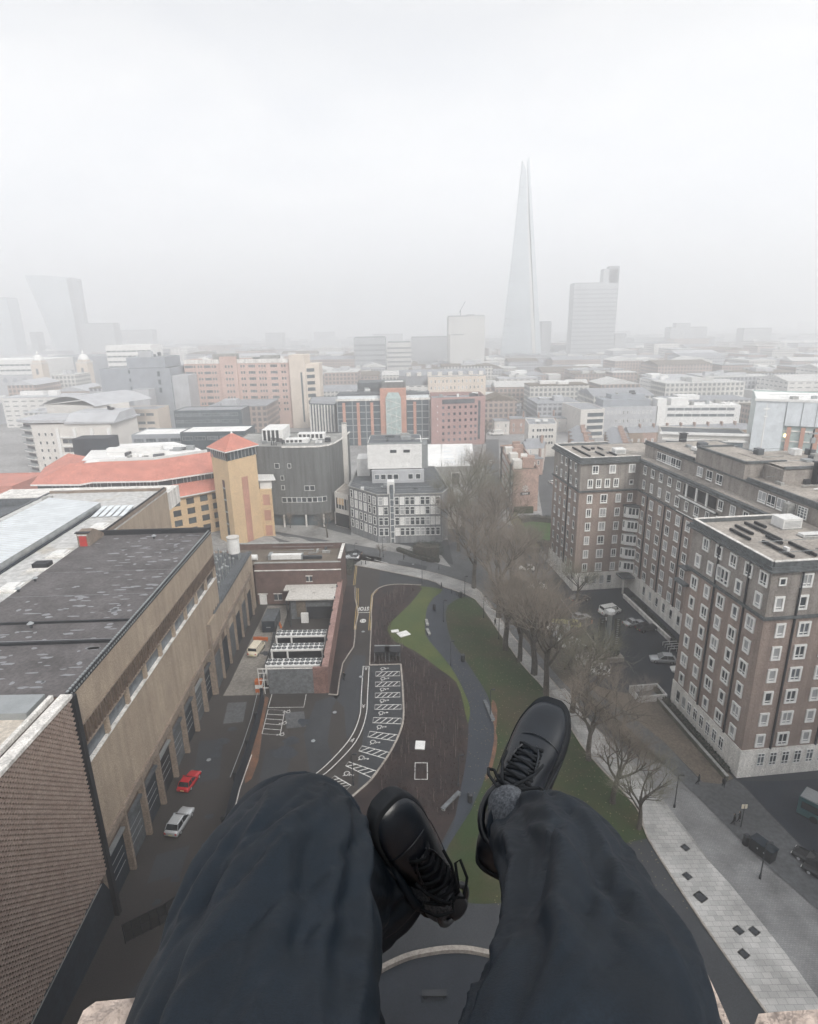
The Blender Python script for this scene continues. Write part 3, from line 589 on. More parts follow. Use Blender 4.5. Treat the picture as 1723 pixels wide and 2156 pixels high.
for x0, y0, x1, y1 in [(1010, 268, 1022, 275), (985, 262, 1000, 268), (1100, 288, 1180, 300), (1060, 275, 1090, 283), (800, 195, 830, 205), (850, 212, 930, 232), (950, 238, 985, 247)]: b.strip(pp([za(x0, y0), za(x1, y1)]), .2, .03)
struct(b.build('road_marking', MATS['line_white']))
# ---- kerbs ----
def kerb(px, wid=.22, h_=.14, m_='kerb_stone', world=False, sm=3):
    pts = px if world else pp(px)
    b = MB(); b.kerb(smooth_pts(pts, sm), wid, 0, h_); return struct(b.build('kerb', MATS[m_]))
kerb([zb(775, 575), zb(785, 300), zb(800, 0), za(832, 520), za(842, 420), za(865, 385), za(920, 362), za(1000, 355), za(1125, 360)], .2)
kerb([zb(1185, 562), zb(1205, 800), zb(1220, 1100), zb(1218, 1290), zb(1165, 1480), zb(1040, 1730), zb(870, 1980), zb(720, 2154), (690, 1720)], .3)
kerb([zb(775, 572), zb(1185, 560)], .2, sm=1)
kerb([(711, 1463), (722, 1397), (745, 1362), (748, 1322), (755, 1292), (748, 1262), (748, 1236)], .2, sm=2)
kerb([(692, 1462), (711, 1464)], .2, sm=1)
kerb(walkL, .2, .16, world=True, sm=1); kerb([tuple(k) for k in walkR[:20]], .2, .14, world=True, sm=1)
b = MB(); b.kerb([FR(-4.5, 60), FR(-5, 33), FR(-5.5, 29.5), FR(-8, 27.5), FR(-13, 29)], .25, 0, .16); struct(b.build('kerb', MATS['kerb_stone']))
# covers and drains let into the pale paving
for i, (x, y) in enumerate([(1443, 1786), (1447, 1846), (1475, 1890), (1555, 1960), (1588, 1962), (1566, 2010), (1392, 1722), (1420, 1740), (1500, 1850)][:6]):
    c_ = P(x, y); t_ = thing('utility_cover', ['dark square cover in the white paving, farthest along the strip', 'dark square cover in the white paving, second along the strip', 'largest dark square cover in the white paving', 'dark square cover in the white paving, the left one of the close pair', 'dark square cover in the white paving, the right one of the close pair', 'greyish square cover in the white paving nearest the tower'][i], 'drain cover', (c_.x, c_.y, .11))
    f_ = Fr(c_.x, c_.y, R(28)); s_ = .45 if i != 2 else .6
    b = MB(); b.box(-s_, -s_, .11, s_, s_, .122, f_); b.build('frame', MATS['dark_metal'], t_)
    b = MB(); b.box(-s_ * .8, -s_ * .8, .122, s_ * .8, s_ * .8, .128, f_); b.build('lid', MATS['asphalt'], t_)
# white slab covers on the green
for i, (x, y, w_, h_, a_) in enumerate([(850, 1337, 1.2, 1.0, .5), (832, 1331, .8, .5, .2), (885, 1572, .75, .95, -.1)]):
    c_ = P(x, y); f_ = Fr(c_.x, c_.y, a_); t_ = thing('access_hatch', ['larger white square hatch on the lawn edge', 'smaller white hatch on the lawn edge beside the larger one', 'white square hatch standing in the brown planting bed'][i], 'hatch', (c_.x, c_.y, 0))
    b = MB(); b.box(-w_ + .1, -h_ + .1, 0, w_ - .1, h_ - .1, .25, f_); b.build('upstand', MATS['concrete'], t_)
    b = MB(); b.box(-w_, -h_, .25, w_, h_, .34, f_); b.build('lid', MATS['white_paint'], t_)
c_ = P(887, 1624); f_ = Fr(c_.x, c_.y, -.03); t_ = thing('tree_pit_edging', 'white rectangular edging set in the brown planting bed', 'edging', (c_.x, c_.y, 0))
b = MB(); b.kerb([f_(-.9, -1.7), f_(.9, -1.7), f_(.9, 1.7), f_(-.9, 1.7)], .10, .03, .12, closed=True); b.build('rim', MATS['white_paint'], t_)
b = MB(); b.box(-.8, -1.6, .03, .8, 1.6, .06, f_); b.build('infill', MATS['mulch'], t_)
# ================= left: long brown brick gallery block, its annex, and the lattice wall of the tower =================
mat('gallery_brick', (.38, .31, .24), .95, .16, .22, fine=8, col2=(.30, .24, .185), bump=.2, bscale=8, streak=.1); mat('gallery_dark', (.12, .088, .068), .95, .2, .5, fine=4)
mat('pier_brick', (.23, .185, .15), .95, .15, .6, fine=4); mat('roof_felt', (.105, .098, .10), .9, .25, .25, fine=2.5)
mat('ponding', (.19, .195, .21), .35, .1, .8, spec=.6); mat('roof_pale', (.48, .48, .475), .85, .12, .15, fine=1, col2=(.42, .38, .32), thr=(.3, .45)); mat('glazing_pale', (.62, .66, .69), .35, .1, .4)
mat('red_door', (.42, .035, .03), .6, .1); mat('yard_brick', (.13, .085, .075), .95, .2, .5, fine=5); mat('yard_brick_red', (.20, .12, .105), .95, .2, .5, fine=5); mat('panel_grey', (.13, .14, .15), .8, .2, .25, fine=2)
mat('dirty_white', (.52, .50, .47), .85, .2, .35, fine=3, col2=(.16, .14, .12), thr=(.30, .40)); mat('pink_coping', (.30, .19, .17), .9, .2, .5, fine=4); mat('steel', (.42, .44, .45), .3, .2, metal=.7); mat('navy', (.012, .02, .03), .7, .2, .5, fine=2); mat('slate_lead', (.085, .095, .105), .6, .2, .4, fine=2)
TH = math.atan(.033); FL = Fr(-34, 51.3, TH)
bx = FL(0, 0)
GB = thing('gallery_building', 'long brown brick gallery block with dark felt roof, louvre band and garage bays below', 'building', (*bx, 0))
SEP_ = {'column', 'chimney', 'roof_box', 'parapet', 'coping', 'roof_plant', 'pylon', 'post', 'upper_wall', 'wall', 'roof', 'crossbar', 'stand', 'guard_edge_'}
def bb(name, m_, boxes, par, fr=FL):
    if name in SEP_ and len(boxes) > 1: return [bb(name, m_, [q], par, fr) for q in boxes][0]
    b = MB()
    for q in boxes: b.box(*q, fr)
    return b.build(name, MATS[m_], par)
bb('wall', 'gallery_brick', [(-20.5, 0, 9.2, 0, 50.5, 19.0)], GB)
bb('wall', 'gallery_brick', [(-20.5, 0, 23.6, 0, 50.5, 27.5)], GB)
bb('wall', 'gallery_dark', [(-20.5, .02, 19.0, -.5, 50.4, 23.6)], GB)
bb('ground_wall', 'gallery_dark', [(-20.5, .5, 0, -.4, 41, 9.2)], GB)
bb('roof', 'roof_felt', [(-20.5, .3, 27.5, -.3, 16.4, 27.62)], GB); bb('roof', 'roof_felt', [(-20.5, 16.4, 27.5, -.3, 50.2, 27.7)], GB)
# sill, mullions, window ribbon and the corbelled louvre band above it
bb('sill', 'stone_white', [(-.5, .3, 18.95, .12, 50.2, 19.1)], GB)
for k in range(9):
    b0 = .8 + k * 5.5
    bb('ribbon_window', 'glass_mid' if k < 7 else 'glass_dark', [(-.5, b0, 19.1, -.35, b0 + 4.9, 21.2)], GB)
    bb('mullion', 'gallery_brick', [(-.45, b0 + 4.9, 19.1, .05, b0 + 5.5, 21.25)], GB)
b = MB()
for k in range(150):
    b0 = .5 + k * .33; b.box(-.4, b0, 21.3 + .1 * (k % 2), .16 if k % 2 else .02, b0 + .2, 23.5, FL)
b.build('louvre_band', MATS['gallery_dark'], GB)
bb('band_beam', 'pier_brick', [(-.4, .3, 21.2, .2, 50.2, 21.35), (-.4, .3, 23.5, .1, 50.2, 23.62)], GB)
# parapet: dark guard with a pale chain-like edge
bb('parapet', 'black', [(-.35, 0, 27.5, .05, 50.5, 28.1), (-20.5, 50.1, 27.5, 0, 50.5, 28.6)], GB)
b = MB()
for k in range(96): b.box(-.32, .2 + k * .52, 28.1, -.1, .5 + k * .52, 28.22, FL); b.box(.06, .3 + k * .52, 27.75, .14, .55 + k * .52, 27.95, FL)
b.build('guard_edge', MATS['grey_metal'], GB)
# portals of the garage bays
PB_ = [0, 5.2, 10.4, 15.6, 20.8, 26.0, 31.2, 36.4, 41.4]
for k, b0 in enumerate(PB_):
    bb('pier', 'pier_brick', [(-.5, b0, 0, .38, b0 + .42, 9.1)], GB)
    if k < 8:
        b1 = PB_[k + 1]
        bb('lintel', 'pier_brick', [(-.4, b0 + .42, 8.2, .3, b1, 9.25)], GB)
        dr = bb('garage_door', ['navy', 'slate_lead', 'navy', 'black', 'slate_lead', 'navy', 'slate_lead', 'navy'][k], [(-.39, b0 + .6, .1, -.3, b1 - .1, 6.3)], GB)
        bb('door_panel', 'grey_metal', [(-.29, b0 + 1.1, 2.2 + q * 1.1, -.26, b1 - .6, 2.3 + q * 1.1) for q in range(3)], dr)
        bb('transom', 'slate_lead' if k % 3 else 'grey_metal', [(-.39, b0 + .6, 6.35, .1, b1 - .05, 6.65)], GB)
# puddled seams on the felt roof
b = MB(); rr = random.Random(3)
for k in range(260):
    a_ = -19.5 + 19 * rr.random() ** .7; b_ = rr.uniform(2, 49); w_ = rr.uniform(.25, 1.1) * (1.4 if rr.random() < .15 else 1); h_ = rr.uniform(.12, .45)
    if a_ + w_ > -.8 or (10.6 < b_ < 11.8) or (15.8 < b_ < 17): continue
    if rr.random() > .35 + .65 * (a_ + 20) / 20: continue
    n_ = 9; c_ = [(a_ + w_ * math.cos(t) * rr.uniform(.6, 1), b_ + h_ * math.sin(t) * rr.uniform(.5, 1)) for t in [2 * math.pi * i / n_ for i in range(n_)]]
    b.quad(*[FL(x, y, 27.706 if b_ > 16.4 else 27.626) for x, y in c_])
pud = b.build('puddle', MATS['ponding'], GB); pud['kind'] = 'stuff'
bb('roof_seam', 'black', [(-20.4, 11.0, 27.62, -.4, 11.35, 27.95), (-20.4, 16.35, 27.62, -.4, 16.6, 27.9)], GB)
bb('roof_seam', 'ponding', [(-20.4, 24.5, 27.7, -1, 24.55, 27.72), (-20.4, 33, 27.7, -1, 33.04, 27.72), (-20.4, 11.35, 27.95, -.4, 11.45, 27.98)], GB)
bb('roof', 'roof_felt', [(-20.5, -9, 27.2, -20.4, 0, 27.3)], GB)
# beyond: pale roof strip, long glazed lantern, far wing
bb('pale_roof', 'roof_pale', [(-46, 1, 26.6, -20.5, 84, 27.0), (-20.5, 50.5, 26.6, -19.6, 84, 27.0)], GB)
bb('wall', 'gallery_brick', [(-46, 50.5, 0, -19.5, 84, 26.6)], GB)
bb('wall', 'gallery_brick', [(-46, 1, 0, -20.5, 50.5, 26.6)], GB)
bb('parapet', 'pier_brick', [(-19.9, 50.5, 27, -19.5, 84, 27.7), (-46, 83.6, 27, -19.9, 84, 27.6)], GB)
b = MB()
for k in range(44): b.box(-19.92, 51 + k * .74, 27.7, -19.55, 51.4 + k * .74, 27.95, FL)
b.build('coping', MATS['black'], GB)
bb('plinth_wall', 'pier_brick', [(-19.5, 54, 0, -14, 83, 16.5), (-14, 62, 0, -8, 83, 12)], GB)
bb('coping', 'stone_white', [(-15, 70, 16.5, -13.9, 83, 16.75)], GB)
bb('lantern_wall', 'steel', [(-38.4, -12, 27.0, -28.2, 70, 28.3)], GB)
b = MB(); Lz = lambda a, b_: FL(a, b_, 28.35 if a > -30 else 29.6)
for k in range(82):
    b0 = -12 + k; b.quad(FL(-38.4, b0, 29.7), FL(-28.2, b0, 28.35), FL(-28.2, b0 + .9, 28.35), FL(-38.4, b0 + .9, 29.7))
b.build('lantern_glazing', MATS['glazing_pale'], GB)
b = MB()
for k in range(83): b.quad(FL(-38.4, -12.1 + k, 29.74), FL(-28.2, -12.1 + k, 28.39), FL(-28.2, -12 + k, 28.39), FL(-38.4, -12 + k, 29.74))
b.quad(FL(-38.4, 70, 28), FL(-28.2, 70, 28), FL(-28.2, 70, 28.39), FL(-38.4, 70, 29.74)); b.quad(FL(-38.5, -12, 27), FL(-38.5, 70, 27), FL(-38.5, 70, 29.74), FL(-38.5, -12, 29.74))
b.build('lantern_bar', MATS['white_paint'], GB)
bb('gutter', 'navy', [(-28.2, -12, 27.0, -27.7, 70, 27.25)], GB)
bb('far_roof', 'slate_lead', [(-60, 40, 24, -46.2, 84, 24.4)], GB); bb('parapet', 'slate_lead', [(-46.6, 20, 24, -46.1, 84, 27.2), (-60, 83.5, 24.4, -46.6, 84, 26)], GB)
bb('terrace', 'stone_white', [(-60, 84.2, 22, -19.5, 92, 26.2)], GB)
# skylights on the pale roof
for i, (b0, kind) in enumerate([(29, 0), (37, 1), (42.5, 0), (57, 0), (19, 0)]):
    t_ = thing('roof_skylight', ['pale stepped roof hatch between two steel cowls and the open one', 'open roof hatch with a dark interior on the pale roof strip', 'pale stepped roof hatch beside the red roof door', 'pale stepped roof hatch farthest along the pale strip', 'pale stepped roof hatch nearest the lattice wall'][i], 'skylight', FL(-22.5, b0, 27))
    bb('kerb', 'stone_white', [(-24.3, b0 - 1.5, 27.0, -20.9, b0 + 1.6, 27.25)], t_)
    if kind: bb('lid', 'black', [(-23.8, b0 - .6, 27.25, -21.4, b0 + 1.0, 27.9)], t_)
    else: bb('lid', 'white_paint', [(-23.9, b0 - 1.1, 27.25, -21.3, b0 + 1.2, 27.5), (-23.5, b0 - .7, 27.5, -21.7, b0 + .9, 27.7)], t_)
for i in range(5):
    a0 = -27.3 + i * 1.35; t_ = thing('solar_panel', 'tilted glass roof panel, number %s from the lantern end' % ['one', 'two', 'three', 'four', 'five'][i], 'roof panel', FL(a0, 66, 27), 'row of tilted panels at the far end of the pale roof')
    b = MB(); b.quad(FL(a0, 63.5, 27.2), FL(a0 + 1, 63.5, 27.2), FL(a0 + 1, 69, 27.9), FL(a0, 69, 27.9)); b.quad(FL(a0 + 1, 63.5, 27.14), FL(a0, 63.5, 27.14), FL(a0, 69, 27.84), FL(a0 + 1, 69, 27.84)); b.build('panel', MATS['glazing_pale'], t_)
    bb('stand', 'grey_metal', [(a0 + .1, 68.4, 27, a0 + .2, 68.6, 27.8), (a0 + .8, 68.4, 27, a0 + .9, 68.6, 27.8)], t_)
# stair hut with the red door
HT = thing('roof_stair_hut', 'small brick stair hut with a bright red door on the roof', 'roof hut', FL(-19.5, 45.5, 27.7))
b = MB(); b.v = []
prof = [(44.7, 27.0), (44.7, 30.0), (46.8, 30.2), (50.2, 28.2), (50.2, 27.0)]
for aa in (-20.6, -18.7): b.v += [FL(aa, y, z) for y, z in prof]
b.f = [(4, 3, 2, 1, 0), (5, 6, 7, 8, 9)] + [(i, (i + 1) % 5, 5 + (i + 1) % 5, 5 + i) for i in range(5)]; b.m = [0] * 7
b.build('wall', MATS['pier_brick'], HT); bb('door', 'red_door', [(-20.25, 44.6, 27.7, -19.05, 44.69, 29.55)], HT); bb('lintel', 'stone_white', [(-20.4, 44.5, 29.6, -18.9, 44.72, 29.75)], HT)
bb('coping', 'black', [(-20.8, 44.5, 30.0, -18.5, 45.3, 30.15)], HT)
for i, (a_, b_) in enumerate([(-19.7, 30), (-20, 26.3), (-12.2, 15.4), (-9, 47.6)]):
    t_ = thing('roof_vent', ['steel mushroom vent at the edge of the felt roof beside the stepped hatch', 'steel mushroom vent at the edge of the felt roof, nearer the lattice wall', 'steel mushroom vent on the first roof seam', 'steel mushroom vent below the far dark parapet'][i], 'vent', FL(a_, b_, 27.7), 'mushroom vents on the felt roof')
    b = MB(); p = FL(a_, b_); b.cyl(*p, 27.62, 28.2, .16, 8); b.build('pipe', MATS['dark_metal'], t_); b = MB(); b.cyl(*p, 28.2, 28.45, .42, 10, .1); b.build('cap', MATS['steel'], t_)
t_ = thing('roof_cowl', 'square pale cowl box beside the wide roof seam', 'vent', FL(-17.2, 9.8, 27.7)); bb('casing', 'dirty_white', [(-18, 9.3, 27.65, -16.6, 10.7, 28.3)], t_); bb('cap', 'stone_white', [(-18.2, 9.1, 28.3, -16.4, 10.9, 28.4)], t_)
# annex with the lead gutter, forest of small vent pipes
AX = thing('annex_building', 'lower brown brick annex with stepped brick portals and a roof full of vent pipes', 'building', FL(0, 45, 0))
bb('wall', 'gallery_brick', [(-11, 50.6, 0, .2, 77, 13.4)], AX); bb('wall', 'gallery_brick', [(0.02, 41.6, 9.4, .35, 50.6, 13.6)], AX)
bb('roof', 'slate_lead', [(-11, 50.7, 13.4, -.9, 77, 13.6)], AX); bb('gutter', 'slate_lead', [(-.9, 46, 13.4, .3, 77, 13.85)], AX)
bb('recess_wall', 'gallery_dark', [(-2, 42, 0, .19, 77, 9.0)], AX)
for k, b0 in enumerate([41.5, 46.6, 51.8, 57, 62.2, 67.4, 72.6]):
    zt = 13.6 if k == 0 else 9.4 + .15 * k
    bb('pier', 'pier_brick', [(.1, b0, 0, .7, b0 + .42, zt)], AX)
    if k < 6: bb('lintel', 'pier_brick', [(.2, b0 + .55, 8.5 + .15 * k, .65, b0 + 5.2, 9.5 + .15 * k)], AX); bb('garage_door', 'navy' if k % 2 else 'slate_lead', [(.2, b0 + .7, .1, .32, b0 + 4.9, 6.5)], AX)
b = MB()
for k in range(24): b.box(.1, 46.2 + k * 1.3, 13.85, .16, 46.26 + k * 1.3, 14.4, FL)
b.build('guard_post', MATS['dark_metal'], AX)
vp = MB(); vp.cyl(0, 0, 0, 1.5, .13, 8); vpm = vp.build('pipe', MATS['steel'], me_only=True)
vc = MB(); vc.cyl(0, 0, 1.5, 1.62, .26, 8); vc.cyl(0, 0, 1.72, 1.9, .24, 8, .05); vcm = vc.build('cowl', MATS['steel'], me_only=True)
rr = random.Random(5); nv = 0
for j in range(7):
    for i in range(12):
        a_ = -9.6 + j * 1.25 + rr.uniform(-.3, .3); b_ = 52 + i * 1.9 + rr.uniform(-.5, .5)
        if a_ > -1.6 or (j > 4 and i > 9): continue
        t_ = thing('vent_pipe', 'slim steel vent pipe with a round cowl in the cluster on the annex roof', 'vent pipe', FL(a_, b_, 13.6), 'vent pipes crowded on the annex roof')
        s_ = rr.uniform(.7, 1.6); inst(vpm, 'pipe', (0, 0, 0), 0, t_, (1, 1, s_), world=False); inst(vcm, 'cowl', (0, 0, 1.5 * (s_ - 1)), 0, t_, world=False)
t_ = thing('roof_tank', 'white round tank on legs at the corner of the felt roof', 'tank', FL(-2.5, 73, 14)); p = FL(-2.5, 73)
b = MB(); b.cyl(*p, 15.2, 18.6, 1.3, 20); b.build('drum', MATS['white_paint'], t_); b = MB(); b.cyl(*p, 18.6, 18.9, 1.4, 20); b.build('lid', MATS['dirty_white'], t_)
for s_ in (-1, 1):
    b = MB(); b.box(-2.5 + s_ - .1, 72.3, 13.6, -2.5 + s_ + .1, 73.7, 15.2, FL); b.build('leg', MATS['grey_metal'], t_)
# lattice brick wall of the tower the picture is taken from, black glass below
LT = thing('lattice_brick_tower', 'flank of the tower in openwork pinkish brick over black glass, pale coping on top', 'building', (-33.5, 50, 0))
mat('lattice_brick', (.34, .27, .23), .95, .22, .9, fine=5, col2=(.26, .195, .165)); mat('lattice_back', (.075, .055, .045), .95, .2, .8)
mat('terrace_cream', (.52, .47, .41), .9, .1, .6, fine=2)
X0 = -33.35
p0 = ZX_ = None
def onx(px, py, X=X0):
    v = ray(px, py); t = X / v.x; return (X, v.y * t, H + v.z * t)
c1 = (X0, 50.6, 28.2); c2 = onx(213, 1862); c3 = onx(88, 2112); 
low = lambda y: c2[2] + (c3[2] - c2[2]) * (c2[1] - y) / (c2[1] - c3[1])
b = MB(); poly = [(50.6, 28.1), (-1, 28.1), (-1, low(-1)), (c3[1], c3[2]), (c2[1], c2[2])]
b.v = [(X0 - .2, y, z) for y, z in poly] + [(X0 - 2, y, z) for y, z in poly]; n_ = len(poly)
b.f = [tuple(range(n_ - 1, -1, -1))[::-1]] + [(i, (i + 1) % n_, n_ + (i + 1) % n_, n_ + i) for i in range(n_)]; b.m = [0] * (n_ + 1); b.build('backing', MATS['lattice_back'], LT)
b = MB(); row = 0; z = 27.95; rr = random.Random(2)
while z > 3:
    y = 50.45 - (.28 if row % 2 else 0)
    while y > 25:
        if z - .05 > low(y) and not (z > 27.5 and y < 20):
            jx = rr.uniform(-.02, .03)
            b.box(X0 - .2, y - .36, z, X0 + .04 + jx, y, z + .19)
        y -= .56
    z -= .27; row += 1
b.build('brick_lattice', MATS['lattice_brick'], LT)
b = MB(); poly = [(c2[1] + .9, c2[2] - .8), (c2[1], c2[2]), (c3[1], c3[2]), (-1, low(-1)), (-1, 0), (51.2, 0), (51.2, 2.4)]
b.v = [(X0 - .3, y, z) for y, z in poly]; b.f = [tuple(range(len(poly)))]; b.m = [0]; b.build('glass_skirt', MATS['navy'], LT)
b = MB(); b.tube([(X0 + .05, c2[1], c2[2]), (X0 + .05, c3[1], c3[2]), (X0 + .05, 22, low(22))], .06, 4); b.build('edge_trim', MATS['grey_metal'], LT)
b = MB(); b.box(X0 - 1.0, 1, 28.1, X0 + .15, 50.7, 28.45); b.box(X0 - 1.8, 18, 28.2, X0 - 1.4, 50.2, 28.7); b.build('coping', MATS['stone_white'], LT)
b = MB(); b.box(X0 - 20, 18, 27.6, X0 - 1.8, 50.2, 28.0); b.build('terrace', MATS['terrace_cream'], LT)
b = MB(); b.box(X0 - 14, 47.4, 28.0, X0 - 2.3, 50.4, 28.7); b.build('roof_hatch', MATS['grey_metal'], LT)
b = MB(); b.box(X0 - .25, 50.6, 0, X0 + .25, 51.2, 28.2); b.build('corner_strip', MATS['black'], LT)
# the tower itself: the wall the sitter's legs hang over
mat('tower_brick', (.30, .215, .175), .95, .2, .5, fine=6)
TW = thing('gallery_tower', 'tall brick tower beneath the sitter, its wall falling away below the stone parapet', 'building', (0, -8, 0))
b = MB(); b.box(-33.1, -30, 0, 33, .12, 61.0); b.build('wall', MATS['tower_brick'], TW)
mat('ledge_stone', (.50, .42, .37), .95, .2, 9, fine=60, col2=(.40, .33, .29), bump=.6, bscale=45)
b = MB(); b.box(-33.2, -1, 61.0, 33.1, .30, 61.40); b.build('ledge', MATS['ledge_stone'], TW)
for px in ([(120, 2260), (150, 2175), (172, 2126), (200, 2106), (255, 2101), (315, 2094), (345, 2130), (330, 2260)],
           [(1425, 2033), (1462, 2029), (1487, 2040), (1506, 2080), (1533, 2140), (1570, 2230), (1470, 2230), (1420, 2080)], [(1592, 2133), (1640, 2128), (1723, 2123), (1790, 2120), (1790, 2230), (1560, 2230)]):
    b = MB(); pts = [P(*q, 61.43) for q in px]; c_ = sum(pts, Vector((0, 0))) / len(pts); n_ = len(pts)
    lo = [c_ + (q - c_) * 1.0 for q in pts]; hi = [c_ + (q - c_) * .94 for q in pts]
    loops = [[(q.x, q.y, 61.05) for q in lo], [(q.x, q.y, 61.41) for q in lo], [(q.x, q.y, 61.43) for q in hi]]
    k0 = 0; b.v = [v for l_ in loops for v in l_]
    for i in range(2):
        for j in range(n_): b.f.append((i * n_ + j, i * n_ + (j + 1) % n_, (i + 1) * n_ + (j + 1) % n_, (i + 1) * n_ + j)); b.m.append(0)
    b.f.append(tuple(2 * n_ + j for j in range(n_))); b.m.append(0); b.build('coping_stone', MATS['ledge_stone'], TW)

# ================= the service yard =================
YB = thing('yard_building', 'flat roofed dark brick building with a high rear parapet at the back of the yard', 'building', (-26, 129.3, 0))
def wb(name, m_, boxes, par): 
    if name in SEP_ and len(boxes) > 1: return [wb(name, m_, [q], par) for q in boxes][0]
    b = MB()
    for q in boxes: b.box(*q)
    return b.build(name, MATS[m_], par)
wb('wall', 'yard_brick', [(-36.2, 129.3, 0, -16.2, 141, 8.5)], YB); wb('wall', 'yard_brick', [(-45.5, 131, 0, -36.2, 141, 9.6)], YB)
wb('upper_wall', 'yard_brick', [(-36.2, 129.5, 8.65, -16.2, 130.1, 10.3), (-16.8, 130.1, 8.65, -16.2, 141, 10.9), (-45.5, 140.4, 9, -16.2, 141, 11.2)], YB)
wb('string_course', 'stone_white', [(-36.3, 129.1, 8.5, -16.1, 129.5, 8.65)], YB); wb('roof', 'gravel_brown', [(-45, 130.1, 9.6, -16.8, 140.4, 9.7)], YB)
wb('coping', 'concrete', [(-36.3, 129.4, 10.3, -16.1, 130.2, 10.4), (-45.6, 140.3, 11.2, -16.1, 141.1, 11.32)], YB); wb('coping', 'stone_white', [(-16.85, 130.2, 10.9, -16.1, 140.3, 11.02)], YB)
dr = wb('door', 'white_paint', [(-35.7, 129.2, 0, -34.0, 129.28, 2.6)], YB); wb('frame', 'stone_white', [(-36, 129.1, 2.6, -33.7, 129.29, 2.8)], dr)
for x0, x1, z0, z1 in ((-32.2, -30.4, 1.1, 2.6), (-24.3, -23, 5.7, 7.0)):
    w_ = wb('window', 'glass_dark', [(x0, 129.24, z0, x1, 129.29, z1)], YB); wb('frame', 'stone_white', [(x0 - .15, 129.2, z1, x1 + .15, 129.3, z1 + .15), (x0 - .1, 129.2, z0 - .12, x1 + .1, 129.3, z0), ((x0 + x1) / 2 - .06, 129.2, z0, (x0 + x1) / 2 + .06, 129.26, z1)], w_)
t_ = thing('roof_duct', 'long white lagged duct with a dark tail on the yard building roof', 'duct', (-28, 134, 9.7))
wb('casing', 'white_paint', [(-33, 132.8, 9.9, -25.6, 134.2, 11)], t_); wb('tail', 'dark_metal', [(-25.6, 133, 9.9, -21, 134, 10.5)], t_); wb('collar', 'grey_metal', [(-33.8, 133, 9.7, -33.1, 135.5, 10.9), (-25.8, 132.7, 9.8, -25.5, 134.3, 11.1)], t_)
t_ = thing('roof_tank', 'small white rounded tank at the corner of the yard building roof', 'tank', (-37.2, 133, 9.7)); b = MB(); b.tube([(-38.2, 133, 10.5), (-36.3, 133, 10.5)], [.7, .7], 12); b.build('drum', MATS['white_paint'], t_); wb('stand', 'grey_metal', [(-38, 132.6, 9.7, -37.8, 133.4, 10.1), (-36.7, 132.6, 9.7, -36.5, 133.4, 10.1)], t_)
YW = thing('yard_wall', 'long brick boundary wall with a broad pink coping beside the service road', 'wall', (-15.5, 110, 0))
FW = Fr(-14.9, 92.6, math.atan(1.5 / 46))
bb('wall', 'yard_brick_red', [(-.5, 0, 0, 0, 38, 5.2)], YW, FW); bb('coping', 'pink_coping', [(-1.0, -.1, 5.2, .15, 38, 5.42)], YW, FW)
for k in range(6):
    b = MB(); b.cyl(*FW(-.9, 3 + k * 6.2), 5.42, 5.9, .14, 6); b.build('marker', MATS['dark_metal'], YW)
YP = thing('yard_screen', 'grey rendered screen wall with white handrail closing the near end of the chiller yard', 'wall', (-21.5, 92.8, 0))
wb('panel', 'panel_grey', [(-25.5, 92.6, 0, -17.5, 93, 4.9)], YP); wb('brick_end', 'yard_brick_red', [(-17.5, 92.5, 0, -15.4, 93, 5.2)], YP)
wb('rail', 'stone_white', [(-27.3, 92.6, 5.0, -17.5, 92.75, 5.14)], YP)
b = MB()
for z_ in (1.2, 2.8, 4.2): b.tube([(-27.2, 92.7, z_), (-25.6, 92.7, z_)], .06, 5)
for x_ in (-27.2, -26.3): b.tube([(x_, 92.7, 0), (x_, 92.7, 5.1)], .06, 5)
b.tube([(-27.2, 92.7, .2), (-25.8, 92.7, 4.8)], .05, 5); b.build('scaffold', MATS['white_paint'], YP)
# canopies
CN = thing('yard_canopy', 'stained white flat canopy roofs over the dark stores of the yard', 'canopy', (-22, 122, 0))
wb('roof', 'dirty_white', [(-29.2, 126.2, 4.7, -16.6, 129.1, 5.0)], CN); wb('roof', 'dirty_white', [(-27.6, 120.2, 5.1, -16.7, 126.4, 5.4)], CN)
wb('back_wall', 'black', [(-28, 125.8, 0, -16.6, 126.1, 4.7)], CN); wb('store_wall', 'panel_grey', [(-26.8, 121.4, 0, -16.9, 121.6, 5.1)], CN)
wb('store_panel', 'gravel_brown', [(-25.5, 121.2, .6, -23.4, 121.4, 4.6)], CN); wb('store_panel', 'concrete', [(-21, 121.2, .4, -19.5, 121.4, 2.4)], CN); wb('store_panel', 'concrete', [(-18.8, 121.2, .4, -17.2, 121.4, 2.4)], CN)
wb('store_panel', 'black', [(-23.2, 121.1, .2, -16.95, 121.2, 3.1)], CN)
wb('post', 'dark_metal', [(-27.5, 120.3, 0, -27.3, 120.5, 5.1)], CN); wb('post', 'dark_metal', [(-17.1, 120.3, 0, -16.9, 120.5, 5.1)], CN); wb('post', 'dark_metal', [(-26.4, 118, 0, -26.2, 118.2, 5.1)], CN)
wb('cabinet', 'white_paint', [(-24.3, 119.4, 0, -22.7, 120, 2.3)], CN)
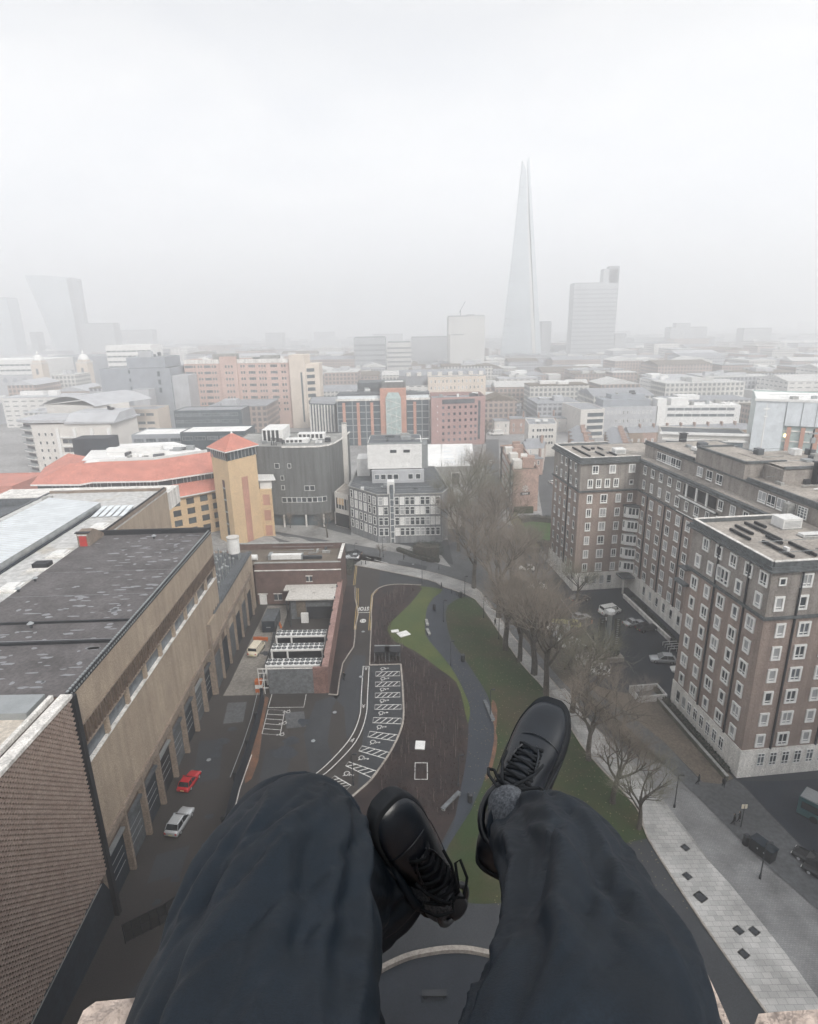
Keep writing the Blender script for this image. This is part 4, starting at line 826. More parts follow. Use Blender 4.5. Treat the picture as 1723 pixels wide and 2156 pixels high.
# chillers
fanr = MB(); fanr.tube([(0, 0, 0), (0, 0, .12)], .45, 14, cap=False)
fr_me = fanr.build('fan', MATS['grey_metal'], me_only=True)
fb = MB()
fb.prism([(.44 * math.cos(a), .44 * math.sin(a)) for a in [k * math.pi / 6 for k in range(12)]], .09, .10)
fb_me = fb.build('fan_disc', MATS['black'], me_only=True)
fh = MB(); fh.prism([(.1 * math.cos(a), .1 * math.sin(a)) for a in [k * math.pi / 4 for k in range(8)]], .1, .18)
for k in range(5):
    a = k * 2 * math.pi / 5; fh.quad((0, 0, .15), (.3 * math.cos(a), .3 * math.sin(a), .13), (.3 * math.cos(a + .5), .3 * math.sin(a + .5), .15))
fh_me = fh.build('fan_blades', MATS['grey_metal'], me_only=True)
for i, (y0, xo) in enumerate([(95.3, 0), (100.9, -.2), (106.2, -.4)]):
    t_ = thing('air_chiller', ['nearest row of white air chillers with twin lines of fans', 'middle row of white air chillers with twin lines of fans', 'farthest row of white air chillers, by the canopy'][i], 'chiller', (-21.6 + xo, y0 + 1.3, 0))
    x0, x1 = -26.6 + xo, -16.6 + xo
    wb('top', 'white_paint', [(x0, y0, 3.7, x1, y0 + 2.5, 4.05)], t_); wb('coil', 'black', [(x0 + .3, y0 + .3, 1.4, x1 - .3, y0 + 2.2, 3.7)], t_)
    wb('base', 'grey_metal', [(x0, y0 + .1, 1.1, x1, y0 + 2.4, 1.4)], t_)
    for x_ in (x0 + .02, x0 + 3.0, x1 - .35): wb('frame_post', 'white_paint', [(x_, y0 + .05, 0, x_ + .3, y0 + .35, 3.7)], t_)
    for k in range(10):
        for j in range(2):
            o = inst(fr_me, 'fan', (x0 + .55 + k * .985 + (.12 if k > 2 else -.05), y0 + .65 + j * 1.2, 4.05), 0, t_); inst(fb_me, 'fan_disc', (0, 0, 0), 0, o, world=False); inst(fh_me, 'fan_blades', (0, 0, 0), rnd.random() * 3, o, world=False)
t_ = thing('pipe_rack', 'double dark pipe run on low stands along the yard lane', 'pipes', (-28, 108, 0)); b = MB()
for d_ in (0, .35): b.tube([(-30.0 + d_, 122, 1.1), (-28.4 + d_, 108, 1.1), (-27.6 + d_, 93.5, 1.1)], .11, 6)
b.build('pipe', MATS['dark_metal'], t_); b = MB()
for k in range(8): y_ = 94.5 + k * 3.8; x_ = -27.6 - (y_ - 93.5) * .082; b.box(x_ - .1, y_, 0, x_ + .5, y_ + .1, 1.0)
b.build('stand', MATS['grey_metal'], t_)
# container, barrier, trailer
t_ = thing('storage_container', 'dark green storage container standing in the yard', 'container', (-29.7, 107, 0)); c_ = P(*[(600 + 765 / 3.446) / 1.451, (1600 + 1150 / 3.446) / 1.4513])
cx_, cy_ = c_.x, c_.y
b = MB(); b.box(cx_ - 1.35, cy_, .12, cx_ + 1.35, cy_ + 6, 2.7); b.build('body', MATS['navy'], t_); b = MB()
for k in range(14): b.box(cx_ - 1.4, cy_ + .2 + k * .42, .2, cx_ - 1.35, cy_ + .4 + k * .42, 2.6); b.box(cx_ + 1.35, cy_ + .2 + k * .42, .2, cx_ + 1.4, cy_ + .4 + k * .42, 2.6)
b.build('rib', MATS['slate_lead'], t_); b = MB(); b.box(cx_ - 1.42, cy_ - .05, 2.7, cx_ + 1.42, cy_ + 6.05, 2.8); b.build('roof', MATS['slate_lead'], t_)
b = MB(); b.box(cx_ - .45, cy_ - .03, 1.2, cx_ + .45, cy_ - .01, 1.4); b.build('name_strip', MATS['grey_metal'], t_)
mat('orange_plastic', (.45, .12, .03), .6, .1)
for i, (px_, py_) in enumerate([(543, 1349), (556, 1350)]):
    c_ = P(px_, py_); t_ = thing('safety_barrier', ['orange barrier panel lying behind the white van', 'orange barrier panel beside the pipe run'][i], 'barrier', (c_.x, c_.y, 0), 'orange barriers behind the van')
    b = MB(); b.box(c_.x - .9, c_.y - .05, .2, c_.x + .9, c_.y + .05, .95); b.build('panel', MATS['orange_plastic'], t_)
    for s_ in (-.7, .7): b = MB(); b.box(c_.x + s_ - .05, c_.y - .3, 0, c_.x + s_ + .05, c_.y + .3, .2); b.build('foot', MATS['orange_plastic'], t_)
for i, (px_, py_) in enumerate([(590, 1317), (592, 1322)]):
    c_ = P(px_, py_); t_ = thing('traffic_cone', ['orange cone by the far end of the pipe run', 'orange cone just in front of the other by the pipe run'][i], 'cone', (c_.x, c_.y, 0), 'traffic cones by the pipe run')
    b = MB(); b.cyl(c_.x, c_.y, .05, .9, .28, 10, .05); b.build('body', MATS['orange_plastic'], t_); b = MB(); b.box(c_.x - .35, c_.y - .35, 0, c_.x + .35, c_.y + .35, .05); b.build('base', MATS['black'], t_)
c_ = P(547, 1455); t_ = thing('stacked_crates', 'stack of orange and white crates against the screen wall', 'crates', (c_.x, c_.y, 0))
for k in range(3): b = MB(); b.box(c_.x - .6, c_.y - .5, k * .8, c_.x + .6, c_.y + .5, k * .8 + .72); b.build('crate', MATS['orange_plastic' if k != 1 else 'white_paint'], t_)
# hoarding between the lane and the car park, and the mesh gate
hp = [tuple(P(*q)) for q in [(556, 1478), (545, 1530), (527, 1590), (502, 1660), (478, 1755), (455, 1850)]]
HF = thing('hoarding', 'long dark hoarding between the garage lane and the car park', 'fence', (-24, 75, 0))
b = MB(); b.kerb(hp, .12, 0, 2.5); b.build('panel', MATS['navy'], HF); b = MB()
for p_ in hp: b.box(p_[0] - .5, p_[1] - .12, 0, p_[0] + .05, p_[1] + .12, 2.75)
b.build('post', MATS['black'], HF); b = MB(); b.kerb([(p_[0] + .25, p_[1]) for p_ in hp[2:5]], .1, 0, .12); b.build('base_rail', MATS['stone_white'], HF)
b = MB(); b.kerb([(p_[0] - .95, p_[1]) for p_ in hp[0:4]], .08, 1.9, 1.98); b.build('top_rail', MATS['grey_metal'], HF)
ga = [tuple(P(265, 1986)), tuple(P(355, 1940)), tuple(P(452, 1868))]
for i in range(2):
    G_ = thing('mesh_gate', ['dark wire mesh gate leaf next to the lattice wall', 'dark wire mesh gate leaf next to the hoarding'][i], 'gate', (*ga[i], 0), 'mesh gate leaves across the lane')
    A_, B_ = Vector(ga[i]), Vector(ga[i + 1]); b = MB()
    for k in range(6): q = A_.lerp(B_, k / 5); b.tube([(q.x, q.y, 0), (q.x, q.y, 2.6)], .07 if k in (0, 5) else .035, 5)
    for z_ in (.15, 1.3, 2.6): b.tube([(*A_, z_), (*B_, z_)], .04, 5)
    b.build('frame', MATS['black'], G_)
    mat('mesh_dark', (.01, .013, .017), .7, .1, alpha=.72); b = MB(); b.quad((*A_, .1), (*B_, .1), (*B_, 2.6), (*A_, 2.6)); b.build('mesh', MATS['mesh_dark'], G_)
# unseen tower added behind the viewer to shade the brick block's near end
NT = thing('unseen_shade_tower', 'tall dark glazed apartment tower added unseen behind the sitter to cast shade', 'tower', (100, -15, 0))
wb('wall', 'slate_lead', [(82, -34, 0, 128, 4, 92)], NT); wb('roof', 'roof_felt', [(83, -33, 92, 127, 3, 92.5)], NT); wb('floor_band', 'grey_metal', [(81.8, -34.2, 3 + k * 6.2, 128.2, 4.2, 3.4 + k * 6.2) for k in range(14)], NT)
# ================= middle distance buildings =================
mat('orange_brick', (.60, .44, .27), .9, .06, .2, fine=6); mat('orange_band', (.46, .25, .19), .9, .1, .3); mat('tile_red', (.50, .20, .155), .85, .12, .2, fine=3)
mat('brown_wall', (.26, .19, .14), .9, .12, .3, fine=2); mat('concrete_dark', (.15, .158, .158), .9, .15, .12, fine=4, col2=(.12, .125, .125), streak=.3); mat('grey_panel', (.22, .23, .24), .85, .12, .3, fine=4, streak=.25)
mat('pink_wall', (.52, .38, .335), .9, .08, .1); mat('cream_wall', (.60, .53, .46), .9, .08, .1); mat('redbrown_wall', (.36, .23, .215), .9, .1, .1); mat('glass_teal', (.06, .085, .10), .25, .3, .3, spec=.6)
mat('glass_green', (.36, .44, .43), .3, .15, .5); mat('terrace_brick', (.36, .25, .21), .9, .15, .4, fine=2); mat('pale_render', (.6, .58, .55), .9, .08, .2); mat('slate_roof', (.27, .28, .30), .85, .15, .2); mat('white_roof', (.76, .76, .75), .7, .1, .1)
mat('grey_office', (.42, .43, .45), .8, .1, .2); mat('blue_grey', (.28, .30, .33), .8, .1, .2); mat('lamp_glow', (.9, .7, .4), .5, .05, emit=(1, .72, .35, 1.6))
GD = ['glass_dark', 'glass_dark', 'glass_mid']
winmesh('m15', 1.6, 1.7, .1, .06, (), (), glass=GD); winmesh('oct', 1.35, 2.5, .14, .12, (), (.3,), glass=['glass_dark', 'glass_dark', 'curtain', 'white_paint']); winmesh('big', 2.4, 1.9, .12, .08, (0,), (), frame='dark_metal', glass=['glass_teal', 'glass_dark'])
winmesh('sq', 1.1, 1.5, .1, .08, (), (), glass=['glass_dark']); winmesh('ter', 1.0, 1.8, .12, .08, (), (0,), glass=['glass_dark', 'curtain']); winmesh('band', 4.4, 1.6, .12, .06, (-1, 1), (), frame='grey_metal', glass=['glass_teal', 'glass_mid']); winmesh('grn', 1.4, 1.6, .08, .08, (), (), frame='redbrown_wall', glass=['glass_mid', 'glass_dark'])
winmesh('pk', 1.3, 1.7, .08, .05, (), (), frame='cream_wall', glass=['glass_mid', 'glass_teal']); winmesh('pkw', 4.6, 1.8, .08, .05, (-1.1, 1.1), (), frame='cream_wall', glass=['glass_mid', 'glass_teal'])
WD = {'m15': (1.6, 1.7), 'oct': (1.35, 2.5), 'big': (2.4, 1.9), 'sq': (1.1, 1.5), 'ter': (1, 1.8), 'band': (4.4, 1.6), 'grn': (1.4, 1.6), 'pk': (1.3, 1.7), 'pkw': (4.6, 1.8)}
WMAT = {'big': 'dark_metal', 'band': 'grey_metal', 'grn': 'redbrown_wall', 'pk': 'cream_wall', 'pkw': 'cream_wall'}
def windows(par, lst):
    d = lambda w_: (Vector(w_[1]) + (Vector(w_[2]) - Vector(w_[1])).normalized() * w_[3]).length
    lst.sort(key=d)
    for w_ in lst[:100]: place_win(w_[0], par, *w_[1:])
    if len(lst) > 100:
        f_, p_ = MB(), MB()
        for w_ in lst[100:]: win_bulk(f_, p_, *w_[1:], *WD[w_[0]], .1)
        o = f_.build('window', MATS[WMAT.get(lst[-1][0], 'white_frame')], par); o['kind'] = 'stuff'; q = p_.build('pane', MATS['glass_mid'], o, org=ORG[par.name]); q['kind'] = 'stuff'
def grid(key, A, B, ss, zs): return [(key, A, B, s, z) for z in zs for s in ss]
def rng(a, b, st):
    o = []
    while a <= b + 1e-6: o.append(a); a += st
    return o
def blk(name, label, cat, pts, z1, wall, roof='roof_gravel', z0=0, group=None, par=None, ph=.5, wname='wall'):
    c = pts[0]; t_ = par or thing(name, label, cat, (c[0], c[1], z0), group)
    b = MB(); b.prism(pts, z0, z1, top=False); b.build(wname, MATS[wall], t_)
    b = MB(); b.prism(pts, z0, z1 - ph, sides=False); b.build('roof', MATS[roof], t_)
    if ph > .05:
        b = MB(); b.kerb(offs(pts, -.15), .34, z1 - ph, z1 + .04, closed=True); b.build('parapet', MATS[wall], t_)
    return t_
# ---- orange brick block with red tiled roofs and its tower ----
M_, Rr, Ll = (-52.1, 169.2), (-46.1, 178.6), (-59.0, 176.6); Bk = (Ll[0] + Rr[0] - M_[0], Ll[1] + Rr[1] - M_[1])
OT = thing('orange_tower_block', 'orange brick office block with red tiled roofs and a tower under a red pyramid roof', 'building', (*M_, 0))
b = MB(); b.prism([M_, Rr, Bk, Ll], 0, 26.2); b.build('tower', MATS['orange_brick'], OT)
b = MB(); b.prism(offs([M_, Rr, Bk, Ll], -.35), 26.2, 28.9); tw = b.build('tower_glazing', MATS['glass_teal'], OT)
b = MB()
for k in range(9):
    for (A_, B_) in ((Ll, M_), (M_, Rr)):
        q = Vector(A_).lerp(Vector(B_), k / 8); b.box(q.x - .12, q.y - .12, 26.2, q.x + .12, q.y + .12, 28.9)
b.build('mullions', MATS['grey_metal'], OT)
ev = offs([M_, Rr, Bk, Ll], .9); ap = ((M_[0] + Bk[0]) / 2, (M_[1] + Bk[1]) / 2)
b = MB(); b.prism(ev, 28.9, 29.25, bottom=True, top=False); b.build('fascia', MATS['white_paint'], OT)
b = MB()
for i in range(4): b.quad((*ev[i], 29.25), (*ev[(i + 1) % 4], 29.25), (*ap, 33.2))
b.build('roof', MATS['tile_red'], OT); b = MB(); b.cyl(*ap, 33, 33.7, .35, 8, .1); b.build('finial', MATS['white_paint'], OT)
def onwall(A_, B_, s0, s1, z0_, z1_, off, m_, nm, par):
    A_ = Vector(A_[:2]); B_ = Vector(B_[:2]); t = (B_ - A_).normalized(); n_ = Vector((t.y, -t.x)); f_ = lambda s, o: tuple(A_ + t * s + n_ * o)
    b = MB(); b.prism([f_(s0, off), f_(s1, off), f_(s1, -.02), f_(s0, -.02)], z0_, z1_, bottom=True); return b.build(nm, MATS[m_], par)
onwall(M_, Rr, 4.6, 7.0, 0, 20.5, .05, 'orange_band', 'brick_stripe', OT); onwall(Ll, M_, 5.5, 6.9, 0, 20, .06, 'glass_dark', 'stair_glazing', OT)
for z_ in (2.4, 6.2, 10, 13.8, 17.4): onwall(Ll, M_, 5.4, 7.0, z_, z_ + .4, .12, 'grey_metal', 'stair_transom', OT)
b = MB(); b.prism([Rr, (-42.3, 178.6), (-44.3, 186), (-50, 186)], 0, 15.2); b.build('side_wing', MATS['orange_brick'], OT)
A_, B_ = Rr, (-42.3, 178.6)
for z_ in (2, 7, 12): onwall(A_, B_, .9, 3.0, z_ - 1.8, z_ + 1.6, .05, 'orange_band', 'window_panel', OT)
b = MB(); b.prism(offs([(-46, 179), (-41.6, 179.5), (-43.6, 186), (-48, 186)], .5), 17.9, 18.2, bottom=True); b.prism([(-46, 179.4), (-42.4, 179.8), (-44, 186), (-48, 186)], 15.2, 17.9); b.build('side_roof', MATS['white_paint'], OT)
# wing
W0 = [(-113, 176.8), (-99, 176.0), (-97, 178.8), (-77.2, 178.9), (-60.2, 191.5), (-66, 206), (-84, 226), (-113, 220)]
b = MB(); b.prism([(-97, 176.0), (-73.2, 175.2), (-59.4, 187.2), (-62, 196), (-97, 200)], 0, 13.8); b.build('wall', MATS['orange_brick'], OT)
b = MB(); b.prism([(-112, 178), (-99.5, 177.2), (-97, 180), (-97, 200), (-112, 200)], 0, 15.6); b.build('wall', MATS['brown_wall'], OT)
b = MB(); b.prism(W0, 13.8, 18.8); b.build('upper_glazing', MATS['glass_dark'], OT)
b = MB()
for (A_, B_) in zip(W0[:4], W0[1:5]):
    n_ = int((Vector(B_) - Vector(A_)).length / 1.1)
    for k in range(n_ + 1):
        if rnd.random() < .35: continue
        q = Vector(A_).lerp(Vector(B_), k / n_); b.box(q.x - .1, q.y - .12, 15.4, q.x + .1, q.y + .1, 18.6)
b.build('mullions', MATS['grey_metal'], OT)
E_ = [(-114.2, 175.6, 18.9), (-98.9, 174.9, 18.9), (-96.6, 177.6, 18.9), (-77.0, 177.7, 18.9), (-59.5, 190.6, 18.9)]; R_ = [(-108, 187.5, 22.6), (-104, 187.5, 22.6), (-100, 189.5, 22.6), (-82.5, 191, 22.6), (-68, 203, 22.6)]
b = MB()
for i in range(4): b.quad(E_[i], E_[i + 1], R_[i + 1], R_[i])
b.quad((-114.2, 175.6, 18.9), R_[0], (-118, 205, 22.6), (-124, 200, 18.9)); b.quad(R_[0], R_[1], (-110, 205, 21), (-118, 205, 22.6)); b.build('roof', MATS['tile_red'], OT)
b = MB(); b.kerb([e[:2] for e in E_], .35, 18.45, 18.9); b.build('fascia', MATS['white_paint'], OT)
L1 = [(-97.4, 174.9, 14.0), (-72.8, 174.0, 14.0), (-58.2, 186.6, 14.0)]; L2 = [(-97.2, 179.0, 16.6), (-76.9, 179.0, 16.6), (-60.1, 191.6, 16.6)]
b = MB(); [b.quad(L1[i], L1[i + 1], L2[i + 1], L2[i]) for i in range(2)]; b.build('roof', MATS['tile_red'], OT); b = MB(); b.kerb([e[:2] for e in L1], .3, 13.6, 14.0); b.build('fascia', MATS['white_paint'], OT)
A_, B_ = (-73.2, 175.2), (-59.4, 187.2); windows(OT, grid('big', A_, B_, [2.2, 6.6, 11, 15], [2.2, 5.4, 8.6, 11.8]) + grid('big', (-97, 176.0), A_, [3, 7, 11, 15, 19], [8.6, 11.8]))
b = MB(); b.prism([(-106, 188), (-84, 192), (-70, 205), (-76, 214), (-90, 228), (-118, 224)], 18.8, 21.9); b.build('flat_roof', MATS['white_roof'], OT)
b = MB(); b.kerb([(-100, 190.5), (-83, 192.5), (-69.5, 204)], .6, 21.9, 23.2); b.kerb([(-104, 205), (-86, 207)], 3, 21.9, 24.2); b.kerb([(-90, 200), (-82, 203)], 2, 21.9, 23.4); b.build('roof_plant', MATS['white_paint'], OT)
b = MB(); b.box(-121, 214, 0, -108, 222, 26); b.build('lift_box', MATS['navy'], OT)
# ---- curved dark concrete block ----
RP = [(-58, 192), (-48, 188.6), (-40, 187.4), (-33, 187), (-28.5, 187.3), (-25.6, 189.2), (-24, 192.5), (-22.6, 200), (-21, 214), (-58, 216)]
RC = blk('concrete_block', 'dark stained concrete block with a curved corner and few windows, plant on its roof', 'building', RP, 26.8, 'concrete_dark', 'concrete', z0=4.2, ph=.3)
b = MB(); b.prism(offs(RP, -1.4), 0, 4.2, top=False); b.build('glazed_base', MATS['glass_teal'], RC)
for x_ in (-41, -33.8, -28, -24.5): 
    b = MB(); b.box(x_ - .25, 186.9 if x_ < -26 else 189.5, 0, x_ + .25, 187.4 if x_ < -26 else 190, 4.2); b.build('column', MATS['stone_white'], RC)
b = MB(); b.kerb(offs(RP, .1)[2:9], .3, 26.5, 26.95); b.build('roof_edge', MATS['stone_white'], RC)
for k in range(6): onwall((-48, 188.6), (-33, 187), 1.0 + k * 2.6, 1.25 + k * 2.6, 4.3, 26.3, .015, 'concrete_dark', 'pour_joint', RC)
A_, B_ = (-40, 187.4), (-33, 187); lw_ = []
for s in (-.5, 1.2, 2.8, 4.4, 6.0): lw_.append(('m15', A_, B_, s, 9.3))
A2, B2 = (-33, 187), (-28.5, 187.3)
for s in (.8, 2.5, 4.1): lw_.append(('m15', A2, B2, s, 9.3))
for s in (.2, 1.9): lw_.append(('m15', A2, B2, s, 13.2))
lw_ += [('sq', A_, B_, -.6, 13.4), ('sq', A_, B_, -.6, 16.6), ('sq', A_, B_, 2, 20.6), ('m15', (-48, 188.6), (-40, 187.4), 6, 20.6), ('m15', (-28.5, 187.3), (-25.6, 189.2), 1.2, 9.3)]
windows(RC, lw_)
onwall((-58, 192), (-48, 188.6), 0, 10, 22, 26, .05, 'glass_dark', 'roof_recess', RC)
for i, (x0, y0, x1, y1, z_, m_) in enumerate([(-40, 193, -32.5, 197, 1.6, 'white_paint'), (-37, 200, -28, 204, 2.2, 'white_paint'), (-48, 196, -41, 208, 4.4, 'white_paint'), (-30, 192.5, -28, 194, 1, 'white_paint')]):
    t_ = thing('roof_plant', ['long white chiller at the front of the curved block roof', 'white chiller behind the long one on the curved block', 'large white plant room on the curved concrete block', 'small white hatch on the curved concrete block roof'][i], 'roof plant', (x0, y0, 26.5))
    wb('casing', m_, [(x0, y0, 26.9, x1, y1, 26.5 + z_)], t_); wb('base', 'grey_metal', [(x0 - .2, y0 - .2, 26.5, x1 + .2, y1 + .2, 26.9)], t_)
    wb('vent', 'dark_metal', [(x0 + .4 + k * 1.4, y0 - .04, 27.1, x0 + 1.3 + k * 1.4, y0 - .004, 26.3 + z_) for k in range(max(1, int((x1 - x0 - .6) / 1.4)))], t_)
t_ = thing('pipe_stack', 'bent dark pipes on the roof of the curved block', 'pipes', (-40.5, 192, 26.5)); b = MB()
for k in range(3): b.tube([(-44 + k * .7, 191.5, 26.5), (-44 + k * .7, 191.5, 29 - k * .6), (-41 + k * .7, 193.5, 28.2 - k * .5), (-41 + k * .7, 193.5, 26.5)], .22, 6)
b.build('pipe', MATS['dark_metal'], t_)
t_ = thing('chimney_stack', 'tall pale square concrete chimney behind the curved block', 'chimney', (-21.5, 203, 0)); wb('shaft', 'pale_render', [(-22.3, 202, 0, -20.7, 203.6, 31.5)], t_); wb('cap', 'concrete', [(-22.4, 201.9, 31.5, -20.6, 203.7, 31.8)], t_)
LK = blk('link_building', 'low link with a yellow blind window between the curved and the octagonal blocks', 'building', [(-24.2, 188), (-19.4, 184), (-16, 190), (-22, 200)], 11.5, 'pale_render', ph=.3)
onwall((-24.2, 188), (-19.4, 184), .3, 6, 6.2, 9.8, .06, 'glass_dark', 'window_band', LK); onwall((-24.2, 188), (-19.4, 184), 1.2, 4.2, 7.6, 9.8, .09, 'orange_brick', 'blind', LK)
for k in range(5): onwall((-24.2, 188), (-19.4, 184), .4 + k * 1.3, .55 + k * 1.3, 6.2, 9.8, .14, 'white_frame', 'mullion', LK)
onwall((-24.2, 188), (-19.4, 184), .1, 6.2, .2, 4.6, .07, 'black', 'undercroft', LK)
# ---- octagonal grey office ----
OP = [(-18.6, 180.6), (-9.4, 170.0), (9.8, 170.2), (12, 176), (9.2, 206), (-17.5, 206)]
OC = blk('octagonal_office', 'grey six sided office of four storeys with white windows and a white box on top', 'building', OP, 15.3, 'grey_panel', 'slate_lead', z0=0, ph=.15)
b = MB(); b.kerb(offs(OP, .1), .3, 15.15, 15.45, closed=True); b.build('roof_edge', MATS['concrete'], OC)
zs = [3.6, 6.9, 10.2, 13.2]
lw_ = []
for z_ in zs:
    for s in [1.3 + k * 2.28 for k in range(6)]: lw_.append(('oct', OP[0], OP[1], s, z_))
    for s in [1.0, 2.55] + [5.85 + k * 1.52 for k in range(9)]: lw_.append(('oct', OP[1], OP[2], s, z_))
windows(OC, lw_)
onwall(OP[1], OP[2], 3.9, 4.9, .5, 18.2, .35, 'glass_mid', 'stair_glazing', OC)
for k in range(7): onwall(OP[1], OP[2], 3.8, 5.0, 1.6 + k * 2.0, 1.75 + k * 2.0, .42, 'white_frame', 'stair_rail', OC)
onwall(OP[1], OP[2], 3.75, 3.9, .2, 15.4, .42, 'white_frame', 'stair_post', OC); onwall(OP[1], OP[2], 4.9, 5.05, .2, 15.4, .42, 'white_frame', 'stair_post', OC)
wb('stair_head', 'white_paint', [(-6.3, 170.3, 15.4, -4.2, 173.4, 19.0)], OC); wb('stair_door', 'black', [(-5.6, 170.25, 15.6, -4.8, 170.29, 17.7)], OC)
for (a_, c_) in zip(OP[:3], OP[1:4]):
    q0, q1 = Vector(offs(OP, -1)[OP.index(a_)]), Vector(offs(OP, -1)[OP.index(c_)]); b = MB()
    for z_ in (15.9, 16.4): b.tube([(*q0, z_), (*q1, z_)], .05, 4)
    b.build('guard_rail', MATS['grey_metal'], OC)
wb('setback_storey', 'grey_office', [(-11.5, 184, 15.2, 5.0, 200, 19.2)], OC)
windows(OC, [('m15', (-11.5, 184), (5, 184), s, 17.2) for s in (1.6, 3.6, 5.6, 7.6, 12.2, 14.6)])
wb('penthouse', 'white_paint', [(-12.8, 185.5, 19.5, 4.4, 201, 27.3)], OC); wb('penthouse_base', 'black', [(-12.3, 186, 19.2, 4, 200, 19.5)], OC)
wb('penthouse_roof', 'slate_lead', [(-12.5, 185.8, 27.3, 4.1, 200.7, 27.5)], OC); wb('penthouse_rail', 'grey_metal', [(-12.8, 185.5, 27.3, 4.4, 185.8, 27.8), (-12.8, 200.7, 27.3, 4.4, 201, 27.8)], OC)
for x_ in (-4.6, -.4): w_ = wb('window', 'glass_dark', [(x_ - 1, 185.42, 24.6, x_ + 1, 185.49, 25.5)], OC); wb('frame', 'dark_metal', [(x_ - .05, 185.38, 24.6, x_ + .05, 185.44, 25.5)], w_)
wb('penthouse_wing', 'white_paint', [(-17, 194, 15.2, -12.8, 203, 21)], OC); wb('fire_stair', 'grey_metal', [(4.45, 186 + k * 2, 19.5, 6.3, 186.1 + k * 2, 27) for k in range(5)] + [(4.45, 186, 19.4 + k * 2.4, 6.3, 196, 19.5 + k * 2.4) for k in range(4)], OC)
LA = blk('low_annex', 'low flat grey annex beside the octagonal office with a small white vent', 'building', [(10.4, 183), (15.2, 182), (14, 206), (9.6, 207)], 9.2, 'pale_render', 'slate_lead', ph=.2); wb('vent', 'white_paint', [(11.2, 184.5, 9, 12.4, 185.8, 10.4)], LA)
# ---- white roofed shed ----
SH = thing('warehouse', 'grey walled warehouse with a white ribbed roof in two bays', 'building', (8, 240, 0))
wb('wall', 'concrete', [(4, 240, 0, 27.5, 275, 7.4)], SH)
b = MB()
for x0, x1 in ((4, 13.5), (13.9, 27.4)): b.quad((x0, 240, 7.5), (x1, 240, 7.5), (x1 + 2.6, 275, 10.2), (x0 + 1.4, 275, 10.2)); b.quad((x0, 240, 7.3), (x0, 240, 7.5), (x0 + 1.4, 275, 10.2), (x0 + 1.4, 275, 7.3))
b.quad((27.4, 240, 7.3), (30, 275, 7.3), (30, 275, 10.2), (27.4, 240, 7.5)); b.quad((4, 275, 7), (30, 275, 7), (30, 275, 10.2), (4, 275, 10.2)); b.build('roof', MATS['white_roof'], SH)
b = MB()
for k in range(5): b.quad((15.5, 245 + k * 5.5, 7.5 + (5.2 + k * 5.5) * .077 + .05), (19.5, 245 + k * 5.5, 7.5 + (5.2 + k * 5.5) * .077 + .05), (19.7, 246.4 + k * 5.5, 7.5 + (6.6 + k * 5.5) * .077 + .05), (15.7, 246.4 + k * 5.5, 7.5 + (6.6 + k * 5.5) * .077 + .05)); b.quad((21.5, 245 + k * 5.5, 7.5 + (5.2 + k * 5.5) * .077 + .05), (25.2, 245 + k * 5.5, 7.5 + (5.2 + k * 5.5) * .077 + .05), (25.4, 246.4 + k * 5.5, 7.5 + (6.6 + k * 5.5) * .077 + .05), (21.7, 246.4 + k * 5.5, 7.5 + (6.6 + k * 5.5) * .077 + .05))
b.build('rooflight', MATS['glazing_pale'], SH); dr = wb('door', 'black', [(18, 239.9, 0, 21.2, 239.98, 4.6)], SH); wb('frame', 'stone_white', [(17.7, 239.8, 4.6, 21.5, 239.99, 4.9), (17.7, 239.8, 0, 18, 239.99, 4.6), (21.2, 239.8, 0, 21.5, 239.99, 4.6)], dr)
# ---- glass office with orange columns and a glazed stair ----
GY = 330
GO_ = blk('glass_office', 'dark glass office with terracotta columns and a glazed stair tower in the centre', 'building', [(-38.5, GY), (12.5, GY), (14, GY + 45), (-40, GY + 45)], 24.6, 'glass_teal', 'slate_roof', ph=.2)
wb('cornice', 'stone_white', [(-38.9, GY - .6, 24.6, -14.5, GY + 1.5, 25.6), (-.5, GY - .6, 24.6, 12.9, GY + 1.5, 25.6)], GO_); wb('attic_glazing', 'glazing_pale', [(-38, GY + 1.6, 24.8, 12, GY + 5, 27.2)], GO_); wb('attic_roof', 'slate_lead', [(-38.2, GY + 1.5, 27.2, 12.2, GY + 14, 28.2)], GO_)
for x_ in (-34.6, -26.8, -19.3, 4.2): wb('column', 'orange_band', [(x_ - .8, GY - .7, 0, x_ + .8, GY, 23.6)], GO_)
for x_ in (-38.2, -30, -22.5, 8.2, 12): wb('column', 'grey_metal', [(x_ - .25, GY - .35, 0, x_ + .25, GY, 24.6)], GO_)
for z_ in (4, 7.6, 11.2, 14.8, 18.4, 22): wb('floor_band', 'grey_office', [(-38.3, GY - .14, z_ - .15, -14.9, GY, z_ + .15), (-.1, GY - .14, z_ - .15, 12.3, GY, z_ + .15)], GO_)
wb('pylon', 'orange_band', [(-14.6, GY - 1.8, 0, -11.6, GY + 3, 26.5), (-3.2, GY - 1.8, 0, -.4, GY + 3, 26.5), (-14.6, GY - 1.2, 26.5, -.4, GY + 3, 31), (-11.6, GY - 1.2, 25, -3.2, GY + 3, 26.5)], GO_)
b = MB(); b.prism([(-11.6, GY - 1), (-3.2, GY - 1), (-3.2, GY - 2.6), (-11.6, GY - 2.6)], 0, 26); b.v += []; b.build('stair_glazing', MATS['glass_green'], GO_)
b = MB(); b.quad((-11.6, GY - 2.6, 26), (-3.2, GY - 2.6, 26), (-4.6, GY - 1.9, 29), (-10.2, GY - 1.9, 29)); b.build('stair_roof', MATS['glass_green'], GO_)
b = MB()
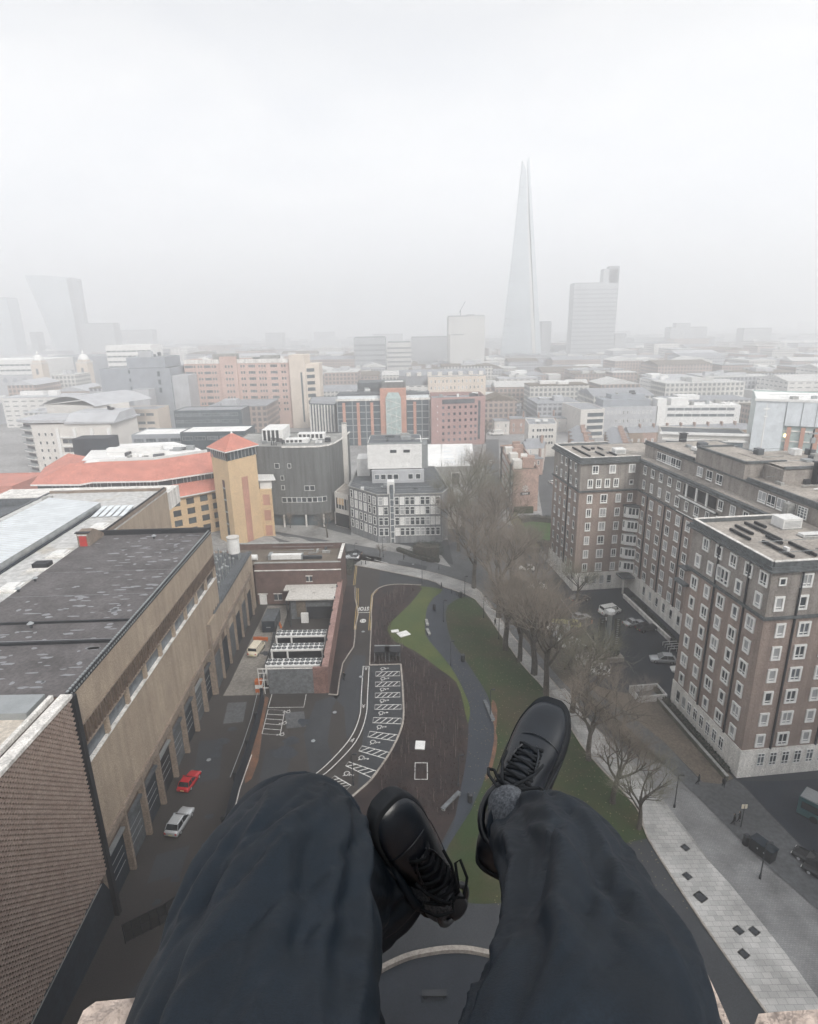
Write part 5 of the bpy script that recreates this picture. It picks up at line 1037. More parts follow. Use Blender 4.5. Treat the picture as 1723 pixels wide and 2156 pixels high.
for k in range(7): z_ = 1 + k * 3.6; b.tube([(-11.4, GY - 2.75, z_), (-7.4, GY - 2.75, z_ + 1.4), (-3.4, GY - 2.75, z_ + 2.8)] if k % 2 else [(-3.4, GY - 2.75, z_), (-7.4, GY - 2.75, z_ + 1.4), (-11.4, GY - 2.75, z_ + 2.8)], .16, 4)
for x_ in (-11.5, -8.8, -6, -3.3): b.tube([(x_, GY - 2.7, 0), (x_, GY - 2.7, 26)], .1, 4)
b.build('stair', MATS['stone_white'], GO_)
wb('roof_plant', 'slate_lead', [(-28, GY + 16, 24.6, -1, GY + 34, 33)], GO_); wb('roof_plant', 'concrete_dark', [(-14, GY + 3.1, 28.2, -.6, GY + 15, 34)], GO_); wb('skylight', 'white_paint', [(-12, GY + 4, 34, -2, GY + 8, 34.4)], GO_)
# finned blank side to the left, roof slate
FN = blk('finned_block', 'grey block with tall white fins between the pink slab and the glass office', 'building', [(-56, 345), (-40.5, 338), (-40.5, 380), (-60, 380)], 22, 'glass_teal', 'slate_roof', ph=.2)
for k in range(9): onwall((-56, 345), (-40.5, 338), .3 + k * 1.95, 1.0 + k * 1.95, 0, 21.5, .6, 'stone_white', 'fin', FN)
# ---- red brown block ----
RBk = blk('brick_office', 'square red brown brick office with small dark windows and a parapet screen', 'building', [(12.9, 322), (42.5, 327), (42.5, 352), (13.5, 352)], 26.2, 'redbrown_wall', 'slate_roof', ph=2)
windows(RBk, grid('grn', (12.9, 322), (42.5, 327), [6.6 + k * 3.1 for k in range(6)] + [24.6], [3.4, 6.9, 10.4, 13.9, 17.4, 20.9, 24.0][:6]))
onwall((12.9, 322), (42.5, 327), 6, 24, 22.8, 25.2, .3, 'slate_lead', 'roof_screen', RBk); onwall((12.9, 322), (42.5, 327), 26, 27.3, 3, 24, .08, 'slate_lead', 'stair_strip', RBk)
for k in range(5): onwall((12.9, 322), (42.5, 327), 3.2, 3.7, 8 + k * 3.4, 8.4 + k * 3.4, .25, 'white_paint', 'wall_light', RBk)
TC = blk('pale_terrace', 'long pale peach terrace with two rows of windows behind the red brown office', 'building', [(14, 395), (52, 400), (52, 412), (14, 407)], 31.5, 'cream_wall', 'slate_roof', ph=.3)
windows(TC, grid('ter', (14, 395), (52, 400), rng(2, 36, 2.6), [24.5, 28.6])); 
b = MB(); b.quad((-5, 409, 31.5), (54, 414, 31.5), (54, 422, 35), (-5, 417, 35)); b.quad((-5, 430, 31.5), (54, 435, 31.5), (54, 422, 35), (-5, 417, 35)); b.quad((-5, 409, 25), (54, 414, 25), (54, 414, 31.5), (-5, 409, 31.5)); b.build('back_roof', MATS['slate_roof'], TC)
for k in range(8): wb('dormer', 'pale_render', [(k * 7, 409 + k * .6, 31.2, 3 + k * 7, 412 + k * .6, 33.6)], TC)
# ---- pink slab ----
PK = blk('pink_slab_block', 'long pinkish slab block of seven storeys with ribbon windows and a blank stair shaft', 'building', [(-146, 404), (-75.5, 398), (-75.5, 416), (-146, 422)], 44.6, 'pink_wall', 'slate_roof', ph=1.2)
onwall((-146, 404), (-75.5, 398), 0, 70, 42.2, 44.8, .3, 'stone_white', 'eaves_band', PK); onwall((-146, 404), (-75.5, 398), 24.8, 36, 0, 46.6, 1.6, 'pink_wall', 'stair_shaft', PK)
lw_ = []
for z_ in [40.3 - k * 4.0 for k in range(8)]:
    lw_ += [('pk', (-146, 404), (-75.5, 398), s, z_) for s in (5.4, 7.2, 9.8, 11.6, 19.2, 21)] + [('pkw', (-146, 404), (-75.5, 398), s, z_) for s in (2.6, 15.6, 45.5, 60.2)] + [('pk', (-146, 404), (-75.5, 398), s, z_) for s in (38.5, 40.3, 50.6, 52.4, 54.2, 65.6, 67.4)]
# stair shaft windows sit on its own face
t2 = (Vector((-75.5, 398)) - Vector((-146, 404))).normalized(); n2 = Vector((t2.y, -t2.x)) * 1.6; SA, SB = Vector((-146, 404)) + t2 * 24.8 + n2, Vector((-146, 404)) + t2 * 36 + n2
lw_ += [('pk', tuple(SA), tuple(SB), s, z_) for s in (4, 6, 8) for z_ in [40.3 - k * 4.0 for k in range(8)]]
windows(PK, lw_)
wb('stair_end', 'cream_wall', [(-75.5, 396, 0, -65.5, 420, 46.8)], PK); wb('end_strip', 'glass_teal', [(-68.5, 395.9, 4, -67.4, 395.98, 36)], PK)
b = MB(); b.prism([(-65.5, 399), (-57.5, 404), (-57.5, 420), (-65.5, 420)], 0, 41); b.build('end_wing', MATS['cream_wall'], PK)
for k in range(9): onwall((-65.5, 399), (-57.5, 404), .6, 6, 3.2 + k * 4.1, 5.4 + k * 4.1, .1, 'glass_teal', 'balcony_band', PK)
wb('roof_plant', 'concrete', [(-128, 408, 43.4, -112, 414, 48), (-96, 406, 43.4, -84, 412, 46.6)], PK)
# ---- brick terrace end with the painted sign ----
TB = [(35.9, 198), (44.9, 200), (47.4, 246), (38.2, 244)]
TT = blk('brick_terrace', 'four storey brick terrace end with a white emblem painted on its blank gable', 'building', TB, 15.2, 'terrace_brick', 'gravel_brown', ph=.6)
windows(TT, grid('ter', TB[3], TB[0], rng(1.5, 44, 2.3), [3.0, 6.4, 9.8, 13.0]))
wb('roof_box', 'pale_render', [(36.6, 203, 14.6, 39.6, 207, 17.5), (37.4, 214, 14.6, 40.2, 218, 17.6), (38, 228, 14.6, 41, 232, 17)], TT); wb('chimney', 'terrace_brick', [(39.9, 204, 14.6, 44, 205.5, 18.2), (39, 218.6, 14.6, 42, 220, 18.4), (41, 227, 14.6, 44.5, 228.4, 18.4), (43, 210, 14.6, 45.4, 211.6, 17.6), (42, 236, 14.6, 45, 237.4, 18)], TT)
wb('roof_terrace', 'pale_render', [(40, 207, 14.6, 45, 210, 15.6), (40.4, 220.4, 14.6, 45.4, 225, 15.5)], TT); onwall(TB[3], TB[0], 8, 10, 2, 16.2, .6, 'black', 'shopfront_strip', TT); onwall(TB[3], TB[0], 38, 40.2, 2, 15.9, .5, 'black', 'shopfront_strip', TT)
sg = MB(); sc_ = Vector((40.2, 198.92)); tt = (Vector(TB[1]) - Vector(TB[0])).normalized(); nn = Vector((tt.y, -tt.x)) * .08
def S(x, z, o=1.0): q = sc_ + tt * x + nn * o; return (q.x, q.y, z)
for k in range(8):
    a = k * math.pi / 4; ca, sa = math.cos(a), math.sin(a)
    for (r0, r1, w0, w1) in ((.25, .8, .12, .3), (.75, 1.25, .34, .1)): sg.quad(S(ca * r0 - sa * w0 / 2, 8.6 + sa * r0 + ca * w0 / 2), S(ca * r0 + sa * w0 / 2, 8.6 + sa * r0 - ca * w0 / 2), S(ca * r1 + sa * w1 / 2, 8.6 + sa * r1 - ca * w1 / 2), S(ca * r1 - sa * w1 / 2, 8.6 + sa * r1 + ca * w1 / 2))
sg.build('emblem', MATS['white_paint'], TT)
sb_ = MB(); sb_.quad(S(-1.8, 6.2, .8), S(1.8, 6.2, .8), S(1.8, 7.25, .8), S(-1.8, 7.25, .8)); o = sb_.build('sign_band', MATS['black'], TT); sb_ = MB()
for k, w_ in enumerate((.28, .22, .3, .22, .26)): x_ = -.95 + k * .42; sb_.quad(S(x_, 6.45, 1.2), S(x_ + w_, 6.45, 1.2), S(x_ + w_, 7.05, 1.2), S(x_, 7.05, 1.2))
sb_.build('lettering', MATS['white_paint'], o, org=ORG[TT.name])
wb('ivy', 'lawn_dark', [(36.2, 197.4, 0, 43, 198.1, 2.4)], TT)
# ---- cream building and neighbours along the avenue ----
CB = blk('cream_building', 'cream rendered building with three rows of small paired windows', 'building', [(59, 290), (73, 291), (76, 310), (61, 310)], 16.3, 'pale_render', 'slate_roof', ph=.3)
windows(CB, grid('sq', (59, 290), (73, 291), [2.4, 4.6, 5.9, 7.6, 8.9, 10.6, 11.9], [6.9, 10.1, 13.3]))
# ---- right: glass and orange office ----
GR = blk('glass_wing_office', 'pale glass office with orange piers behind the brick block', 'building', [(119, 205), (150, 188), (166, 218), (135, 236)], 36.6, 'glass_green', 'white_roof', ph=.4)
onwall((119, 205), (150, 188), 0, 9, 0, 36.8, .5, 'glazing_pale', 'blank_bay', GR)
for k in range(7): onwall((119, 205), (150, 188), 10.2 + k * 4.0, 11.4 + k * 4.0, 0, 28, .7, 'orange_band', 'pier', GR)
for k in range(9): onwall((119, 205), (150, 188), 9.2, 35, 2 + k * 3.5, 2.4 + k * 3.5, .3, 'stone_white', 'floor_band', GR)
onwall((119, 205), (150, 188), 9.2, 35.2, 28.5, 36.4, .75, 'glazing_pale', 'glass_screen', GR); onwall((119, 205), (150, 188), -.5, 35.4, 36.4, 37.2, .9, 'white_paint', 'roof_rim', GR)
for k in range(3): onwall((119, 205), (150, 188), 13.6 + k * 4.0, 13.8 + k * 4.0, 28.5, 36.4, .85, 'grey_metal', 'screen_joint', GR)
for (s, z_) in ((9.6, 24.6), (9.6, 14.5)): onwall((119, 205), (150, 188), s, s + .6, z_, z_ + 1, .34, 'lamp_glow', 'lit_window', GR)
G2 = blk('white_frame_wing', 'low wing with white framed terraces joined to the pale glass office', 'building', [(92, 214), (119.5, 206), (124, 222), (98, 232)], 24.0, 'pale_render', 'slate_lead', ph=.4)
for k in range(3): onwall((92, 214), (119.5, 206), 1.5 + k * 9, 8.6 + k * 9, 17.5, 21.5, .06, 'glass_teal', 'window_band', G2)
onwall((92, 214), (119.5, 206), -1, 28, 24, 24.8, 1, 'white_paint', 'roof_rim', G2); onwall((92, 214), (119.5, 206), 0, 28, 21.7, 22.3, .5, 'white_paint', 'floor_band', G2)
# ---- long white banded offices and grey office behind ----
LB = blk('white_banded_office', 'long white office with two ribbon window bands', 'building', [(152, 352), (193, 347), (196, 362), (153, 366)], 16.2, 'white_paint', 'white_roof', ph=.3)
windows(LB, grid('band', (152, 352), (193, 347), rng(3, 39, 4.7), [10.4, 14]))
wb('lift_tower', 'white_paint', [(146.5, 352, 0, 151.9, 360, 20)], LB); wb('roof_plant', 'white_paint', [(155, 353, 16, 165, 360, 20)], LB)
GF = blk('grey_framed_office', 'pale grey framed office with tall windows next to the white banded one', 'building', [(112, 352), (147, 352), (147, 372), (112, 372)], 15.9, 'grey_office', 'slate_roof', ph=.3)
windows(GF, grid('ter', (112, 352), (147, 352), rng(6, 33, 2.3), [12.5]) + grid('ter', (112, 352), (147, 352), rng(11, 33, 2.3), [7.5, 3.5])); wb('roof_storey', 'blue_grey', [(116, 356, 15.6, 144, 370, 19.5), (122, 360, 19.5, 142, 370, 22)], GF)
GT = blk('curtain_gable_office', 'narrow office with dark floor bands under a stepped gable', 'building', [(98, 338), (112, 340), (112, 372), (96, 372)], 16.5, 'pale_render', 'slate_roof', ph=.3)
for k in range(4): onwall((98, 338), (112, 340), 4, 13.5, 1.5 + k * 3.6, 3.6 + k * 3.6, .08, 'glass_teal', 'window_band', GT)
# ---- left middle: white curved residential, sheds, grey stepped office, station towers ----
CV = thing('curved_apartments', 'white apartment block with curved grey roofs and a stack of balconies', 'building', (-170, 272, 0))
b = MB(); b.prism([(-172, 268), (-166, 264), (-155, 263), (-130, 262), (-128, 284), (-172, 284)], 0, 24.5); b.build('wall', MATS['pale_render'], CV)
b = MB(); b.prism([(-174, 267), (-166, 262.5), (-150, 262), (-150, 286), (-174, 286)], 25.2, 26.4, bottom=True); b.prism([(-150, 261.6), (-128, 261), (-127, 286), (-150, 286)], 24.7, lambda x, y: 25.4 + 3.2 * math.sin(math.pi * min(1, max(0, (y - 261) / 25))), bottom=True); b.build('roof', MATS['grey_office'], CV)
b = MB(); b.quad((-150, 261.6, 25), (-128, 261, 25), (-128, 268, 28.6), (-150, 268, 28.6)); b.quad((-150, 268, 28.6), (-128, 268, 28.6), (-128, 282, 28.8), (-150, 282, 28.8)); b.quad((-128, 261, 25), (-128, 285, 25), (-128, 282, 28.8), (-128, 268, 28.6)); b.build('curved_roof', MATS['grey_office'], CV)
for k in range(7):
    z_ = 2.6 + k * 3.3; bl = onwall((-172, 268), (-166, 264), .2, 6.6, z_, z_ + 1.9, .08, 'glass_dark', 'balcony', CV); onwall((-172, 268), (-166, 264), -.2, 7.2, z_ - .5, z_ - .1, 1.3, 'white_paint', 'slab', bl); onwall((-172, 268), (-166, 264), -.2, 7.2, z_ - .1, z_ + .7, 1.32, 'grey_metal', 'rail', bl)
for k in range(4): onwall((-155, 263), (-130, 262), .3 + k * 7.7, 1.6 + k * 7.7, 3, 22.5, .8, 'white_paint', 'pier', CV)
for z_ in (5.2, 9, 12.8, 16.6, 20.6): onwall((-155, 263), (-130, 262), 0, 25, z_ - 2.2, z_ - 1.7, .5, 'white_paint', 'floor_band', CV)
windows(CV, grid('big', (-155, 263), (-130, 262), [3.6, 6.2, 11.2, 13.8, 18.8, 21.4], [5.4, 9.2, 13, 16.9]) + grid('sq', (-166, 264), (-155, 263), [3, 6, 9], [6, 9.4, 12.8, 16.2, 20]))
b = MB(); b.prism([(-190, 318), (-160, 308), (-148, 322), (-170, 345)], 20, 27); b.build('rear_wing', MATS['pale_render'], CV)
b = MB(); n_ = 12
for k in range(n_):
    a0, a1 = k / n_, (k + 1) / n_; f0, f1 = 27 + 4.5 * math.sin(math.pi * a0), 27 + 4.5 * math.sin(math.pi * a1); A0, A1 = Vector((-192, 317)).lerp(Vector((-158, 306)), a0), Vector((-192, 317)).lerp(Vector((-158, 306)), a1)
    b.quad((*A0, f0), (*A1, f1), (A1.x + 15, A1.y + 34, f1), (A0.x + 15, A0.y + 34, f0))
b.build('rear_roof', MATS['grey_office'], CV)
def simple(name, label, cat, x0, y0, x1, y1, z, wall, roof='slate_roof', rows=(), key='band', pitch=5, group=None, z0=0):
    t_ = blk(name, label, cat, [(x0, y0), (x1, y0), (x1, y1), (x0, y1)], z, wall, roof, z0=z0, ph=.3, group=group)
    if rows: windows(t_, grid(key, (x0, y0), (x1, y0), rng(pitch * .55, x1 - x0 - pitch * .45, pitch), list(rows)))
    return t_
simple('glass_roof_shed', 'low grey glazed pavilion with a white angled roof', 'building', -117, 252, -96, 268, 21, 'blue_grey', 'white_roof', (18.5,), 'band', 5.2)
simple('glass_roof_shed', 'long low glazed pavilion with a thin white roof near the orange block', 'building', -94, 246, -67, 262, 22.6, 'glass_teal', 'white_roof', (20,), 'band', 5.2)
simple('green_glass_block', 'green grey glazed block in front of the pink slab', 'building', -128, 330, -91, 348, 21, 'glass_teal', 'slate_roof', (7, 11, 15, 18.6), 'band', 5)
simple('concrete_shaft', 'plain pale grey concrete lift shaft rising from the stepped offices', 'shaft', -168, 372, -158, 382, 29, 'grey_office')
ST = simple('stepped_office', 'huge plain grey stepped office with a slanted top storey', 'building', -192, 384, -148, 420, 41, 'blue_grey', 'slate_roof')
wb('upper_block', 'blue_grey', [(-176, 388, 41, -152, 415, 47.5)], ST); wb('end_wall', 'grey_office', [(-148, 386, 0, -138, 418, 36)], ST); wb('roof_fin', 'grey_office', [(-168, 388, 47.5, -160, 392, 51)], ST)
for k in range(3): wb('window', 'glass_teal', [(-156, 383.8, 36 - k * 5, -154.4, 383.98, 39 - k * 5)], ST); wb('window', 'glass_teal', [(-174, 383.8, 38 - k * 5, -173, 383.98, 40 - k * 5)], ST)
simple('banded_office', 'cream and grey office with dark ribbon windows below the stepped block', 'building', -186, 352, -146, 370, 19.5, 'cream_wall', 'slate_roof', (4, 8, 11.6, 16.5), 'band', 5.4)
simple('striped_office', 'pale office with bright white floor stripes beyond the stepped block', 'building', -300, 620, -255, 650, 51, 'white_paint', 'white_roof', (30, 35, 40, 45), 'band', 5)
simple('striped_office', 'office with white stripes at the left edge beyond the station towers', 'building', -420, 590, -345, 640, 40, 'white_paint', 'white_roof', (20, 25, 30, 35), 'band', 5)
for i, x_ in enumerate((-334, -293)):
    t_ = thing('station_tower', ['pale brick station tower with a white dome, the left of the pair', 'pale brick station tower with a white dome, the right of the pair'][i], 'tower', (x_, 556, 0), 'twin domed station towers')
    wb('shaft', 'cream_wall', [(x_ - 5, 556, 0, x_ + 5, 566, 38)], t_); wb('cornice', 'pale_render', [(x_ - 5.4, 555.6, 37, x_ + 5.4, 566.4, 38.4)], t_); wb('belfry', 'cream_wall', [(x_ - 4, 557, 38.4, x_ + 4, 565, 40)], t_)
    b = MB(); b.tube([(x_, 561, 40 + 5.2 * math.sin(a)) for a in [k * math.pi / 14 for k in range(8)]], [4.6 * math.cos(k * math.pi / 14) + .05 for k in range(8)], 16); b.build('dome', MATS['white_paint'], t_)
    b = MB(); b.cyl(x_, 561, 45, 47.2, .9, 8); b.cyl(x_, 561, 47.2, 49.6, .7, 8, .05); b.build('lantern', MATS['white_paint'], t_); onwall((x_ - 5, 556), (x_ + 5, 556), 4, 6, 28, 33, .1, 'glass_mid', 'opening', t_)
SW = simple('station_wall', 'long grey arcaded station wall with round openings between the domed towers', 'building', -420, 560, -340, 575, 27, 'grey_office')
for k in range(8): b = MB(); b.tube([(-412 + k * 9, 559.6, 23), (-412 + k * 9, 559.95, 23)], [2.1, 2.1], 14); b.build('round_window', MATS['blue_grey'], SW)
simple('river_front_block', 'broad grey blue block seen between the domed towers', 'building', -372, 640, -268, 700, 40, 'blue_grey')
simple('red_brick_gable', 'orange red brick building at the left edge beyond the pale square', 'building', -172, 214, -146, 236, 9, 'tile_red', 'tile_red')
# ---- the sitter's neighbours along the avenue: terraces ----
hs_i = 0
LBL = ['brick terrace house of the avenue, %s along the row', 'brown brick house facing the side street, %s along the row']
ORD = ['first', 'second', 'third', 'fourth', 'fifth', 'sixth', 'seventh', 'eighth', 'ninth', 'tenth', 'eleventh', 'twelfth', 'thirteenth', 'fourteenth']
def house(x, y, ang, w_, d_, h_, wall, label, grp, gable=True, wins=2):
    f_ = Fr(x, y, ang); t_ = thing('terrace_house', label, 'house', (x, y, 0), grp)
    b = MB(); b.box(0, 0, 0, w_, d_, h_, f_); b.build('wall', MATS[wall], t_)
    b = MB()
    if gable:
        b.quad(f_(-.1, -.2, h_), f_(w_ + .1, -.2, h_), f_(w_ + .1, d_ / 2, h_ + 2.6), f_(-.1, d_ / 2, h_ + 2.6)); b.quad(f_(w_ + .1, d_ + .2, h_), f_(-.1, d_ + .2, h_), f_(-.1, d_ / 2, h_ + 2.6), f_(w_ + .1, d_ / 2, h_ + 2.6))
        b.quad(f_(0, 0, h_), f_(0, d_, h_), f_(0, d_ / 2, h_ + 2.55)); b.quad(f_(w_, 0, h_), f_(w_, d_, h_), f_(w_, d_ / 2, h_ + 2.55))
    else: b.box(-.1, -.1, h_, w_ + .1, d_ + .1, h_ + .4, f_)
    r_ = b.build('roof', MATS['slate_roof'], t_)
    b = MB(); b.box(w_ - .5, d_ * .35, h_ + (1 if gable else .4), w_ + .1, d_ * .6, h_ + 3.9, f_); b.build('chimney', MATS['terrace_brick'], r_, org=ORG[t_.name])
    for k in range(wins):
        for z_ in rng(2.4, h_ - 1, 3.1): place_win('ter', t_, f_(0, 0), f_(w_, 0), (k + .5) * w_ / wins, z_)
    return t_
for k in range(9): house(70 + k * 1.6, 248 + k * 7.2, R(-78 - 0), 6.8, 9, 9 + (k % 3) * .6, 'terrace_brick', 'brick terrace house with slate roof behind the far wing, %s from the near end' % ORD[k], 'terrace behind the far wing of the brick block')
for k in range(9): house(112 + k * 7.2, 300 + k * .5, 0, 7.0, 9, 9.4, 'terrace_brick' if k % 2 else 'brown_wall', 'terrace house facing the brick block beyond the side street, %s from the left' % ORD[k], 'terrace facing the camera beyond the brick block')
for k in range(7): house(88 + k * 2.0, 258 + k * 7.2, R(-76), 6.8, 9, 10, 'brown_wall', 'brown house in the slate roofed row beside the glass wing, %s from the near end' % ORD[k], 'second terrace running away beyond the brick block')
for k in range(6): house(50 + k * 2.3, 252 + k * 9, R(8), 8.5, 8, 7 + (k * 7 % 4), 'pale_render' if k % 2 else 'terrace_brick', 'house on the right side of the avenue past the sign gable, %s away' % ORD[k], 'houses along the avenue past the sign gable', gable=k % 2 == 1)
for k in range(5): house(52 + k * 9.5, 356 + k * 1.5, 0, 9, 10, 8 + k % 2, 'terrace_brick' if k % 2 else 'pale_render', 'low house closing the avenue beyond the white van, %s from the left' % ORD[k], 'low houses closing the avenue', gable=False)
# ================= far city in the haze =================
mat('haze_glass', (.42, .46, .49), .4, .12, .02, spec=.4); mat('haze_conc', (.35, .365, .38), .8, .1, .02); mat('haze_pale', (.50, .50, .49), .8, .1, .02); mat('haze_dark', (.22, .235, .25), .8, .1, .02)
# the tall glass spire
SP = thing('glass_spire', 'very tall tapering glass spire with two splintered points, fading in the haze', 'skyscraper', (180, 1000, 0))
def shard(name, base, top, m_, z0=0, z1=300):
    b = MB(); n_ = len(base); b.v = [(x, y, z0) for x, y in base] + [(x, y, z if z else z1) for x, y, z in top]
    b.f = [(i, (i + 1) % n_, n_ + (i + 1) % n_, n_ + i) for i in range(n_)] + [tuple(range(n_, 2 * n_))]; b.m = [0] * (n_ + 1); return b.build(name, MATS[m_], SP)
shard('left_facet', [(151, 1000), (205, 997), (208, 1040), (160, 1045)], [(178.6, 1000, 296), (184.0, 999, 281), (186, 1008, 285), (179, 1010, 300)], 'haze_glass')
shard('front_facet', [(206, 998), (212, 999), (214, 1030), (207, 1036)], [(184.0, 999.5, 262), (185.2, 1000, 270), (186, 1006, 270), (184.5, 1006, 262)], 'haze_pale')
shard('right_facet', [(212.5, 1001), (222.5, 1006), (224, 1040), (212, 1040)], [(186.2, 1001, 296), (188.6, 1003, 303), (188.4, 1008, 303), (186.6, 1008, 296)], 'haze_glass')
b = MB()
for k in range(24): z_ = 8 + k * 11; f_ = z_ / 300; x0 = 151 + (178.6 - 151) * f_; x1 = 205 + (184 - 205) * f_; b.box(x0 + .4, 999.2 - 2.2 * 0, z_, x1 - .2, 999.9, z_ + .6)
b.build('floor_band', MATS['haze_dark'], SP)
b = MB(); b.prism([(140, 990), (226, 990), (226, 1050), (140, 1050)], 0, 14); b.build('podium', MATS['haze_conc'], SP)
# curved tower on the left, broader at the top
WK = thing('flared_tower', 'bulging glass tower wider at its top, far left in the haze', 'skyscraper', (-820, 1400, 0))
b = MB(); NZ = 14; NS = 8
prof = []
for i in range(NZ + 1):
    f_ = i / NZ; z_ = 182 * f_; fl = f_ ** 1.5 * (1 if f_ < .85 else 1)
    xl = -790 - 38 * fl; xm = -738 + 2 * math.sin(f_ * 3) - 2 * f_; row = []
    for j in range(NS + 1):
        g_ = j / NS; row.append((xl + (xm - xl) * g_, 1400 - 6 * math.sin(math.pi * g_), z_ + (5 * (1 - g_ * g_) if i == NZ else 0)))
    prof.append(row)
for row in prof: b.v += row + [(x, 1414, z) for x, y, z in row[::-1]]
m2 = 2 * (NS + 1)
for i in range(NZ):
    for j in range(m2): b.f.append((i * m2 + j, i * m2 + (j + 1) % m2, (i + 1) * m2 + (j + 1) % m2, (i + 1) * m2 + j)); b.m.append(0)
b.f.append(tuple(NZ * m2 + j for j in range(m2))); b.m.append(0); b.build('glass_front', MATS['haze_glass'], WK)
b = MB(); b.v = []; prof = []
for i in range(NZ + 1):
    f_ = i / NZ; z_ = 178 * f_; xl = -738 + 2 * math.sin(f_ * 3) - 2 * f_ + 1.2; xr = -713 - 1 * math.sin(f_ * 3); top = 1 - (max(0, f_ - .85) / .15) ** 2 * .25
    row = [(xl, 1399, z_), ((xl + xr) / 2, 1396, z_ + (3 if i == NZ else 0)), (xr * 1, 1400, z_ - (5 if i == NZ else 0)), (xr, 1414, z_), (xl, 1414, z_)]; prof.append(row); b.v += row
for i in range(NZ):
    for j in range(5): b.f.append((i * 5 + j, i * 5 + (j + 1) % 5, (i + 1) * 5 + (j + 1) % 5, (i + 1) * 5 + j)); b.m.append(0)
b.f.append(tuple(NZ * 5 + j for j in range(5))); b.m.append(0); b.build('glass_side', MATS['haze_dark'], WK)
def tower(label, px0, px1, pyt, Y, m_, dep=30, name='far_tower', bands=0, extra=(), group=None):
    x0, z_ = ZY(px0, pyt, Y); x1, _ = ZY(px1, pyt, Y)
    t_ = thing(name, label, 'tower block' if z_ > 40 else 'building', (x0, Y, 0), group)
    b = MB(); b.box(x0, Y, 0, x1, Y + dep, z_); b.build('wall', MATS[m_], t_)
    b = MB(); b.box(x0 + 1, Y + 1, z_, x1 - 1, Y + dep - 1, z_ + 1.2); b.build('roof', MATS['haze_dark'], t_)
    for (a, c, py, m3) in extra:
        xa, za_ = ZY(a, py, Y); xc, _ = ZY(c, py, Y); b = MB(); b.box(xa, Y + .5, z_, xc, Y + dep * .6, za_); b.build('upper_block', MATS[m3], t_)
    if bands:
        b = MB(); n_ = int(z_ / bands)
        for k in range(1, n_): b.box(x0 - .1, Y - .3, k * bands, x1 + .1, Y, k * bands + bands * .35)
        b.build('floor_band', MATS['haze_dark'], t_)
    return t_
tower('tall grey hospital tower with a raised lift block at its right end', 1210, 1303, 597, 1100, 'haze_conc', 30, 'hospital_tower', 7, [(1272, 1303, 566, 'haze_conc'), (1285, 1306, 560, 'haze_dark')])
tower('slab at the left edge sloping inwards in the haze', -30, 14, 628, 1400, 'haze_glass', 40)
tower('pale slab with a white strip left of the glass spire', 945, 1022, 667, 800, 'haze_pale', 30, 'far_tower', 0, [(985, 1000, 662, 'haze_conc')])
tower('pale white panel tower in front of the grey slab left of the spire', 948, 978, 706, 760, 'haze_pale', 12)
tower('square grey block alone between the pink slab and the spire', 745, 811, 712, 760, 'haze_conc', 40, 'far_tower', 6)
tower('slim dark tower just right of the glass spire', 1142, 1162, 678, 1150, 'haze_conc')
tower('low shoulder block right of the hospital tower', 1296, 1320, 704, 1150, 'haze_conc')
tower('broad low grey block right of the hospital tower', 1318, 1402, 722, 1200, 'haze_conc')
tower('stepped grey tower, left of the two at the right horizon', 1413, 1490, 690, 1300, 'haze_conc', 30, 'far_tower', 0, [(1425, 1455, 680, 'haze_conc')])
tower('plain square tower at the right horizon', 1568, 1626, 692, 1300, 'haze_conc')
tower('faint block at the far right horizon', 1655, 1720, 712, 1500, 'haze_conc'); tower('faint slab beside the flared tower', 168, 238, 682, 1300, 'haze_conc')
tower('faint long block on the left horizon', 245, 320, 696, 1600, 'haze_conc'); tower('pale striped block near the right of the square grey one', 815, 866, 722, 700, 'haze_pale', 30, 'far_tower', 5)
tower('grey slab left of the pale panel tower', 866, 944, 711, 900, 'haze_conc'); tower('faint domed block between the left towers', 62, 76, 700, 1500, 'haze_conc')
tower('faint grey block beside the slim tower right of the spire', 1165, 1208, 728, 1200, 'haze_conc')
t_ = thing('tower_crane', 'faint crane above the pale slab left of the spire', 'crane', (72, 820, 0)); b = MB(); b.tube([(72, 820, 60), (72, 820, 84)], .6, 4); b.build('mast', MATS['haze_dark'], t_); b = MB(); b.tube([(70, 820, 80), (78, 820, 94)], .5, 4); b.build('jib', MATS['haze_dark'], t_)
# the low city between: streets of blocks with window rows, roofs and plant
def cellwin(name, col, wc, sx=3.2, sz=3.3):
    if name in MATS: return
    brickmat(name, wc, [c * 1.25 for c in wc], col, sx, sz, sx * .22, off=0, patch=.02)
cellwin('far_wall_a', (.58, .57, .54), (.16, .17, .18)); cellwin('far_wall_b', (.40, .32, .28), (.12, .12, .13)); cellwin('far_wall_c', (.44, .45, .47), (.13, .14, .16)); cellwin('far_wall_d', (.68, .67, .65), (.18, .19, .20), 6)
rr = random.Random(21)
avoid = [(-200, 340, -130, 430), (-150, 395, -55, 425), (-62, 320, 45, 440), (0, 230, 32, 280), (95, 330, 200, 375), (-420, 550, -285, 580), (60, 285, 80, 312), (-420, 590, -340, 640), (-300, 610, -250, 655), (-135, 325, -88, 350), (140, 985, 230, 1050), (-195, 300, -145, 350), (-372, 640, -268, 700), (105, 295, 182, 315), (66, 240, 110, 330), (48, 245, 70, 312), (48, 352, 104, 372)]
def clear(x0, y0, x1, y1): return all(x1 < a or x0 > c or y1 < b_ or y0 > d for a, b_, c, d in avoid)
cnt = 0; HUES = ['far_wall_a', 'far_wall_b', 'far_wall_c', 'far_wall_d', 'far_wall_b']; ROOFS = ['slate_roof', 'haze_pale', 'gravel_brown', 'slate_roof', 'grey_office']
placed = []; blocks = []
NB = 280; tries = 0
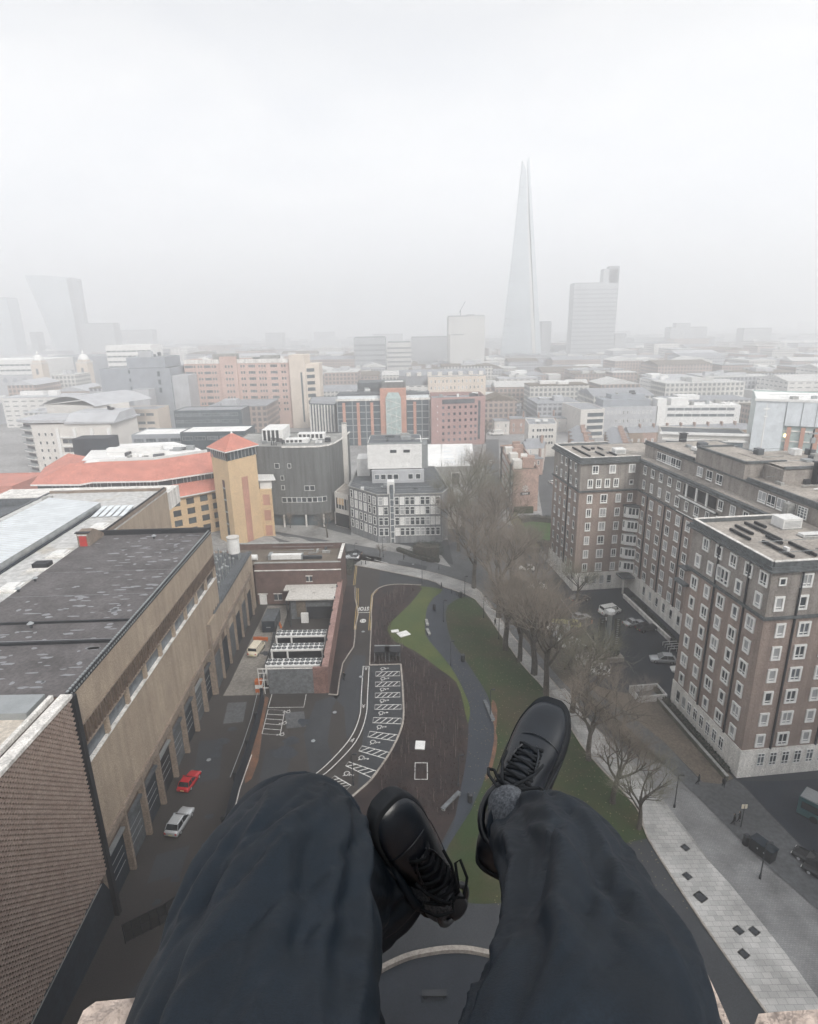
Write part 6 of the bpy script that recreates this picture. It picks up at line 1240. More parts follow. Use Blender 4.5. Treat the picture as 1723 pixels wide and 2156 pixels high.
while cnt < NB and tries < 9000:
    tries += 1
    px_ = rr.uniform(-20, 1745); u_ = rr.random(); Y = 300 * (1400 / 300) ** (u_ ** .9)
    v = ray(px_, 800); x = v.x / v.y * Y; far_ = Y > 600
    w_ = rr.uniform(12, 38) * (1 + Y / 900); d_ = rr.uniform(12, 26) * (1 + Y / 700); h_ = rr.uniform(8, 19) + (rr.random() < .1) * rr.uniform(4, 12) + (Y / 1400) * rr.uniform(0, 14)
    if x < -60: h_ += 4
    if 25 < x / Y * 300 < 60 and Y < 345: continue
    if not clear(x, Y, x + w_, Y + d_): continue
    if any(not (x + w_ < a - 1.5 or x > c + 1.5 or Y + d_ < b_ - 1.5 or Y > dd + 1.5) for a, b_, c, dd in placed): continue
    placed.append((x, Y, x + w_, Y + d_)); cnt += 1
    mw = rr.choice(HUES); kind = {'far_wall_a': 'pale', 'far_wall_b': 'brown brick', 'far_wall_c': 'grey', 'far_wall_d': 'white banded'}[mw]
    zone = 'left part' if px_ < 500 else ('middle' if px_ < 1100 else 'right part'); depth = 'nearer' if Y < 500 else ('hazy' if Y < 850 else 'very faint')
    t_ = thing('city_block', '%s %s low building in the %s of the distant city' % (depth, kind, zone), 'building', (x, Y, 0), '%s %s buildings of the distant city, %s' % (depth, kind, zone))
    blocks.append((px_, Y, kind, t_, h_))
    b = MB(); b.box(x, Y, 0, x + w_, Y + d_, h_); b.build('wall', MATS[mw], t_)
    b = MB(); rf = rr.choice(ROOFS)
    if rr.random() < .45:
        if w_ > d_: b.quad((x - .3, Y - .3, h_), (x + w_ + .3, Y - .3, h_), (x + w_, Y + d_ / 2, h_ + 3.5), (x, Y + d_ / 2, h_ + 3.5)); b.quad((x + w_ + .3, Y + d_ + .3, h_), (x - .3, Y + d_ + .3, h_), (x, Y + d_ / 2, h_ + 3.5), (x + w_, Y + d_ / 2, h_ + 3.5)); b.quad((x - .3, Y - .3, h_), (x, Y + d_ / 2, h_ + 3.5), (x - .3, Y + d_ + .3, h_)); b.quad((x + w_ + .3, Y - .3, h_), (x + w_ + .3, Y + d_ + .3, h_), (x + w_, Y + d_ / 2, h_ + 3.5))
        else: b.quad((x - .3, Y - .3, h_), (x - .3, Y + d_ + .3, h_), (x + w_ / 2, Y + d_, h_ + 3.5), (x + w_ / 2, Y, h_ + 3.5)); b.quad((x + w_ + .3, Y + d_ + .3, h_), (x + w_ + .3, Y - .3, h_), (x + w_ / 2, Y, h_ + 3.5), (x + w_ / 2, Y + d_, h_ + 3.5)); b.quad((x - .3, Y - .3, h_), (x + w_ + .3, Y - .3, h_), (x + w_ / 2, Y, h_ + 3.5))
        r_ = b.build('roof', MATS[rf], t_)
    else:
        b.box(x - .2, Y - .2, h_, x + w_ + .2, Y + d_ + .2, h_ + .5); r_ = b.build('roof', MATS[rf], t_)
        b = MB()
        for q in range(rr.randint(1, 3)):
            ax, ay = x + rr.uniform(.05, .6) * w_, Y + rr.uniform(.05, .6) * d_; b.box(ax, ay, h_ + .5, ax + w_ * rr.uniform(.1, .35), ay + d_ * rr.uniform(.1, .35), h_ + rr.uniform(1.5, 4))
        b.build('roof_plant', MATS[rr.choice(['haze_pale', 'grey_office', 'white_paint'])], r_, org=ORG[t_.name])
ONES = 'first second third fourth fifth sixth seventh eighth ninth tenth eleventh twelfth thirteenth fourteenth fifteenth sixteenth seventeenth eighteenth nineteenth'.split(); TENS = {2: 'twenty', 3: 'thirty', 4: 'forty', 5: 'fifty', 6: 'sixty', 7: 'seventy'}
def nth(k): return ONES[k] if k < 19 else (TENS[(k + 1) // 10] + ('-' + ONES[(k + 1) % 10 - 1] if (k + 1) % 10 else '').rstrip() if (k + 1) % 10 else TENS[(k + 1) // 10][:-1] + 'ieth')
MARK = [(30, 'domed station towers'), (110, 'flared tower'), (300, 'stepped grey office'), (500, 'pink slab'), (780, 'square grey block'), (930, 'pale panel tower'), (1100, 'glass spire'), (1255, 'hospital tower'), (1450, 'stepped horizon tower'), (1600, 'square horizon tower'), (1720, 'pale glass office')]
bins = {}
for bl in blocks: bins.setdefault(min(MARK, key=lambda q: abs(q[0] - bl[0]))[1], []).append(bl)
for nm_, L_ in bins.items():
    L_.sort(key=lambda q: q[1])
    for k, bl in enumerate(L_): bl[3]['label'] = '%s %s city block, %s nearest in line with the %s' % ('tall' if bl[4] > 24 else 'low', bl[2], nth(k), nm_)
# everything beyond reads as one mass
b = MB()
for k in range(1500):
    Y = rr.uniform(1350, 5200); x = rr.uniform(-.95, .95) * Y; w_ = rr.uniform(20, 90); b.box(x, Y, 0, x + w_, Y + rr.uniform(20, 60), rr.uniform(9, 34) + (rr.random() < .04) * 25)
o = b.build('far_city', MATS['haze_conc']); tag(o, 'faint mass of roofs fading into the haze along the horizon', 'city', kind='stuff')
for nm, mt, n_, seed in (('low_roofs', 'far_wall_b', 620, 5), ('low_roofs', 'haze_pale', 260, 6), ('low_roofs', 'slate_roof', 420, 8)):
    b = MB(); r2 = random.Random(seed)
    for k in range(n_):
        Y = r2.uniform(440, 1350); x = r2.uniform(-.75, .75) * Y; w_ = r2.uniform(6, 24); d_ = r2.uniform(7, 18)
        if not clear(x, Y, x + w_, Y + d_) or any(not (x + w_ < a or x > c or Y + d_ < b_ or Y > dd) for a, b_, c, dd in placed): continue
        h_ = r2.uniform(6, 15) + seed * .013; b.box(x, Y, 0, x + w_, Y + d_, h_)
        if r2.random() < .5: b.quad((x, Y, h_ + .05), (x + w_, Y, h_ + .05), (x + w_, Y + d_ / 2, h_ + 3), (x, Y + d_ / 2, h_ + 3)); b.quad((x, Y + d_, h_ + .05), (x, Y + d_ / 2, h_ + 3), (x + w_, Y + d_ / 2, h_ + 3), (x + w_, Y + d_, h_ + .05))
        if r2.random() < .4: b.box(x + 1, Y + 2, h_, x + 2, Y + 3.5, h_ + 3.6)
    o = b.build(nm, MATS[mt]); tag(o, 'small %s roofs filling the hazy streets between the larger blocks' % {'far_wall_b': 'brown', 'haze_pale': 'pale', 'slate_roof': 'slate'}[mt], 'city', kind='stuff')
# ---- plant, vents and rails on the flat roofs ----
rr = random.Random(77)
def clutter(root, x0, y0, x1, y1, z, n, fr=None, big=1.0):
    f_ = fr or (lambda a, b_, c=None: (a, b_, c))
    for k in range(n):
        a, b_ = rr.uniform(x0, x1), rr.uniform(y0, y1); w_, d_, h_ = rr.uniform(.8, 3.2) * big, rr.uniform(.8, 2.6) * big, rr.uniform(.5, 1.7) * big
        m = MB(); m.box(a, b_, z, a + w_, b_ + d_, z + h_, f_)
        if k % 3 == 0: m = MB(); p, q = f_(a, b_, z + .35), f_(a + w_ * 2.2, b_ + .2, z + .35); m.tube([p, q], .16 * big, 6)
        m.build(rr.choice(['roof_unit', 'roof_vent', 'duct']), MATS[rr.choice(['white_paint', 'grey_metal', 'concrete', 'dark_metal', 'slate_lead'])], root)
    for s_ in range(2):
        yy = y0 if s_ == 0 else y1; m = MB(); m.tube([f_(x0, yy, z + 1), f_(x1, yy, z + 1)], .05, 4); m.build('guard_rail', MATS['grey_metal'], root)
clutter(PK, -140, 405, -80, 412, 43.6, 9, big=1.5); clutter(GO_, -34, 336, 8, 345, 28.3, 9, big=1.2); clutter(RBk, 16, 330, 38, 348, 24.4, 8, big=1.2)
clutter(CV, -148, 268, -132, 280, 28.9, 3); clutter(ST, -174, 390, -152, 410, 47.6, 5, big=1.4); clutter(OC, -11, 188, 3, 199, 27.5, 6); clutter(OC, -15, 175, 7, 182, 15.2, 6, big=.6)
clutter(RC, -50, 193, -26, 212, 26.6, 10, big=.9); clutter(LB, 166, 352, 190, 360, 16, 7, big=1.2); clutter(GF, 122, 360, 140, 369, 22.1, 5, big=1.2); clutter(CB, 62, 293, 72, 306, 16.1, 5)
clutter(YB, -34, 136, -19, 139.5, 9.7, 5, big=.6); clutter(OT, -104, 194, -84, 203, 21.9, 7, big=1.1); clutter(OT, -96, 208, -78, 214, 21.9, 6, big=1.1); clutter(GB, -44, 60, -40, 82, 27, 5, FL, .7)
clutter(RB, 18.5, 8, 24, 28, 35.5, 9, FR, .7); clutter(RB, 18.5, 47, 31, 64, 35.5, 8, FR, .7); clutter(RB, 21, 27, 32, 37, 38.4, 9, FR, .7); clutter(RB, 2, 2, 12, 6, 32.42, 3, FR, .4); clutter(RB, 3, 68, 13, 78, 32.42, 4, FR, .4); clutter(GR, 128, 206, 148, 214, 36.2, 5, big=.8)
# a drainpipe and stain line here and there on the brick block
for (p, q) in (((-.05, 3.9), (-.25, 4.1)), ((-.05, 10.7), (-.25, 10.9)), ((-.05, 71), (-.25, 71.2))):
    m = MB(); m.box(p[0], p[1], 4.6, q[0], q[1], 31.4, FR); m.build('drainpipe', MATS['dark_metal'], RB)
for a_ in (4.1, 10.9): m = MB(); m.box(a_, -.25, 4.6, a_ + .2, -.03, 31.4, FR); m.build('drainpipe', MATS['dark_metal'], RB)
for b_ in (58.6, 51, 43.7, 36.3, 28.8): m = MB(); m.box(13.75, b_, 4.6, 13.97, b_ + .18, 24.8, FR); m.build('drainpipe', MATS['dark_metal'], RB)
# patches, covers and gullies in the tarmac
def patch(px, m_, z): sheet('asphalt_patch', pp(px), m_, z, True)
patch([(600, 1500), (640, 1498), (645, 1530), (604, 1534)], 'asphalt_grey', .0175); patch([(420, 1560), (470, 1556), (462, 1640), (405, 1650)], 'asphalt', .0075); patch([(480, 1480), (520, 1478), (512, 1520), (470, 1524)], 'asphalt_grey', .0095)
patch([(752, 1300), (776, 1300), (774, 1345), (750, 1347)], 'asphalt_brown', .0165); patch([(330, 1800), (400, 1780), (380, 1840), (310, 1860)], 'asphalt', .008); patch([(840, 1180), (900, 1192), (896, 1204), (836, 1192)], 'asphalt', .0085); patch([(1010, 1020), (1040, 1022), (1036, 1075), (1004, 1072)], 'asphalt', .0105); patch([(560, 1580), (620, 1572), (600, 1640), (545, 1648)], 'asphalt', .0185)
for i, (px, py) in enumerate([(765, 1330), (760, 1425), (705, 1500), (660, 1560), (440, 1600), (870, 1188), (1020, 1050), (620, 1120)]):
    c_ = P(px, py); t_ = thing('manhole_cover', 'round iron cover in the tarmac, ' + ['by the double yellow lines', 'at the top of the walking lane', 'in the dark patch beside the lane', 'near the knee in the car park', 'in the garage lane between the bays', 'in the cross street', 'in the avenue under the trees', 'in the square by the curved block'][i], 'manhole cover', (c_.x, c_.y, 0), 'iron covers in the roads')
    m = MB(); m.cyl(c_.x, c_.y, .0, .034, .45, 12); m.build('frame', MATS['dark_metal'], t_); m = MB(); m.cyl(c_.x, c_.y, .034, .040, .34, 12); m.build('lid', MATS['grey_metal'], t_)
# ================= trees =================
def ze(X, Y): return ((1550 + X / 3.1327) / 1.451, (1650 + Y / 3.1327) / 1.4513)
mat('bark', (.085, .075, .062), .95, .25, 1.5, fine=6); mat('twig', (.21, .18, .15), .95, .25, .4); mat('twig_green', (.19, .185, .14), .95, .25, .4)
mat('evergreen', (.022, .034, .022), .9, .4, 1.2, fine=5); mat('hedge_green', (.05, .075, .03), .9, .4, 1.2, fine=5); mat('yellow_green', (.20, .19, .07), .9, .3, 1.2, fine=5)
def tree_mesh(seed, h, spread, twm='twig', dens=1.0, lean=0):
    r_ = random.Random(seed); T, K = MB(), MB()
    def grow(mb, p, d, ln, rad, lev):
        n_ = 4 if lev < 2 else 3; pts = [p]; rads = [rad]; q = p.copy(); dd = d.copy()
        for i in range(n_):
            dd = (dd + Vector((r_.uniform(-1, 1), r_.uniform(-1, 1), r_.uniform(-.5, .9))) * (.12 + .04 * lev)).normalized()
            q = q + dd * (ln / n_); pts.append(q.copy()); rads.append(rad * (1 - (i + 1) / n_ * (.45 if lev < 3 else .8)))
        mb.tube(pts, rads, 7 if lev == 0 else (5 if lev == 1 else 3), cap=False)
        if lev >= 5: return
        nb = [5, 6, 6, 6, 5][lev]; nb = max(2, int(round(nb * (dens if lev > 2 else 1))))
        for i in range(nb):
            f_ = r_.uniform(.45 if lev else .6, 1.0); k = min(int(f_ * n_), n_ - 1); s_ = pts[k].lerp(pts[k + 1], f_ * n_ - k)
            a = r_.uniform(0, 2 * math.pi) if lev else (i + r_.uniform(-.25, .25)) * 2 * math.pi / nb
            sd = dd.orthogonal().normalized(); sd = Matrix.Rotation(a, 3, dd) @ sd
            nd = (dd * r_.uniform(.7, 1.0) + sd * spread * r_.uniform(.6, 1.1) + Vector((0, 0, .15))).normalized()
            grow(T if lev + 1 < 3 else K, s_, nd, ln * r_.uniform(.55, .82), rads[k] * (.62 if lev < 2 else .55), lev + 1)
    grow(T, Vector((0, 0, -.1)), Vector((lean, 0, 1)).normalized(), h * .32, h * .021, 0)
    mz = max(v[2] for v in T.v + K.v); sc = h / mz
    T.v = [(a * sc, b_ * sc, c * sc) for a, b_, c in T.v]; K.v = [(a * sc, b_ * sc, c * sc) for a, b_, c in K.v]
    return T.build('trunk', MATS['bark'], me_only=True), K.build('crown', MATS[twm], me_only=True)
TM = [tree_mesh(11, 19, .75, 'twig'), tree_mesh(12, 18, .85, 'twig'), tree_mesh(13, 17, .8, 'twig_green'), tree_mesh(14, 15, .95, 'twig'), tree_mesh(16, 9, .9, 'twig', .8)]
def tree(i, x, y, s, rz, label, group, name='bare_tree'):
    t_ = thing(name, label, 'tree', (x, y, 0), group, rz); t_.scale = (s, s, s)
    a = inst(TM[i][0], 'trunk', (0, 0, 0), 0, t_, world=False); c = inst(TM[i][1], 'crown', (0, 0, 0), 0, t_, world=False); return t_
G1 = 'bare trees along the pale walk'
for i, (k, px_, py_, s, rz, lab) in enumerate([
    (0, 1150, 1462, .92, .3, 'leafless plane tree with spreading limbs, its trunk just above the right shoe'),
    (1, 1065, 1368, .98, 1.3, 'leafless plane tree forking high beside the walking figure in black'),
    (2, 1094, 1392, .85, 2.9, 'greenish leafless tree between the forked plane and the shoe'),
    (0, 998, 1238, 1.0, 4.0, 'leafless plane tree at the bend of the pale walk by the bollards'),
    (2, 1000, 1160, .95, .9, 'leafless tree at the corner of the avenue beyond the bend'),
    (1, 965, 1160, .9, 5.0, 'leafless tree in front of the right end of the octagonal office'),
    (3, 985, 1080, 1.1, 2.0, 'wide leafless tree beside the avenue in front of the white shed'),
    (2, 1040, 1120, 1.05, 3.7, 'leafless tree on the avenue left of the brick terrace sign'),
    (0, 1010, 1060, .95, 1.7, 'leafless tree farthest up the left side of the avenue'),
    (3, 1240, 1600, 1.0, .2, 'leafless tree whose crown shows just right of the shoe toe'),
    (1, 1290, 1690, .72, 2.2, 'leafless tree by the sitter\'s right knee with its crown over the pale path'),
    (2, 1345, 1745, .6, 4.2, 'smaller leafless tree at the start of the white paving'),
    (1, 1130, 1270, .85, 5.3, 'leafless tree beyond the car court near the far wing'),
    (2, 1215, 1270, .62, .6, 'small leafless tree below the corner of the far wing'),
    (3, 1310, 1560, .75, 5.0, 'leafless tree over the brown gravel strip'),
    (0, 1235, 1510, .7, 1.9, 'leafless tree beside the toe of the right shoe, over the paving'),
    (2, 1105, 1200, .8, 2.2, 'leafless tree between the avenue and the far wing'),
    (0, 1075, 1250, .85, 4.6, 'leafless tree on the verge beyond the bend of the walk'),
    (1, 1030, 1180, 1.25, 2.6, 'tall leafless tree in the middle of the avenue mouth'), (2, 975, 1125, 1.35, 4.4, 'tall greenish leafless tree beside the low grey annex'), (0, 1050, 1300, 1.2, 3.3, 'tall leafless tree between the bend and the forked plane'), (1, 1125, 1420, 1.15, 5.6, 'tall leafless tree beside the walk, just above the shoe toe'), (2, 1205, 1500, 1.0, 2.7, 'leafless tree right of the shoe toe along the walk')]):
    p = P(px_, py_); tree(k, p.x, p.y, s * (1.4 if i < 9 else 1.22), rz, lab, G1)
for i, (px_, py_, s, lab) in enumerate([(690, 1132, 1.1, 'dark leafless tree in the square by the curved block'), (612, 1112, .7, 'little leafless tree at the foot of the curved block columns'), (800, 1172, .5, 'young leafless street tree beside the parked black car'), (1022, 930, 1.6, 'hazy dark tree at the far end of the avenue'), (1300, 898, 1.3, 'hazy bare tree beyond the far wing roof')]):
    p = P(px_, py_); tree(4, p.x, p.y, s, i * 1.3, lab, 'single trees on the streets beyond', 'street_tree')
rr = random.Random(9)
for i in range(26):
    px_ = rr.uniform(1030, 1180) if i < 14 else rr.uniform(1180, 1700); py_ = rr.uniform(800, 880) if i < 14 else rr.uniform(790, 830); p = P(px_, py_)
    tree(3 if i % 2 else 2, p.x, p.y, rr.uniform(.9, 1.3), rr.random() * 6, 'hazy leafless tree among the distant houses to the right of the spire', 'hazy bare trees of the distant park', 'distant_tree')
def leafball(mb, c, rx, ry, rz_, n, s, rr):
    for _ in range(n):
        u = Vector((rr.gauss(0, 1), rr.gauss(0, 1), rr.gauss(0, 1))).normalized() * (rr.random() ** .25)
        p = Vector((c[0] + u.x * rx, c[1] + u.y * ry, c[2] + u.z * rz_)); a = Vector((rr.uniform(-1, 1), rr.uniform(-1, 1), rr.uniform(-1, 1))).normalized() * s; b_ = a.orthogonal().normalized() * s
        mb.quad(p - a, p - b_ * .6, p + a, p + b_ * .6)
def hedge(pts, w_, h_, m_, label, dens=260, name='hedge'):
    pts = [Vector(p) for p in pts]; t_ = thing(name, label, 'hedge', (*pts[0], 0)); rr = random.Random(len(label)); b = MB(); core = MB()
    for i in range(len(pts) - 1):
        L_ = (pts[i + 1] - pts[i]).length; n_ = max(1, int(L_ / (w_ * .8)))
        for k in range(n_):
            q = pts[i].lerp(pts[i + 1], (k + .5) / n_); leafball(b, (q.x, q.y, h_ * .5), w_ * .62, w_ * .62, h_ * .55, dens, .13, rr)
    core.kerb([tuple(p) for p in pts], w_ * .7, 0, h_ * .75)
    b.build('foliage', MATS[m_], t_); core.build('stem', MATS['bark'], t_); return t_
hedge(pp([(838, 1160), (870, 1172), (905, 1182), (925, 1184)]), 1.6, 1.3, 'evergreen', 'dark clipped hedge in front of the octagonal office')
hedge(pp([(876, 1168), (900, 1172), (925, 1172)]), 5, 4.4, 'evergreen', 'tall dark green shrub mass at the right corner of the octagonal office', 1200, 'shrub')
hedge(pp([(1095, 1100), (1120, 1096), (1165, 1100)]), 3, 2.2, 'evergreen', 'dark hedge under the painted gable', 500); hedge(pp([(1080, 1090), (1100, 1130), (1130, 1165)]), 3, 2, 'yellow_green', 'yellowish hedge along the garden side of the avenue', 420)
hedge(pp([(1100, 1146), (1168, 1150)]), 2.4, 1.8, 'evergreen', 'dark hedge along the near side of the garden lawn', 400); hedge([FR(-.9, 1), FR(-.9, 22)], 1.0, 1.0, 'evergreen', 'dark shrubs against the white base of the near wing', 160)
hedge([FR(11.2, 36), FR(12.4, 58)], .9, .9, 'evergreen', 'narrow dark hedge along the court face of the block', 160); hedge([tuple(P(*za(705, 300))), tuple(P(*za(715, 240)))], 1.6, 1.8, 'evergreen', 'dark green bush beside the yellow lines', 300)
hedge([(-165, 262 - 60), (-152, 205), (-146, 215)], 12, 4, 'litter', 'round brown shrub bed at the left edge beyond the red roofs', 900)
sheet('lawn', pp([(1085, 1100), (1100, 1098), (1168, 1098), (1168, 1148), (1112, 1146)]), 'grass_bright', .05, True)
# saplings planted through the brown bed
sm = MB(); sm.tube([(0, 0, 0), (.05, .02, 1.5), (.02, .08, 3.0)], [.035, .025, .01], 4, cap=False)
for k in range(5): z_ = 1.2 + k * .35; sm.tube([(.03, .03, z_), (.3 * math.cos(k * 2.2), .3 * math.sin(k * 2.2), z_ + .5)], [.014, .005], 3, cap=False)
mat('birch', (.22, .18, .16), .8, .2, 2); sme = sm.build('sapling', MATS['birch'], me_only=True)
rr = random.Random(4); nn_ = 0
bedp = [P(*za(*q)) for q in [(850, 640), (900, 420), (1090, 380), (950, 560), (945, 650), (1080, 760), (1230, 870), (1320, 950), (1370, 1120), (1380, 1400), (1360, 1520)]] + [P(950, 1720), P(800, 1700), P(*zb(900, 1980)), P(*zb(1060, 1730)), P(*zb(1200, 1480)), P(*zb(1240, 1100)), P(*zb(1210, 560)), P(*za(845, 826))]
def inside(p, poly):
    c = False; n_ = len(poly)
    for i in range(n_):
        a, b_ = poly[i], poly[i - 1]
        if (a.y > p.y) != (b_.y > p.y) and p.x < (b_.x - a.x) * (p.y - a.y) / (b_.y - a.y) + a.x: c = not c
    return c
while nn_ < 180:
    p = Vector((rr.uniform(-10, 11), 62 + 77 * rr.random() ** .85))
    if not inside(p, bedp) or (abs(p.x - 1) < 1.6 and 70 < p.y < 80): continue
    o = inst(sme, 'sapling', (p.x, p.y, .03), rr.random() * 6, None, rr.uniform(.3, .8)); tag(o, 'thin pale birch whip planted in the brown bed of the green', 'sapling', 'birch whips in the brown planting bed'); nn_ += 1
b = MB(); n_ = 0
while n_ < 9000:
    p = Vector((rr.uniform(-10, 11), rr.uniform(62, 140)))
    if not inside(p, bedp): continue
    n_ += 1; a = rr.random() * 6.28; h_ = rr.uniform(.15, .55); w_ = rr.uniform(.02, .06); dx, dy = math.cos(a) * w_, math.sin(a) * w_; lx, ly = rr.uniform(-.2, .2), rr.uniform(-.2, .2)
    b.quad((p.x - dx, p.y - dy, .02), (p.x + dx, p.y + dy, .02), (p.x + lx, p.y + ly, h_))
mat('twig_dark', (.045, .03, .03), .95, .4, 1.5); tag(b.build('undergrowth', MATS['twig_dark']), 'low purplish brown undergrowth of the planting bed', 'undergrowth', kind='stuff')
b = MB(); mat('leaf_pale', (.30, .24, .15), .9, .3, 2)
for _ in range(1600):
    p = Vector((rr.uniform(8, 31), rr.uniform(50, 132)))
    b.quad((p.x - .07, p.y, .05), (p.x, p.y - .06, .06), (p.x + .08, p.y, .05), (p.x, p.y + .07, .07))
tag(b.build('fallen_leaves', MATS['leaf_pale']), 'pale fallen leaves scattered over the green', 'leaves', kind='stuff')
# ================= vehicles =================
mat('car_red', (.42, .012, .018), .25, .05, 1, spec=.6); mat('car_silver', (.52, .54, .56), .25, .05, 1, metal=.3, spec=.6); mat('car_white', (.72, .72, .70), .3, .05, 1, spec=.5); mat('car_black', (.008, .010, .013), .18, .05, 1, spec=.6)
mat('car_cream', (.66, .60, .48), .4, .08, 1); mat('tyre', (.012, .012, .013), .9, .1); mat('car_glass', (.012, .016, .02), .08, .1, spec=.8); mat('lamp_clear', (.6, .6, .58), .2, .05); mat('lamp_red', (.35, .01, .01), .3, .05); mat('hi_vis', (.55, .53, .22), .5, .1)
def loft(mb, secs):
    """secs: list of closed rings (equal length) -> skin with end caps"""
    k0 = len(mb.v); n_ = len(secs[0])
    for s in secs: mb.v += [tuple(q) for q in s]
    for i in range(len(secs) - 1):
        for j in range(n_): a = k0 + i * n_ + j; b_ = k0 + i * n_ + (j + 1) % n_; mb.f.append((a, b_, b_ + n_, a + n_)); mb.m.append(mb.mi)
    mb.f.append(tuple(k0 + j for j in range(n_ - 1, -1, -1))); mb.m.append(mb.mi); e = k0 + (len(secs) - 1) * n_; mb.f.append(tuple(e + j for j in range(n_))); mb.m.append(mb.mi)
def car(kind, label, paint, x, y, rz, group=None, name='parked_car'):
    L_, W_, Hh, belt = {'hatch': (4.1, 1.78, 1.48, .88), 'suv': (4.7, 1.9, 1.68, 1.0), 'sedan': (4.6, 1.82, 1.45, .86), 'van': (5.0, 1.95, 2.0, 1.1)}[kind]
    t_ = thing(name, label, 'van' if kind == 'van' else 'car', (x, y, 0), group, rz); w2 = W_ / 2; h2 = L_ / 2
    def ring(yy, hw, zb_, zt, r_=.16): return [(-hw, yy, zb_), (hw, yy, zb_), (hw + .03, yy, (zb_ + zt) / 2), (hw - .02, yy, zt - .08), (hw - r_, yy, zt), (-hw + r_, yy, zt), (-hw + .02, yy, zt - .08), (-hw - .03, yy, (zb_ + zt) / 2)]
    b = MB(); hood = belt - (.06 if kind != 'van' else .0)
    loft(b, [ring(-h2, w2 * .9, .38, belt - .1), ring(-h2 + .1, w2 * .96, .28, belt), ring(-h2 + .9, w2, .22, belt + .03), ring(0, w2, .22, belt), ring(h2 - 1.3, w2, .22, hood), ring(h2 - .5, w2 * .985, .24, hood - .07), ring(h2 - .12, w2 * .93, .3, hood - .16), ring(h2, w2 * .8, .36, hood - .3)])
    bd = b.build('body', MATS[paint], me_only=True); o = inst(bd, 'body', (0, 0, 0), 0, t_, world=False); bd.polygons.foreach_set('use_smooth', [True] * len(bd.polygons))
    yr, yf = (-h2 + (.35 if kind != 'sedan' else .95)), {'hatch': h2 - 1.45, 'suv': h2 - 1.45, 'sedan': h2 - 1.5, 'van': h2 - .75}[kind]
    tr, tf = yr + (.45 if kind != 'van' else .12), yf - (.9 if kind != 'van' else .6); iw = .2 if kind != 'van' else .08
    b = MB(); loft(b, [[(-w2 + .05, yr, belt - .02), (w2 - .05, yr, belt - .02), (w2 - .05, yf, belt - .05), (-w2 + .05, yf, belt - .05)], [(-w2 + iw, tr, Hh - .05), (w2 - iw, tr, Hh - .05), (w2 - iw, tf, Hh - .05), (-w2 + iw, tf, Hh - .05)]])
    inst(b.build('windows', MATS['car_glass'] if kind != 'van' else MATS['car_glass'], me_only=True), 'windows', (0, 0, 0), 0, t_, world=False)
    b = MB(); a1, a0 = w2 - iw, w2 - iw - .14
    loft(b, [[(-a1 - .02, tr - .06, Hh - .07), (a1 + .02, tr - .06, Hh - .07), (a1 + .02, tf + .05, Hh - .07), (-a1 - .02, tf + .05, Hh - .07)], [(-a0, tr + .08, Hh), (a0, tr + .08, Hh), (a0, tf - .12, Hh), (-a0, tf - .12, Hh)]])
    for sx in (-1, 1):
        for (ya, yb) in ((yr, tr), (yf, tf)): b.tube([(sx * (w2 - .06), ya, belt), (sx * a1, yb, Hh - .05)], .035, 4)
        ym = (yr + yf) / 2 - .1; b.tube([(sx * (w2 - .03), ym, belt), (sx * a1, ym, Hh - .05)], .04, 4)
        if kind == 'van': b.box(sx * (w2 - .02) - .05, yr - .02, belt - .05, sx * (w2 - .02) + .05, 1.0, Hh - .25) if sx > 0 else b.box(-w2 - .03, yr - .02, belt - .05, -w2 + .07, 1.0, Hh - .25)
    if kind == 'van': b.box(-w2 + .05, yr - .06, belt - .05, w2 - .05, yr + .02, Hh - .7)
    inst(b.build('roof', MATS[paint], me_only=True), 'roof', (0, 0, 0), 0, t_, world=False)
    wm = MB(); wm.tube([(-.11, 0, 0), (.11, 0, 0)], [.33, .33], 14); wme = wm.build('wheel', MATS['tyre'], me_only=True); hm = MB(); hm.tube([(-.125, 0, 0), (.125, 0, 0)], [.19, .19], 10); hme = hm.build('rim', MATS['car_silver'], me_only=True)
    for sx in (-1, 1):
        for yy in (-h2 + .85, h2 - .9): q = inst(wme, 'wheel', (sx * (w2 - .09), yy, .33), 0, t_, world=False); inst(hme, 'rim', (0, 0, 0), 0, q, world=False)
        b = MB(); b.box(sx * w2 * .68 - .2, h2 - .16, hood - .42, sx * w2 * .68 + .2, h2 - .015, hood - .24); inst(b.build('headlight', MATS['lamp_clear'], me_only=True), 'headlight', (0, 0, 0), 0, t_, world=False)
        b = MB(); b.box(sx * w2 * .78 - .14, -h2 - .01, belt - .4, sx * w2 * .78 + .12, -h2 + .12, belt - .12); inst(b.build('tail_light', MATS['lamp_red'], me_only=True), 'tail_light', (0, 0, 0), 0, t_, world=False)
        b = MB(); b.box(sx * (w2 + .1) - .1, yf - .35, belt, sx * (w2 + .1) + .1, yf - .2, belt + .15); inst(b.build('mirror', MATS[paint], me_only=True), 'mirror', (0, 0, 0), 0, t_, world=False)
    b = MB(); b.box(-.26, -h2 - .02, .5, .26, -h2 - .002, .62); inst(b.build('number_plate', MATS['hi_vis'], me_only=True), 'number_plate', (0, 0, 0), 0, t_, world=False)
    return t_
c_ = P(400, 1650); car('hatch', 'bright red hatchback parked in the garage lane', 'car_red', c_.x, c_.y, R(-9))
c_ = P(380, 1736); car('suv', 'silver estate car parked in the garage lane nearer than the red one', 'car_silver', c_.x, c_.y, R(-9))
c_ = P(541, 1372); car('van', 'old cream white van parked beside the chiller yard', 'car_cream', c_.x, c_.y, R(-8), None, 'parked_van')
a_ = R(5.7)
